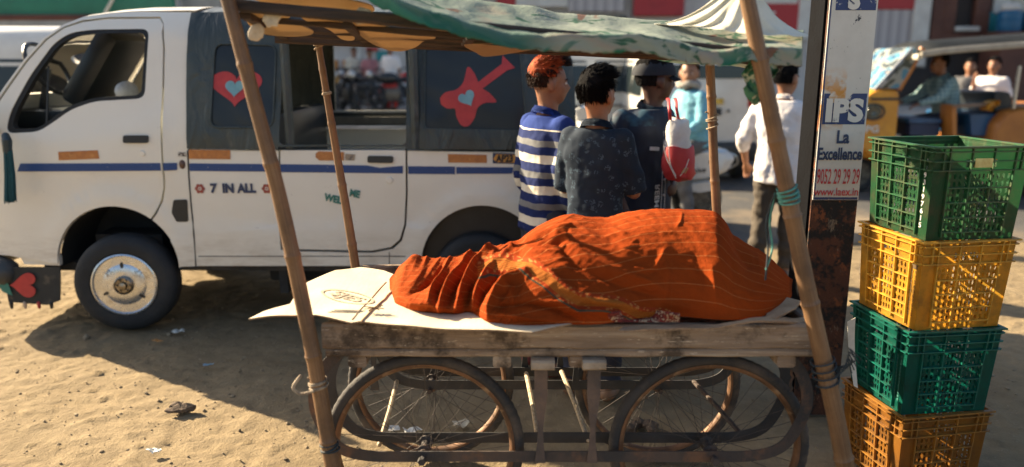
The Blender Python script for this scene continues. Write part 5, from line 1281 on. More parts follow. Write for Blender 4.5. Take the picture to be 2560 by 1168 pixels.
def person(label, x, y, h, torso, face=None, J={}, skin=None, shirt=None, trousers=None, hairm=None, hair='short', sleeve='short', vox=.011, z0=0, shoes=None,
           hem=.50, loose=1.0, girth=1.0, folds=.006, group=None, tilt=0, cuffs=None, collar=True, gaze=True, hs=1.0, nstr=500, hairsplit=None):
    """torso, face: headings in degrees (0 = +x, 90 = away from the camera). J overrides joints, in body heights: (forward, right, up)."""
    skin = skin or SKIN; face = torso if face is None else face
    t = thing('person', label, 'person', (x, y, z0), 0, group); OFF[t.name] = Vector((0, 0, 0)) * 0
    t.location = (x, y, z0)
    a = R(torso); f = Vector((math.cos(a), math.sin(a), 0)); r_ = Vector((math.sin(a), -math.cos(a), 0)); U = Vector((0, 0, 1))
    def W(q): return (f * q[0] + r_ * q[1] + U * q[2]) * h
    j = dict(hip=(0, 0, .52), chest=(0, 0, .72), neck=(0, 0, .83), head=(.012, 0, .925), shL=(0, -.108, .80), shR=(0, .108, .80), elL=(-.015, -.148, .635), elR=(-.015, .148, .635),
             wrL=(.03, -.15, .49), wrR=(.03, .15, .49), hpL=(0, -.05, .51), hpR=(0, .05, .51), knL=(.012, -.058, .285), knR=(.012, .058, .285), anL=(-.012, -.06, .045), anR=(-.012, .06, .045))
    j.update(J); j = {k: W(v) for k, v in j.items()}
    fa = R(face); F = Vector((math.cos(fa), math.sin(fa), 0)); Rt = Vector((math.sin(fa), -math.cos(fa), 0)); ti = R(tilt)
    F2 = (F * math.cos(ti) - U * math.sin(ti)); U2 = (U * math.cos(ti) + F * math.sin(ti)); HM = Matrix((F2, Rt, U2)).transposed(); hc = j['head']
    def H(q): return hc + HM @ (Vector(q) * h * hs)
    def hel(bm, c, rr, sub=3): ell(bm, H(c), tuple(k * h * hs for k in rr), HM, sub)
    tq = Matrix((f, r_, U)).transposed()
    bm = BM()
    def limb(b, *pr, n=12): tube(b, [p for p, _ in pr], [q * h for _, q in pr], n, rnd=True, uvs=False)
    for s in 'LR':
        limb(bm, (j['hp' + s], .052), (j['hp' + s].lerp(j['kn' + s], .5), .046), (j['kn' + s], .034)); limb(bm, (j['kn' + s], .034), (j['kn' + s].lerp(j['an' + s], .35), .035), (j['an' + s], .021))
        an = j['an' + s]; limb(bm, (an + (-f * .012 - U * .02) * h, .022), (an + (f * .05 - U * .024) * h, .022), (an + (f * .098 - U * .03) * h, .017))
        limb(bm, (j['sh' + s], .030), (j['sh' + s].lerp(j['el' + s], .5), .026), (j['el' + s], .021)); limb(bm, (j['el' + s], .021), (j['el' + s].lerp(j['wr' + s], .3), .0215), (j['wr' + s], .0145))
        # hand
        el, wr = j['el' + s], j['wr' + s]; d = (wr - el).normalized(); sd = 1 if s == 'R' else -1
        side = d.cross(f if abs(d.dot(f)) < .8 else U).normalized(); nrm = d.cross(side).normalized()
        pm = wr + d * .028 * h
        ell(bm, pm, (.026 * h, .022 * h, .011 * h), Matrix((d, side, nrm)).transposed(), 2)
        for k in range(4):
            o_ = (k - 1.5) * .0115 * h; L = (.038, .046, .043, .033)[k] * h; b0 = wr + d * .046 * h + side * o_; b1 = b0 + (d * .6 + nrm * .25) * L * .55; b2 = b1 + (d * .4 + nrm * .6).normalized() * L * .5
            limb(bm, (b0, .0062), (b1, .0056), (b2, .0048), n=8)
        b0 = wr + d * .018 * h + side * .020 * h; limb(bm, (b0, .0075), (b0 + (d * .5 + side * .75) * .022 * h, .0068), (b0 + (d * 1.2 + side * .8) * .034 * h, .0056), n=8)
    G = girth
    def torso_ell(b, prof, grow=0.0):
        vs = []
        for fr_, up, hw, hd in prof:
            c = W((fr_, 0, up)); rg = []
            for k in range(20):
                t_ = 2 * math.pi * k / 20; cs, sn = math.cos(t_), math.sin(t_); e = .8
                rg.append(b.verts.new(c + r_ * (hw * G + grow) * h * math.copysign(abs(cs) ** e, cs) + f * (hd * G + grow) * h * math.copysign(abs(sn) ** e, sn)))
            vs.append(rg)
        for p, q in zip(vs, vs[1:]):
            for k in range(20): b.faces.new((p[k], p[(k + 1) % 20], q[(k + 1) % 20], q[k]))
        b.faces.new(vs[0]); b.faces.new(vs[-1])
    # lean of the torso follows hip->neck
    hip, nk = J.get('hip', (0, 0, .52)), J.get('neck', (0, 0, .83))
    def ln(u): return hip[0] + (nk[0] - hip[0]) * (u - .50) / .33
    def hz(u): return hip[2] - .02 + (nk[2] - hip[2] + .02) * (u - .50) / .33
    base = [(.46, .082, .060), (.52, .088, .064), (.60, .078, .056), (.70, .092, .062), (.77, .100, .058), (.81, .085, .048), (.83, .045, .036)]
    torso_ell(bm, [(ln(u), hz(u), a_, b_) for u, a_, b_ in base])
    limb(bm, (j['neck'] - U * .02 * h, .036), (j['neck'].lerp(hc, .35), .031), (hc + HM @ Vector((-.014 * h, 0, -.02 * h)), .033))
    # head: cranium, face, jaw, nose, lips, ears
    hel(bm, (-.008, 0, .018), (.060, .046, .056)); hel(bm, (.014, 0, -.018), (.040, .038, .050)); hel(bm, (.024, 0, -.050), (.024, .024, .017)); hel(bm, (.006, 0, -.040), (.036, .036, .024))
    hel(bm, (.048, 0, .008), (.008, .030, .007), 2)
    limb(bm, (H((.050, 0, .004)), .0065), (H((.062, 0, -.016)), .0085), (H((.056, 0, -.021)), .009), n=8); hel(bm, (.052, .009, -.021), (.007, .006, .005), 2); hel(bm, (.052, -.009, -.021), (.007, .006, .005), 2)
    hel(bm, (.048, 0, -.034), (.007, .016, .0045), 2); hel(bm, (.046, 0, -.041), (.008, .014, .005), 2)
    for s_ in (1, -1): hel(bm, (-.006, .0515 * s_, -.006), (.0155, .0075, .024), 2); hel(bm, (.034, .024 * s_, -.012), (.014, .012, .012), 2)
    for e_ in (1, -1): pass
    body = remesh(bm, vox if vox < .012 else vox, 3)
    bo = part('body', body, skin, t, sharp=None)
    if gaze:
        for s_ in (1, -1):
            bm = BM(); hel(bm, (.0455, .0185 * s_, .0005), (.0070, .0088, .0052), 2); eo = part('eye', bm, EYEW, t, sharp=None)
            bm = BM(); hel(bm, (.0512, .0185 * s_, .0005), (.0022, .0042, .0042), 2); part('iris', bm, EYED, eo, sharp=None)
            bm = BM(); limb(bm, (H((.0525, .010 * s_, .0115)), .0020), (H((.0515, .020 * s_, .0145)), .0026), (H((.044, .031 * s_, .011)), .0014), n=6); part('eyebrow', bm, hairm or HAIRB, t, sharp=None)
    # clothes
    if trousers:
        bm = BM()
        for s in 'LR':
            hp, kn, an = j['hp' + s], j['kn' + s], j['an' + s] + U * .012 * h
            limb(bm, (hp, .060), (hp.lerp(kn, .55), .053), (kn, .044)); tube(bm, [kn, kn.lerp(an, .4), kn.lerp(an, .85), an], [.044 * h, .043 * h, .036 * h, .037 * h], 14, uvs=False)
        torso_ell(bm, [(ln(u), hz(u), a_, b_) for u, a_, b_ in ((.455, .086, .064), (.52, .092, .068), (.56, .088, .064))], .004)
        bm = remesh(bm, vox, 3)
        for v in bm.verts:
            q = v.co + Vector((x, y, 0)); v.co += Vector(v.normal) * (folds * 1.2 * noise.noise(Vector((q.x * 9, q.y * 9, q.z * 16))) + folds * .6 * noise.noise(q * 26))
        part('trousers', bm, trousers, t, sharp=None)
    if shoes:
        for s in 'LR':
            bm = BM(); an = j['an' + s]; limb(bm, (an + (-f * .014 - U * .018) * h, .026), (an + (f * .05 - U * .024) * h, .0255), (an + (f * .102 - U * .028) * h, .021)); bm = remesh(bm, vox, 2); part('shoe', bm, shoes, t, sharp=None)
    if shirt:
        bm = BM(); g_ = .010 * loose
        pr = [(hem - .0, .094, .072), (.55, .092, .068), (.60, .087, .062), (.70, .097, .067), (.765, .106, .064), (.803, .096, .054), (.832, .050, .042)]
        torso_ell(bm, [(ln(u), hz(u), a_, b_) for u, a_, b_ in pr], g_)
        for s in 'LR':
            sh, el, wr = j['sh' + s], j['el' + s], j['wr' + s]; k = {'short': .82, 'half': 1.0, 'long': 2.0, 'none': .15, 'rolled': 1.45}[sleeve]
            e1 = sh.lerp(el, min(1, k)); pts = [(sh, .036), (sh.lerp(e1, .5), .035 + .003 * loose), (e1, .031 + .005 * loose)]
            tube(bm, [p for p, _ in pts], [q * h for _, q in pts], 14, uvs=False); ell(bm, sh, (.037 * h,) * 3, None, 2)
            if k > 1:
                e2 = el.lerp(wr, k - 1); ell(bm, el, (.0345 * h,) * 3, None, 2); tube(bm, [el, el.lerp(e2, .6), e2], [.033 * h, .029 * h, .025 * h], 14, uvs=False)
        bm = remesh(bm, vox, 3)
        for v in bm.verts:
            q = v.co; w_ = 1 - max(0, min(1, (q.z / h - .74) / .08))
            d = noise.noise(Vector((q.x * 7 + x * 3, q.y * 7, q.z * 11))) * 1.0 + .8 * noise.noise(Vector((q.x * 15 + q.z * 9, q.y * 15, q.z * 17 + x))) + .35 * noise.noise(q * 38)
            v.co += v.normal * folds * d * (.4 + .6 * w_)
        so = part('shirt', bm, shirt, t, sharp=None)
        if collar:
            bm = BM(); cn = j['neck']
            def col_(u, v):
                t_ = 2 * math.pi * u; q = (.040 + .012 * v - .002) * h
                return cn + (r_ * math.cos(t_) * q + f * math.sin(t_) * q) + U * h * ((.020 if v < .5 else .026) - .026 * v - .012 * math.sin(t_))
            grid(bm, col_, 28, 4); bmesh.ops.solidify(bm, geom=bm.faces[:], thickness=.003); part('collar', bm, shirt, so, sharp=None)
    if hair:
        rr = random.Random(int(x * 100)); hm = hairm if isinstance(hairm, (list, tuple)) else [hairm or HAIRB]
        def cover(d):  # d = direction in head frame (forward, right, up)
            if d.z > .52 - .1 * (d.x < 0): return True
            if d.x < .28 and d.z > .05: return True
            return d.x < -.12 and d.z > (-.62 if hair != 'fade' else -.5)
        bm = BM(); cvs = ell(bm, (0, 0, 0), (1, 1, 1), None, 5)
        def hp_(d, g): return H((-.008 + d.x * (.061 + g), d.y * (.047 + g), .018 + d.z * (.057 + g)))
        dirs = [v.co.copy() for v in cvs]; kill = [v for v, d in zip(cvs, dirs) if not cover(d)]
        def gth(d): return (.004 if hair == 'fade' and d.z < .35 else .006) + (.015 if hair == 'fade' else .010) * max(0, d.z) ** .8
        for v, d in zip(cvs, dirs):
            v.co = hp_(d, gth(d) + .0025 * noise.noise(d * 6 + Vector((x, y, 0))) + .0016 * noise.noise(d * 17))
        bmesh.ops.delete(bm, geom=kill, context='VERTS')
        hcap = part('hair', bm, hm, t, sharp=None)
        for pl in hcap.data.polygons:
            if len(hm) > 1:
                q = HM.transposed() @ ((pl.center - hc) / h)
                pl.material_index = 1 if hairsplit(q) else 0
        bm = BM()
        for k in range(nstr):
            d = Vector((rr.gauss(0, 1), rr.gauss(0, 1), rr.gauss(0, 1))).normalized()
            if not cover(d + Vector((0, 0, -.02))): continue
            if hair == 'fade' and d.z < .2 and rr.random() < .7: continue
            g = gth(d); p0 = hp_(d, g * .8); L = (.010 + (.015 if hair == 'fade' else .013) * max(0, d.z)) * h * rr.uniform(.6, 1.3); o_ = (HM @ d)
            fl = (HM @ Vector((.5 if d.z > .3 else -.1, d.y * .4, -.55 if d.z < .5 else .1))).normalized(); dr_ = (o_ * .38 + fl * .8 + Vector((rr.uniform(-.25, .25), rr.uniform(-.25, .25), rr.uniform(-.25, .25)))).normalized()
            p1 = p0 + dr_ * L * .6; p2 = p1 + (dr_ * .6 + fl * .7 - o_ * .25).normalized() * L * .5; n0 = len(bm.faces)
            tube(bm, [p0, p1, p2], [.0011 * h, .0010 * h, .0003 * h], 3, uvs=False)
            if len(hm) > 1 and hairsplit(d * .065):
                bm.faces.ensure_lookup_table()
                for i in range(n0, len(bm.faces)): bm.faces[i].material_index = 1
        part('tufts', bm, hm, hcap, sharp=None) if nstr else bm.free()
    return t
# ---- the people near the cart ----
def stripes():
    q = NB('striped_knit', .9, .15); z = q.xyz(q.tc.outputs['Object'])[2]
    q2 = q.math('ADD', z, q.math('MULTIPLY', q.math('SUBTRACT', q.noise(q.tc.outputs['Object'], 6, 3), .5), .03))
    f = q.math('FRACT', q.math('MULTIPLY', q2, 1 / .147))
    c = q.ramp(f, (0, (.014, .025, .10)), (.285, (.62, .58, .48)), (.55, (.014, .025, .10)), (.80, (.16, .165, .17)), interp='CONSTANT')
    c = q.mix(q.ramp(z, (.0, 0), (1.252, 0), (1.2525, 1), interp='CONSTANT') if False else q.math('GREATER_THAN', z, 1.225), c, (.02, .045, .20))
    q.col(c); q.bump(q.noise(q.tc.outputs['Object'], 160, 3), .3, .004); return q.m
REDH = M('dyed_red_hair', (.36, .06, .015), (.16, .03, .012), 30, .8, spec=.15, c3=(.34, .12, .03), scale3=12); BRH = M('brown_tinged_hair', (.035, .016, .010), (.012, .008, .007), 40, .75, spec=.15)
xA = P(1366, 400, 3.62).x
person('boy in blue and white striped jumper with dyed red hair', xA, 3.62, 1.545, 28, 10, skin=SKIN, shirt=stripes(), trousers=DENIM, hairm=[BRH, REDH], hairsplit=lambda q: q.z > .026 + .03 * noise.noise(q * 60) and q.x < .022 + .02 * noise.noise(q * 45 + Vector((3, 0, 0))),
       sleeve='long', hem=.475, loose=1.35, vox=.010, folds=.009, hair='fade', shoes=M('red_sandal', (.28, .06, .05), (.15, .03, .03), 9, .6), hs=.92, nstr=4500, girth=.86,
       J={'shL': (0, -.094, .80), 'shR': (0, .094, .80), 'elL': (-.015, -.122, .63), 'wrL': (.05, -.115, .50), 'elR': (0, .122, .63), 'wrR': (.06, .11, .50)})
def floral():
    q = NB('floral_shirt', .85, .2); v = q.tc.outputs['Object']
    c = q.ramp(q.noise(v, 4, 7), (.3, (.010, .018, .032)), (.7, (.018, .030, .048)))
    w_ = q.n.new('ShaderNodeTexVoronoi'); q.l.new(q.map(v, (1, 1, 1)), w_.inputs['Vector']); w_.inputs['Scale'].default_value = 26
    pet = q.math('MULTIPLY', q.math('LESS_THAN', w_.outputs['Distance'], .36), q.math('GREATER_THAN', q.noise(v, 110, 2), .52))
    c = q.mix(q.math('MULTIPLY', pet, .6), c, (.07, .115, .16)); q.col(c); q.bump(q.noise(v, 200, 2), .25, .003); return q.m
FLS = floral()
xB = P(1490, 400, 3.32).x
person('boy in dark navy floral shirt with folded arms and black hair', xB, 3.32, 1.50, 66, 42, skin=SKIN, shirt=FLS, trousers=DENIM, sleeve='half', hem=.47, loose=1.3, vox=.010, folds=.008, girth=.78,
       J={'shL': (0, -.076, .80), 'shR': (0, .076, .80), 'elR': (.035, .108, .645), 'wrR': (.105, .03, .66), 'elL': (.035, -.105, .645), 'wrL': (.11, -.03, .67)}, shoes=M('tan_sandal', (.25, .14, .08), None, 9, .6), hs=.91, nstr=5000)
def snap_shirt():
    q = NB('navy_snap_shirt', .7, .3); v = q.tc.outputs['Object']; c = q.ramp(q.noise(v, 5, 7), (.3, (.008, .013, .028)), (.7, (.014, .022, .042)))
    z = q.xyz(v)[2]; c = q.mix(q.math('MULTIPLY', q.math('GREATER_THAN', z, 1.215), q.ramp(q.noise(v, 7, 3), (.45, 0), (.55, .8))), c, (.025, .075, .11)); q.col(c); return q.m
xC, yC = P(1606, 400, 3.98).x, 3.98
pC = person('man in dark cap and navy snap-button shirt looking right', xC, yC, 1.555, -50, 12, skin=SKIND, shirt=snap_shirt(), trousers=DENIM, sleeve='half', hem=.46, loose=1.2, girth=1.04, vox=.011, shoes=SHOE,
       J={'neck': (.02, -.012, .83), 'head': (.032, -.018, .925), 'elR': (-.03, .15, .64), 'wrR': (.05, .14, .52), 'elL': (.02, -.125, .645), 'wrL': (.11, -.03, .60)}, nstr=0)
# shirt trim: placket, pocket flaps, shoulder piping
f_ = Vector((math.cos(R(-50)), math.sin(R(-50)), 0)); r2_ = Vector((math.sin(R(-50)), -math.cos(R(-50)), 0)); C0 = Vector((xC, yC, 0)); OFF[pC.name] = C0
PIP = M('white_piping', (.5, .52, .55), None, 30, .6)
def chest(rt, z): return C0 + r2_ * rt + f_ * (.148 - 1.6 * rt * rt - .06 * max(0, z - 1.1)) + Vector((0, 0, z))
for rt in (-.012, .014):
    bm = BM(); tube(bm, [chest(rt, .74 + .045 * k) for k in range(11)], .0022, 5); part('placket', bm, PIP, pC)
for k in range(6):
    bm = BM(); ell(bm, chest(0, .78 + .08 * k) + f_ * .002, (.006, .006, .006), None, 2); part('snap_button', bm, PIP, pC)
for s_ in (-1, 1):
    bm = BM(); a = chest(.05 * s_, 1.1); b = chest(.105 * s_, 1.105); bar(bm, a + f_ * .004, b + f_ * .004, .004, .018); part('pocket_flap', bm, PIP, pC)
    bm = BM(); tube(bm, spline([C0 + r2_ * .06 * s_ + f_ * .06 + Vector((0, 0, 1.29)), C0 + r2_ * .11 * s_ + f_ * .085 + Vector((0, 0, 1.22)), C0 + r2_ * .15 * s_ + f_ * .06 + Vector((0, 0, 1.19))], 5), .0025, 5); part('shoulder_piping', bm, PIP, pC)
bm = textmesh('REEM', .05, .001, 1.0)
m_ = Matrix.Rotation(R(90), 3, 'Y')
for v in bm.verts: q = m_ @ v.co; v.co = chest(.05, .86) + r2_ * q.x + Vector((0, 0, q.z)) + f_ * .006
part('lettering', bm, PIP, pC, smooth=False)
# cap: dark baseball cap
bm = BM(); hc_ = C0 + (f_ * .032 + r2_ * -.018 + Vector((0, 0, .925))) * 1.555; fm = Matrix.Rotation(R(12), 3, 'Z')
vs = ell(bm, (0, 0, 0), (1, 1, 1), None, 4); kl = [v for v in vs if v.co.z < -.08]
bmesh.ops.delete(bm, geom=kl, context='VERTS')
for v in bm.verts: v.co = hc_ + fm @ Vector((v.co.x * .114 - .014, v.co.y * .094, .024 + v.co.z * .106))
CAPM = M('dark_cap', (.008, .012, .022), (.005, .008, .014), 9, .85)
cap_ = single('cap', 'dark cloth cap worn by the man in the navy shirt', 'cap', bm, CAPM)
OFF[cap_.name] = Vector(cap_.location)
bm = BM()
def bill(u, v):
    t_ = R(-62 + 124 * u); return hc_ + fm @ Vector((.095 * math.cos(t_) + (.048 * v) * math.cos(t_ * .6) - .012, .084 * math.sin(t_) * (1 - .12 * v), .018 - .022 * v + .008 * math.cos(t_ * 2)))
grid(bm, bill, 16, 5); bmesh.ops.solidify(bm, geom=bm.faces[:], thickness=.004); part('brim', bm, CAPM, cap_)
# drawstring bag at his side
bag = thing('drawstring_bag', 'red and white drawstring bag slung on the capped man', 'bag', P(1696, 450, 3.72))
BRED = M('red_nylon', (.52, .04, .045), (.42, .03, .035), 8, .55, bump=.4, bscale=12); BWH = M('white_nylon', (.68, .66, .62), (.55, .53, .5), 8, .6, bump=.5, bscale=14)
def bagsurf(prof, n=28):
    bm = BM(); rings = []
    for py, hw, dp in prof:
        c = P(1696 - (py - 370) * -.02, py, 3.72); w_ = hw / 1900 * 3.7; rings.append([bm.verts.new(c + Vector((w_ * math.cos(t) * (1 + .06 * math.sin(3 * t + py)), dp * math.sin(t) * (1 + .08 * math.cos(4 * t + py * .1)), .006 * math.sin(t * 3 + py)))) for t in [2 * math.pi * k / n for k in range(n)]])
    for a, b in zip(rings, rings[1:]):
        for k in range(n): bm.faces.new((a[k], a[(k + 1) % n], b[(k + 1) % n], b[k]))
    bm.faces.new(rings[0]); bm.faces.new(rings[-1]); return bm
part('white_top', bagsurf([(296, 16, .02), (304, 26, .04), (318, 28, .045), (330, 31, .05), (344, 29, .05), (358, 33, .055), (370, 34, .06), (378, 35, .06)]), BWH, bag)
part('red_base', bagsurf([(366, 36, .061), (380, 38, .065), (400, 41, .07), (420, 42, .07), (436, 40, .065), (446, 34, .05), (450, 20, .03)]), BRED, bag)
for a, b in ((1672, 1676), (1690, 1697)):
    bm = BM(); tube(bm, spline([P(b, 300, 3.70), P(a + 2, 276, 3.68), P(a, 252, 3.74), P(a - 4, 246, 3.86)], 5), .008, 6, flat=(1, .4)); part('strap', bm, BRED, bag)
for pts in (((1660, 366), (1668, 400), (1690, 446)), ((1672, 366), (1676, 410), (1690, 440)), ((1722, 398), (1712, 425), (1700, 440))):
    bm = BM(); tube(bm, spline([P(a, b, 3.645) for a, b in pts], 5), .0025, 5); part('cord', bm, BWH, bag)
for k in range(2):
    bm = BM(); a, b = P(1704 + 8 * k, 434, 3.643), P(1712 + 8 * k, 420, 3.640); bar(bm, a, b, .003, .008, up=(0, 1, 0)); part('bag_mark', bm, M('gold_mark', (.6, .45, .2), None, 9, .5), bag)
# man in white shirt further back at the right
WSH = M('white_shirt', (.74, .71, .70), (.66, .62, .62), 5, .85, bump=.3, bscale=60)
KHK = M('dark_khaki', (.075, .06, .045), (.05, .04, .03), 9, .9, bump=.3)
xF = P(1950, 400, 5.35).x
person('man in white shirt and brown trousers facing away behind the pole', xF, 5.35, 1.53, 58, 30, skin=SKIN, shirt=WSH, trousers=KHK, sleeve='rolled', hem=.455, loose=1.9, vox=.013, folds=.012, girth=1.0, shoes=SHOE,
       J={'elL': (-.02, -.17, .645), 'wrL': (.04, -.165, .53), 'elR': (.0, .165, .645), 'wrR': (.07, .13, .54), 'knL': (-.01, -.062, .285), 'anL': (-.06, -.065, .045)}, nstr=700)
# scooter with rider
GREYT = M('grey_trousers', (.12, .12, .125), (.08, .08, .085), 12, .9); SKYH = M('sky_blue_hoodie', (.18, .42, .52), (.13, .34, .44), 5, .9, bump=.4, bscale=30)
YS = 7.3; c0 = PG(1675, 533, 0); sx0 = P(1700, 400, YS).x
sc = thing('scooter', 'white motor scooter with navy seat standing beside the road', 'scooter', (P(1680, 400, YS).x, YS, 0))
SCW = M('scooter_white', (.60, .61, .60), (.5, .51, .5), 3, .25, coat=.5); 
def spx(pts, y0, dp, mat, nm, taper=.8, rnd=.03):
    l_ = rpoly([(P(a, b, YS).x, P(a, b, YS).z) for a, b in pts], rnd); bm = BM()
    bm2 = bm; a = [bm.verts.new((p[0], y0, p[1])) for p in l_]; cx_ = sum(p[0] for p in l_) / len(l_); cz2 = sum(p[1] for p in l_) / len(l_)
    rings = []
    for yy, s_ in ((y0 - dp / 2, taper), (y0 - dp * .36, .97), (y0, 1.0), (y0 + dp * .36, .97), (y0 + dp / 2, taper)): rings.append([bm.verts.new((cx_ + (p[0] - cx_) * s_, yy, cz2 + (p[1] - cz2) * s_)) for p in l_])
    bmesh.ops.delete(bm, geom=a, context='VERTS'); n = len(l_)
    for p, q in zip(rings, rings[1:]):
        for k in range(n): bm.faces.new((p[k], p[(k + 1) % n], q[(k + 1) % n], q[k]))
    bm.faces.new(rings[0]); bm.faces.new(rings[-1]); return part(nm, bm, mat, sc)
spx([(1560, 385), (1640, 372), (1700, 388), (1760, 368), (1815, 372), (1832, 392), (1812, 424), (1760, 446), (1700, 452), (1690, 430), (1620, 440), (1570, 430)], YS, .34, SCW, 'rear_panel')
spx([(1690, 452), (1760, 446), (1790, 452), (1780, 470), (1735, 478), (1700, 470)], YS - .05, .26, SCW, 'lower_cover')
spx([(1690, 330), (1720, 318), (1752, 322), (1772, 345), (1776, 366), (1730, 378), (1690, 380), (1620, 378), (1615, 362)], YS, .28, M('navy_seat', (.02, .05, .10), (.012, .03, .065), 6, .4), 'seat', .7)
spx([(1690, 476), (1760, 472), (1768, 492), (1740, 508), (1700, 506)], YS - .08, .16, M('engine_metal', (.16, .15, .13), (.06, .055, .05), 20, .45, metal=.6), 'engine', .85)
spx([(1480, 470), (1600, 470), (1690, 462), (1690, 490), (1600, 494), (1490, 490)], YS, .3, BLK, 'footboard'); spx([(1440, 300), (1462, 296), (1500, 470), (1470, 476)], YS, .36, SCW, 'leg_shield', .85)
spx([(1428, 270), (1470, 262), (1480, 296), (1440, 304)], YS, .22, SCW, 'headlamp_cowl')
for px in (1742, 1462):
    bm = BM(); c = P(px, 485, YS); rr_ = .24; lathe(bm, [(rr_ - .075, -.04), (rr_ - .05, -.055), (rr_ - .015, -.05), (rr_, -.02), (rr_, .02), (rr_ - .015, .05), (rr_ - .05, .055), (rr_ - .075, .04), (rr_ - .075, -.04)], (c.x, YS, rr_), n=40); wo = part('wheel', bm, TYRE, sc)
    bm = BM(); lathe(bm, [(rr_ - .076, -.035), (.05, -.02), (.04, -.05), (0, -.05)], (c.x, YS, rr_), n=32); part('rim', bm, MATS['engine_metal'], wo)
bm = BM(); tube(bm, spline([P(1800, 380, YS - .1), P(1836, 388, YS - .1), P(1843, 408, YS - .05), P(1822, 420, YS - .02), P(1800, 416, YS - .1)], 6), .011, 7); part('grab_rail', bm, M('pale_metal', (.5, .5, .48), None, 9, .3, metal=.8), sc)
bm = BM(); tube(bm, [P(1440, 268, YS - .32), P(1450, 262, YS), P(1440, 268, YS + .32)], .014, 7); part('handlebar', bm, BLK, sc)
bm = textmesh('Activa', .075, .001, 1.15, shear=.35); c = P(1735, 428, YS - .175)
for v in bm.verts: v.co = Vector((c.x + v.co.x, YS - .178, c.z + v.co.z + .12 * v.co.x))
part('lettering', bm, BLK, sc, smooth=False)
bm = BM(); lathe(bm, [(.0, -.01), (.016, -.01), (.018, 0)], (P(1765, 400, YS).x, YS - .168, P(1765, 400, YS).z), 'Y', 14); part('badge', bm, MATS['engine_metal'], sc)
xR = P(1734, 300, YS).x
rider = person('rider in sky-blue hoodie sitting on the white scooter', xR, YS, 1.66, 200, 248, skin=M('warm_skin', (.30, .15, .085), (.24, .115, .065), 14, .5), shirt=SKYH, trousers=GREYT, sleeve='long', hem=.50, loose=2.2, vox=.015, folds=.012, shoes=M('white_trainer', (.7, .69, .66), None, 9, .6),
       J={'hip': (0, 0, .47), 'neck': (.03, 0, .765), 'head': (.045, 0, .862), 'shL': (.03, -.108, .735), 'shR': (.03, .108, .735), 'hpL': (0, -.055, .47), 'hpR': (0, .055, .47), 'knL': (.13, -.09, .42), 'anL': (.10, -.15, .06), 'knR': (.15, .08, .44), 'anR': (.20, .09, .26),
          'elL': (.03, -.15, .60), 'wrL': (.14, -.12, .53), 'elR': (.05, .145, .60), 'wrR': (.15, .11, .53)}, nstr=350)
OFF[rider.name] = Vector((0, 0, 0))
bm = BM(); cc = Vector((.045 * math.cos(R(200)), .045 * math.sin(R(200)), .80)) * 1.66; tube(bm, [cc + Vector((.085 * math.cos(t), .085 * math.sin(t), .012 * math.sin(3 * t))) for t in [k * math.pi / 10 for k in range(20)]], .036, 8, closed=True, flat=(1, .9)); part('scarf', bm, M('grey_scarf', (.36, .34, .30), (.25, .23, .2), 14, .9, bump=.5), rider)
# ---------------- background: vehicles ----------------
GLS = bpy.data.materials.new('dark_glass'); GLS.use_nodes = True; _g = GLS.node_tree.nodes['Principled BSDF']; _g.inputs['Base Color'].default_value = (.02, .028, .03, 1); _g.inputs['Roughness'].default_value = .06
CARW = M('car_white', (.66, .66, .62), (.56, .55, .51), 2, .35, coat=.4); YPL = M('yellow_plate', (.68, .45, .08), (.1, .06, .01), 60, .5, ramp=(.42, .46))
TAILR = M('tail_lamp_red', (.45, .02, .02), (.35, .015, .015), 9, .2)
def car_wheel(parent, x, y, r, nm='wheel', w_=.09):
    bm = BM(); lathe(bm, [(r * .62, -w_ * .9), (r * .8, -w_), (r * .95, -w_ * .85), (r, -w_ * .5), (r, w_ * .5), (r * .95, w_ * .85), (r * .8, w_), (r * .62, w_ * .9), (r * .62, -w_ * .9)], (x, y, r), n=32); o = part(nm, bm, TYRE, parent)
    bm = BM(); lathe(bm, [(r * .62, -w_ * .8), (r * .4, -w_ * .5), (r * .15, -w_ * .8), (0, -w_ * .8)], (x, y, r), n=24); part('rim', bm, MATS['engine_metal'], o)
def loft_yz(bm, secs, n=28, e=.30):
    "body: secs = list of (along, half-width, z0, z1, top narrowing); runs along local X"
    rings = []
    for x_, hw, z0, z1, tn in secs:
        rg = []
        for k in range(n):
            t = 2 * math.pi * (k + .5) / n; cs, sn = math.cos(t), math.sin(t); yy = math.copysign(abs(cs) ** e, cs); zz = math.copysign(abs(sn) ** e, sn)
            zc = (zz + 1) / 2; rg.append(bm.verts.new((x_, yy * hw * (1 - tn * max(0, zc - .45) / .55), z0 + (z1 - z0) * zc)))
        rings.append(rg)
    for a, b in zip(rings, rings[1:]):
        for k in range(n): bm.faces.new((a[k], a[(k + 1) % n], b[(k + 1) % n], b[k]))
    bm.faces.new(rings[0]); bm.faces.new(rings[-1])
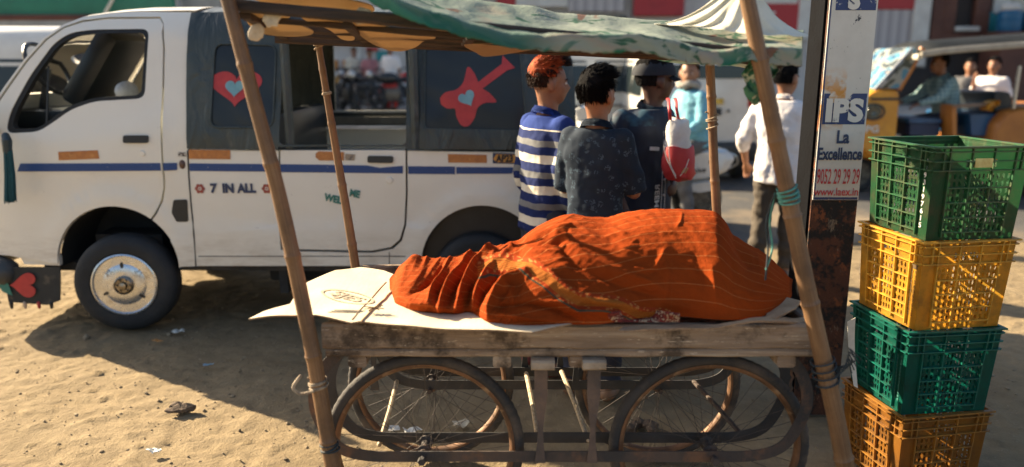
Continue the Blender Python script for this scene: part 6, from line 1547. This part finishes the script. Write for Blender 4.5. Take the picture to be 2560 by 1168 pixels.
def minivan(label, loc, rz, L=3.3, W=.76, Hh=1.90):
    t = thing('minivan', label, 'van', (0, 0, 0), 0, local=True)
    bm = BM(); loft_yz(bm, [(0, W * .92, .36, Hh - .12, .16), (.05, W * .98, .30, Hh - .05, .16), (.2, W, .28, Hh, .16), (L - 1.1, W, .28, Hh, .16), (L - .75, W, .28, Hh - .06, .2), (L - .35, W, .28, 1.18, .06), (L - .06, W * .97, .30, 1.0, .05), (L, W * .9, .38, .9, .05)]); part('body', bm, CARW, t)
    for s in (-1, 1):
        for a, b in ((.25, 1.05), (1.15, 1.85), (1.95, L - .85)):
            bm = BM(); pts = rpoly([(a, 1.1), (b, 1.1), (b - (.18 if b > L - 1 else .0), 1.56), (a, 1.56)], .06); yy = [W * (1 - .16 * max(0, (q[1] - .28) / (Hh - .28) - .45) / .55) * .985 for q in pts]
            prism(bm, [(p[0], s * (y_ + .008), p[1]) for p, y_ in zip(pts, yy)], (0, -s * .03, 0)); part('side_window', bm, GLS, t)
        for x_ in (.55, L - .55): car_wheel(t, x_, s * (W - .1), .28)
        bm = BM(); box(bm, (-.012, s * W * .84, 1.12), (.05, .10, .30), bev=.02); part('tail_lamp', bm, TAILR, t)
        bm = BM(); tube(bm, [(.3, s * (W + .004), .9), (L - .4, s * (W + .004), .9)], .012, 6); part('side_trim', bm, BLK, t)
    bm = BM(); pts = rpoly([(-W * .72, 1.33), (W * .72, 1.33), (W * .66, 1.70), (-W * .66, 1.70)], .07); prism(bm, [(-.012 + .06 * (p[1] - 1.3), p[0], p[1]) for p in pts], (.03, 0, 0)); part('rear_window', bm, GLS, t)
    bm = BM(); box(bm, (-.05, 0, .42), (.16, W * 1.94, .24), bev=.04); part('rear_bumper', bm, BLK, t)
    bm = BM(); box(bm, (L + .03, 0, .45), (.14, W * 1.85, .22), bev=.04); part('front_bumper', bm, BLK, t)
    bm = BM(); box(bm, (-.03, -.02, 1.05), (.02, .5, .07)); part('name_strip', bm, YPL, t)
    bm = BM(); box(bm, (-.03, -.02, .92), (.03, .46, .085)); part('plate_recess', bm, BLK, t)
    bm = BM(); ell(bm, (-.03, -.34, .93), (.012, .02, .02), None, 2); part('lock', bm, BLK, t)
    t.location = loc; t.rotation_euler = (0, 0, rz); return t
xr_ = P(1880, 300, 9.7).x
mv = minivan('white minivan seen from the rear beyond the scooter', (xr_ - .64, 9.75, .006), R(90))
mv2 = dup(mv, None, (P(95, 200, 8.2).x + 1.45, 8.6, .006), R(180), 'white minivan parked behind the canvas-topped van, seen through its cab window')
mv3 = dup(mv, None, (P(1650, 200, 11.9).x, 12.4, .006), R(181), 'white minivan partly hidden behind the heads of the two boys')
# auto rickshaw
AY = 8.6
AYEL = M('auto_yellow', (.62, .29, .025), (.52, .22, .02), 4, .35, coat=.3, c3=(.38, .17, .04), scale3=6); ARUF = M('auto_hood', (.035, .04, .042), (.02, .024, .026), 5, .6, bump=.4, bscale=6); ABLU = M('blue_vinyl', (.015, .085, .20), (.01, .06, .15), 5, .35)
AORG = M('auto_orange', (.45, .17, .03), (.36, .13, .025), 4, .45)
au = thing('auto_rickshaw', 'yellow auto rickshaw with dark hood and blue seats at the right edge', 'auto rickshaw', (P(2480, 400, AY).x, AY + .6, 0))
def A2(px, py): q = P(px, py, AY); return q.x, q.z
def aprism(pts, y0, y1, mat, nm, rnd=.03, bev=True):
    l_ = rpoly([A2(*p) for p in pts], rnd); bm = BM(); cx_ = sum(p[0] for p in l_) / len(l_); cz_ = sum(p[1] for p in l_) / len(l_); rings = []
    for yy, s_ in ((y0, .9), (y0 + .05, .985), (y0 + .12, 1), (y1 - .12, 1), (y1 - .05, .985), (y1, .9)): rings.append([bm.verts.new((cx_ + (p[0] - cx_) * s_, yy, cz_ + (p[1] - cz_) * s_)) for p in l_])
    n = len(l_)
    for p, q in zip(rings, rings[1:]):
        for k in range(n): bm.faces.new((p[k], p[(k + 1) % n], q[(k + 1) % n], q[k]))
    bm.faces.new(rings[0]); bm.faces.new(rings[-1]); return part(nm, bm, mat, au)
aprism([(2160, 300), (2164, 262), (2176, 238), (2200, 222), (2264, 222), (2267, 245), (2252, 400), (2200, 410), (2166, 380)], AY + .12, AY + 1.05, AYEL, 'front_cowl', .05)
aprism([(2186, 246), (2266, 246), (2265, 252), (2186, 252)], AY + .10, AY + 1.07, BLK, 'cowl_trim', .003)
# windscreen with stickers
scrn = NB('stickered_windscreen', .12); _o = scrn.tc.outputs['Object']; scrn.col(scrn.ramp(scrn.noise(scrn.map(_o, (1, .6, 1)), 7, 2, .4), (.38, (.05, .06, .05)), (.43, (.26, .27, .24)), (.52, (.07, .20, .28)), (.62, (.03, .06, .11)), (.67, (.24, .21, .16)), interp='CONSTANT'))
bm = BM(); a0, a1 = A2(2203, 224), A2(2300, 120)
for_ = [(a0[0], AY + .16, a0[1]), (a1[0], AY + .16, a1[1]), (a1[0], AY + 1.04, a1[1]), (a0[0], AY + 1.04, a0[1])]; prism(bm, for_, (.02, 0, .01)); part('windscreen', bm, scrn.m, au, smooth=False)
for yy in (AY + .13, AY + 1.06):
    bm = BM(); a, b = A2(2260, 226), A2(2322, 120); tube(bm, [(a[0], yy, a[1]), (b[0], yy, b[1])], .035, 8); part('front_pillar', bm, AORG, au)
    bm = BM(); a, b = A2(2200, 226), A2(2296, 120); tube(bm, [(a[0], yy, a[1]), (b[0], yy, b[1])], .018, 8); part('screen_frame', bm, MATS['pale_metal'], au)
# side screen sheet of the windscreen
bm = BM(); prism(bm, [(A2(a, b)[0], AY + .10, A2(a, b)[1]) for a, b in ((2214, 222), (2258, 222), (2318, 124), (2298, 122))], (0, .01, 0)); part('side_screen', bm, scrn.m, au, smooth=False)
# hood
def ahood(u, v):
    x0, z0 = A2(2300, 122); x1, z1 = A2(2830, 82); x = x0 + (x1 - x0) * u; z = z0 + (z1 - z0) * min(1, u * 1.0) ; cv = 1 - abs(2 * v - 1) ** 3
    return Vector((x, AY - .03 + 1.28 * v, z - .09 + .15 * cv * min(1, u * 12) + .02 * math.sin(min(1, u * 6) * 1.57)))
bm = BM(); grid(bm, ahood, 30, 16); bmesh.ops.solidify(bm, geom=bm.faces[:], thickness=.012); part('hood', bm, ARUF, au)
bm = BM(); tube(bm, [ahood(u / 10, 0) + Vector((0, -.01, .03)) for u in range(11)], .035, 8, flat=(.5, 1)); part('hood_edge', bm, M('hood_edging', (.40, .37, .30), (.3, .27, .22), 8, .7), au)
bm = BM(); tube(bm, [ahood(0, v / 8) + Vector((-.0, 0, .0)) for v in range(9)], .035, 8); part('hood_front', bm, M('hood_cream', (.5, .47, .38), None, 8, .7), au)
aprism([(2292, 298), (2382, 300), (2384, 312), (2292, 312)], AY + .2, AY + .95, ABLU, 'driver_seat', .02); aprism([(2296, 312), (2380, 312), (2380, 345), (2296, 345)], AY + .22, AY + .93, M('navy_box', (.012, .03, .08), None, 5, .5), 'seat_box', .01)
aprism([(2386, 262), (2398, 262), (2400, 400), (2388, 400)], AY + .05, AY + .30, AORG, 'divider_post', .004); aprism([(2392, 264), (2500, 258), (2500, 264), (2392, 272)], AY + .08, AY + .16, M('pinkish_bar', (.42, .3, .22), None, 9, .5), 'side_bar', .004)
aprism([(2440, 286), (2540, 284), (2540, 345), (2444, 345)], AY + .15, AY + 1.1, ABLU, 'rear_seat', .03); aprism([(2505, 232), (2548, 230), (2560, 290), (2508, 290)], AY + .15, AY + 1.1, MATS['seat_vinyl'], 'seat_back', .03)
aprism([(2470, 276), (2480, 256), (2500, 250), (2500, 262), (2484, 270), (2480, 280)], AY + .05, AY + .12, AYEL, 'arm_rail', .01)
aprism([(2480, 360), (2490, 310), (2520, 276), (2560, 268), (2830, 262), (2830, 440), (2480, 440)], AY, AY + 1.2, AORG, 'rear_body', .04); aprism([(2240, 385), (2500, 385), (2500, 412), (2240, 412)], AY + .04, AY + 1.16, BLK, 'floor', .01)
bm = BM(); a, b = A2(2552, 165), A2(2536, 272); tube(bm, [(a[0], AY + .02, a[1]), (b[0], AY + .02, b[1])], .02, 8); part('side_pole', bm, MATS['pale_metal'], au)
bm = BM(); c = A2(2192, 281); vs = lathe(bm, [(.0, -.02), (.05, -.035), (.085, -.03), (.095, 0), (.095, .05), (.06, .09)], (c[0], AY + .10, c[1]), 'Y', 24); hl = part('headlamp', bm, M('lamp_glass', (.10, .11, .09), (.03, .035, .03), 30, .15), au)
bm = BM(); tube(bm, [(c[0] + .12 * math.cos(t), AY + .07, c[1] + .085 * math.sin(t)) for t in [k * math.pi / 10 for k in range(20)]], .012, 6, closed=True); part('lamp_guard', bm, BLK, hl)
car_wheel(au, A2(2205, 400)[0], AY + .6, .22); car_wheel(au, A2(2640, 400)[0], AY + .12, .24); car_wheel(au, A2(2640, 400)[0], AY + 1.08, .24)
bm = textmesh('PG', .105, .004, 1.2); c = A2(2192, 326)
for v in bm.verts: v.co = Vector((c[0] + v.co.x, AY + .113, c[1] + v.co.z))
part('lettering', bm, M('white_paint', (.7, .7, .66), None, 9, .5), au, smooth=False)
bm = BM(); a, b = A2(2268, 232), A2(2262, 250); tube(bm, [(a[0], AY + .35, a[1]), (b[0] - .03, AY + .6, b[1] + .02), (a[0], AY + .85, a[1])], .016, 7); part('handlebar', bm, BLK, au)
CHK = NB('checked_shirt', .9, .2); _w = CHK.xyz(CHK.tc.outputs['Object'])
_a = CHK.math('GREATER_THAN', CHK.math('FRACT', CHK.math('MULTIPLY', _w[2], 22)), .6); _b2 = CHK.math('GREATER_THAN', CHK.math('FRACT', CHK.math('MULTIPLY', _w[0], 22)), .6)
CHK.col(CHK.mix(CHK.math('MULTIPLY', CHK.math('ADD', _a, _b2), .45), (.32, .44, .44), (.06, .16, .20)))
person('auto rickshaw driver in checked blue shirt leaning on the handlebar', P(2360, 300, AY + .55).x, AY + .55, 1.62, 182, 185, shirt=CHK.m, trousers=DENIM, sleeve='long', hem=.50, loose=1.8, vox=.018, folds=.012, z0=.13, shoes=SHOE, group=None,
       J={'hip': (-.02, 0, .47), 'neck': (.05, 0, .765), 'head': (.09, 0, .855), 'shL': (.045, -.105, .735), 'shR': (.045, .105, .735), 'hpL': (-.01, -.055, .46), 'hpR': (-.01, .055, .46), 'knL': (.22, -.07, .44), 'knR': (.22, .07, .44), 'anL': (.24, -.07, .2), 'anR': (.24, .07, .2),
          'elL': (.14, -.15, .62), 'wrL': (.27, -.12, .575), 'elR': (.14, .15, .62), 'wrR': (.27, .12, .575)}, nstr=300)
# ---------------- motorbikes across the street ----------------
def motorbike(label, loc, rz, colr):
    t = thing('motorbike', label, 'motorbike', (0, 0, 0), 0, 'motorbikes parked across the street', local=True)
    for x_ in (-.62, .64):
        bm = BM(); lathe(bm, [(.235, -.035), (.28, -.045), (.30, -.02), (.30, .02), (.28, .045), (.235, .035), (.235, -.035)], (x_, 0, .30), n=32); wo = part('wheel', bm, TYRE, t)
        bm = BM()
        for k in range(6): a = k * math.pi / 3; bar(bm, (x_, 0, .30), (x_ + .236 * math.cos(a), 0, .30 + .236 * math.sin(a)), .016, .03, up=(0, 1, 0))
        part('rim', bm, MATS['engine_metal'], wo)
    bm = BM(); vs = ell(bm, (.12, 0, .80), (.27, .13, .14)); part('tank', bm, colr, t)
    bm = BM(); tube(bm, spline([(-.72, 0, .86), (-.45, 0, .80), (-.1, 0, .77)], 5), [.07 + .03 * k / 10 for k in range(11)], 10, rnd=True, flat=(1.2, .6)); part('seat', bm, BLK, t)
    bm = BM(); box(bm, (.02, 0, .42), (.36, .2, .30), bev=.05); part('engine', bm, MATS['engine_metal'], t)
    bm = BM(); tube(bm, [(.42, 0, .9), (.64, .06, .3)], .025, 8); tube(bm, [(.38, 0, .84), (-.1, 0, .7), (-.62, 0, .32)], .03, 8); tube(bm, [(.38, 0, .8), (.2, 0, .3), (-.25, 0, .28)], .025, 8); part('frame', bm, BLK, t)
    bm = BM(); tube(bm, spline([(.3, .34, 1.02), (.36, .2, 1.03), (.44, 0, .96), (.36, -.2, 1.03), (.3, -.34, 1.02)], 5), .016, 7); part('handlebar', bm, BLK, t)
    bm = BM(); ell(bm, (.54, 0, .88), (.09, .1, .11)); part('headlamp', bm, MATS['pale_metal'], t)
    bm = BM(); tube(bm, [(.1, -.14, .3), (-.2, -.15, .27), (-.75, -.16, .36)], [.025, .04, .045], 8, rnd=True); part('exhaust', bm, MATS['pale_metal'], t)
    bm = BM(); tube(bm, spline([(.9, 0, .42), (.82, 0, .58), (.64, 0, .64), (.44, 0, .58)], 4), .06, 8, flat=(1, .4)); part('mudguard', bm, colr, t)
    t.location = loc; t.rotation_euler = (0, 0, rz); return t
MRED = M('bike_red', (.5, .03, .03), (.4, .02, .02), 3, .25); MBLK = M('bike_black', (.02, .022, .025), None, 3, .2); MYEL = M('bike_yellow', (.6, .33, .06), None, 3, .3)
gp = lambda px, Y: (P(px, 270, Y).x, Y, .382)
mb = motorbike('black motorbike across the street, its front wheel nearest the hood window centre', gp(985, 18.3), R(188), MBLK)
dup(mb, None, gp(1035, 19.3), R(165), 'red-tanked motorbike parked at the right of the van window view', mats={'bike_black': MRED})
dup(mb, None, gp(838, 18.2), R(-78), 'yellow-tanked motorbike seen end-on through the van window', mats={'bike_black': MYEL})
dup(mb, None, gp(900, 19.4), R(150), 'black motorbike half hidden behind the yellow-tanked one')
dup(mb, None, gp(870, 18.5), R(-65), 'black motorbike seen end-on right beside the yellow-tanked one')
dup(mb, None, gp(1500, 18.6), R(185), 'black motorbike across the street between the two boys')
# ---------------- more people ----------------
def far_person(label, px, Y, h, head, sh, tr, sleeve='half', J={}, hairm=None, z0=.006, skin=None):
    return person(label, P(px, 200, Y).x, Y, h, head, head, shirt=sh, trousers=tr, sleeve=sleeve, J=J, vox=.024, hairm=hairm, z0=z0, nstr=120, folds=.012, loose=1.6, collar=False, skin=skin, shoes=SHOE, group='people across the street')
PNK = M('pink_cloth', (.5, .2, .2), None, 6, .9); CRM = M('cream_cloth', (.6, .55, .45), None, 6, .9); RDC = M('red_cloth', (.5, .05, .04), None, 6, .9); TLC = M('teal_cloth', (.02, .2, .22), None, 6, .9); ORC = M('orange_shirt', (.5, .17, .05), None, 6, .9)
far_person('person in white top and red trousers beside the red-tanked motorbike', 978, 19.0, 1.6, 250, WSH, RDC, z0=.382); far_person('person in pink shirt standing behind the black motorbike', 926, 20.6, 1.5, 300, PNK, GREYT, z0=.382)
far_person('person in cream shirt standing left of the far motorbikes', 888, 20.9, 1.55, 280, CRM, GREYT, z0=.382)
far_person('person in white shirt seen above the gap between the two boys', 1478, 14.4, 1.6, 250, WSH, DENIM); far_person('person in cream shirt beside the capped man, across the road', 1545, 14.8, 1.6, 280, CRM, DENIM)
far_person('person in white shirt with raised hand beyond the auto rickshaw', 2482, 11.6, 1.6, 215, WSH, DENIM, J={'elR': (.07, .13, .70), 'wrR': (.14, .10, .82)}); far_person('person in grey shirt standing beyond the driver of the auto rickshaw', 2422, 12.6, 1.58, 240, GREYT, DENIM)
# seated woman in cream behind the sign
far_person('person in beige clothes standing just right of the steel pole', 2186, 13.2, 1.52, 270, CRM, M('beige_cloth', (.5, .42, .28), None, 6, .9))
# ---------------- shops across the street ----------------
def shop(label, px0, px1, Y, wallm, Hh, parts_, cat='shop'):
    x0, x1 = P(px0, 100, Y).x, P(px1, 100, Y).x
    t = thing('shop_building', label, cat, ((x0 + x1) / 2, Y + 2, 0), 0, 'shops across the street')
    bm = BM(); box(bm, ((x0 + x1) / 2, Y + 2.0, Hh / 2), (x1 - x0 - .01, 4, Hh)); part('wall', bm, wallm, t, smooth=False)
    for nm, mat, a, b, c, d, pr in parts_:
        p0, p1 = P(a, b, Y - pr), P(c, d, Y - pr); bm = BM(); z0 = max(.385, p1.z); box(bm, ((p0.x + p1.x) / 2, Y - pr / 2 - .001, (p0.z + z0) / 2), (abs(p1.x - p0.x), pr, p0.z - z0), bev=min(.03, pr * .3)); part(nm, bm, mat, t, smooth=False)
    return t
CON = M('pale_render', (.42, .40, .36), (.30, .29, .26), 1.2, .9, bump=.2, bscale=6, c3=(.2, .18, .16), scale3=.8); CON2 = M('white_render', (.58, .55, .52), (.45, .42, .39), 1.0, .9, bump=.2, bscale=6); DRK = M('unlit_interior', (.022, .022, .025), (.04, .03, .025), 1.5, .8)  # near-black slabs stand in for the unlit shop interiors
REDB = NB('red_board', .5); REDB.col(REDB.mix(REDB.ramp(REDB.noise(REDB.map(REDB.tc.outputs['Object'], (1, 1, 2)), 2.2, 5), (.56, 0), (.60, .6)), (.40, .025, .03), (.3, .02, .025))); REDB = REDB.m
SHT = NB('striped_shutter', .6); _t = SHT.math('FRACT', SHT.math('MULTIPLY', SHT.xyz(SHT.tc.outputs['Object'])[0], 3.6)); SHT.col(SHT.ramp(_t, (0, (.44, .40, .39)), (.45, (.50, .47, .45)), (.5, (.30, .27, .27)), (1, (.42, .39, .38)))); SHT = SHT.m
BRW = M('brown_timber', (.13, .05, .03), (.08, .03, .02), 2, .7); WHB = M('white_board', (.66, .64, .58), (.55, .52, .47), 2, .7); GRB = M('green_board', (.015, .19, .13), (.012, .15, .105), 2, .5); BLB = M('blue_plastic', (.01, .12, .25), None, 3, .4); TLB = M('teal_board', (.02, .25, .26), None, 3, .5); ORB = M('orange_board', (.5, .2, .05), None, 3, .5)
shop('pale concrete shop front behind the green awning at far left', -260, 560, 22, CON, 6.5, [('doorway', DRK, 20, 70, 220, 300, .06), ('doorway', DRK, 260, 75, 400, 300, .06), ('poster', ORB, 300, 150, 352, 235, .08), ('poster', WHB, 130, 95, 200, 140, .08), ('pillar', CON2, 430, -120, 470, 300, .25)])
shop('white shop front with small posters seen through the van window', 562, 1062, 22, CON2, 6, [('doorway', DRK, 600, 120, 760, 300, .06), ('poster', ORB, 826, 150, 846, 178, .07), ('poster', ORB, 856, 150, 872, 176, .07), ('poster', TLB, 940, 128, 972, 152, .07), ('poster', WHB, 880, 118, 902, 160, .09), ('poster', RDC, 915, 118, 945, 128, .08), ('signboard', REDB, 580, 20, 1050, 110, .12), ('counter', GREYT, 850, 215, 1010, 262, .5)])
shop('shop front with white and red fascia above the tarpaulin', 1064, 1576, 22, CON, 6, [('fascia', WHB, 1290, -100, 1420, 18, .15), ('fascia', REDB, 1240, -100, 1288, 16, .14), ('doorway', DRK, 1330, 40, 1560, 290, .06), ('shutter', SHT, 1422, -100, 1560, 30, .1)])
shop('shop front with broad red signboard behind the canopy', 1578, 2024, 22, CON2, 6, [('doorway', DRK, 1600, 110, 1860, 290, .06), ('signboard', REDB, 1590, -120, 1710, 40, .2), ('signboard', REDB, 1884, -120, 2008, 78, .22), ('board_frame', WHB, 2009, -120, 2022, 100, .24), ('lettering_bar', WHB, 1900, -60, 1995, 10, .23), ('lettering_mark', WHB, 1904, 28, 1916, 36, .23), ('lettering_mark', WHB, 1928, 28, 1940, 36, .23), ('awning', WHB, 1870, 80, 2008, 100, .4)])
shop('shop with red-topped striped grey shutter right of the sign pole', 2026, 2322, 22, CON, 6, [('shutter', SHT, 2165, -100, 2300, 134, .1), ('red_patch', REDB, 2168, -100, 2292, 24, .14), ('frame', REDB, 2160, 134, 2300, 142, .16), ('sill', WHB, 2150, 143, 2312, 166, .18), ('side_frame', WHB, 2301, -100, 2322, 142, .2), ('doorway', DRK, 2040, 170, 2310, 290, .06)])
shop('dark shop with brown timber frames and blue goods at far right', 2324, 2960, 22, DRK, 6, [('timber_post', BRW, 2340, -100, 2378, 118, .2), ('timber_base', BRW, 2380, 82, 2480, 112, .2), ('window_frame', BRW, 2378, -100, 2386, 82, .22), ('sill', WHB, 2390, 66, 2450, 78, .24), ('timber_post', BRW, 2456, -100, 2470, 82, .22), ('poster', WHB, 2490, -30, 2530, 40, .1), ('poster', CRM, 2535, -60, 2600, 30, .1), ('poster', TLB, 2472, 30, 2490, 80, .1)])
for px, l_ in ((2520, 'blue plastic drum on the ledge of the dark shop'), (2585, 'second blue plastic drum at the extreme right of the dark shop')):
    q = P(px, 80, 21.2); bm = BM(); lathe(bm, [(.0, 0), (.27, 0), (.30, .08), (.30, .30), (.315, .32), (.30, .34), (.30, .5), (.25, .55), (.0, .56)], (q.x, q.y, q.z), 'Z', 24); dm = single('drum', l_, 'drum', bm, BLB, 'blue drums at the dark shop'); OFF[dm.name] = Vector(dm.location)
    bm = BM(); ell(bm, q + Vector((0, 0, .62)), (.26, .26, .14)); part('cover', bm, WHB, dm)
bm = BM(); q = P(2555, 80, 21.2); box(bm, (q.x, q.y, q.z / 2), (1.6, .9, q.z - .004)); single('ledge', 'dark timber ledge carrying the blue drums', 'ledge', bm, BRW, smooth=False)
# goods table with pale bundles beyond the boys
tb = thing('goods_table', 'trestle table of pale bundles across the road behind the boys', 'table', (P(1520, 210, 14.0).x, 14.0, 0))
bm = BM(); c = P(1520, 206, 14.0); box(bm, c, (1.9, .7, .05)); part('tabletop', bm, BRW, tb)
for sx_ in (-.85, .85):
    for sy_ in (-.3, .3): bm = BM(); box(bm, (c.x + sx_, 14 + sy_, (c.z + .0) / 2), (.05, .05, c.z - .05)); part('leg', bm, BRW, tb)
for k, (px, l_) in enumerate(((1455, 'pale bundle at the left end of the goods table'), (1500, 'pale bundle in the middle of the goods table'), (1560, 'pale bundle at the right end of the goods table'))):
    bm = BM(); q = P(px, 203, 14.0); vs = ell(bm, q + Vector((0, 0, .13)), (.2, .18, .14))
    for v in vs: v.co += v.co.normalized() * .02 * noise.noise(v.co * 9)
    single('bundle', l_, 'bundle', bm, (CRM, WHB, M('grey_bundle', (.4, .4, .42), None, 4, .9))[k], 'bundles on the goods table')
# green signboard awning on posts at upper left
aw = thing('green_awning', 'long green signboard awning with pale strut behind the van', 'awning', (P(150, 30, 12.5).x, 12.5, 0))
bm = BM(); a, b = P(-160, -90, 12.5), P(432, 40, 12.5); box(bm, ((a.x + b.x) / 2, 12.6, (a.z + b.z) / 2), (b.x - a.x, .12, a.z - b.z), bev=.02); part('board', bm, GRB, aw)
bm = BM(); box(bm, ((a.x + b.x) / 2, 13.2, a.z - .1), (b.x - a.x, 1.3, .05)); part('roof_sheet', bm, GRB, aw)
bm = BM(); a, b = P(262, 34, 12.4), P(292, -20, 12.4); tube(bm, [a, b], .025, 6); part('strut', bm, WHB, aw)
bm = BM(); a, b = P(-160, 44, 12.5), P(432, 44, 12.5); tube(bm, [a, b], .05, 6); part('lower_rail', bm, BRW, aw)
for px in (-120, 410): bm = BM(); a = P(px, 40, 12.75); tube(bm, [(a.x, 12.75, 0), a], .05, 8); part('post', bm, BRW, aw)
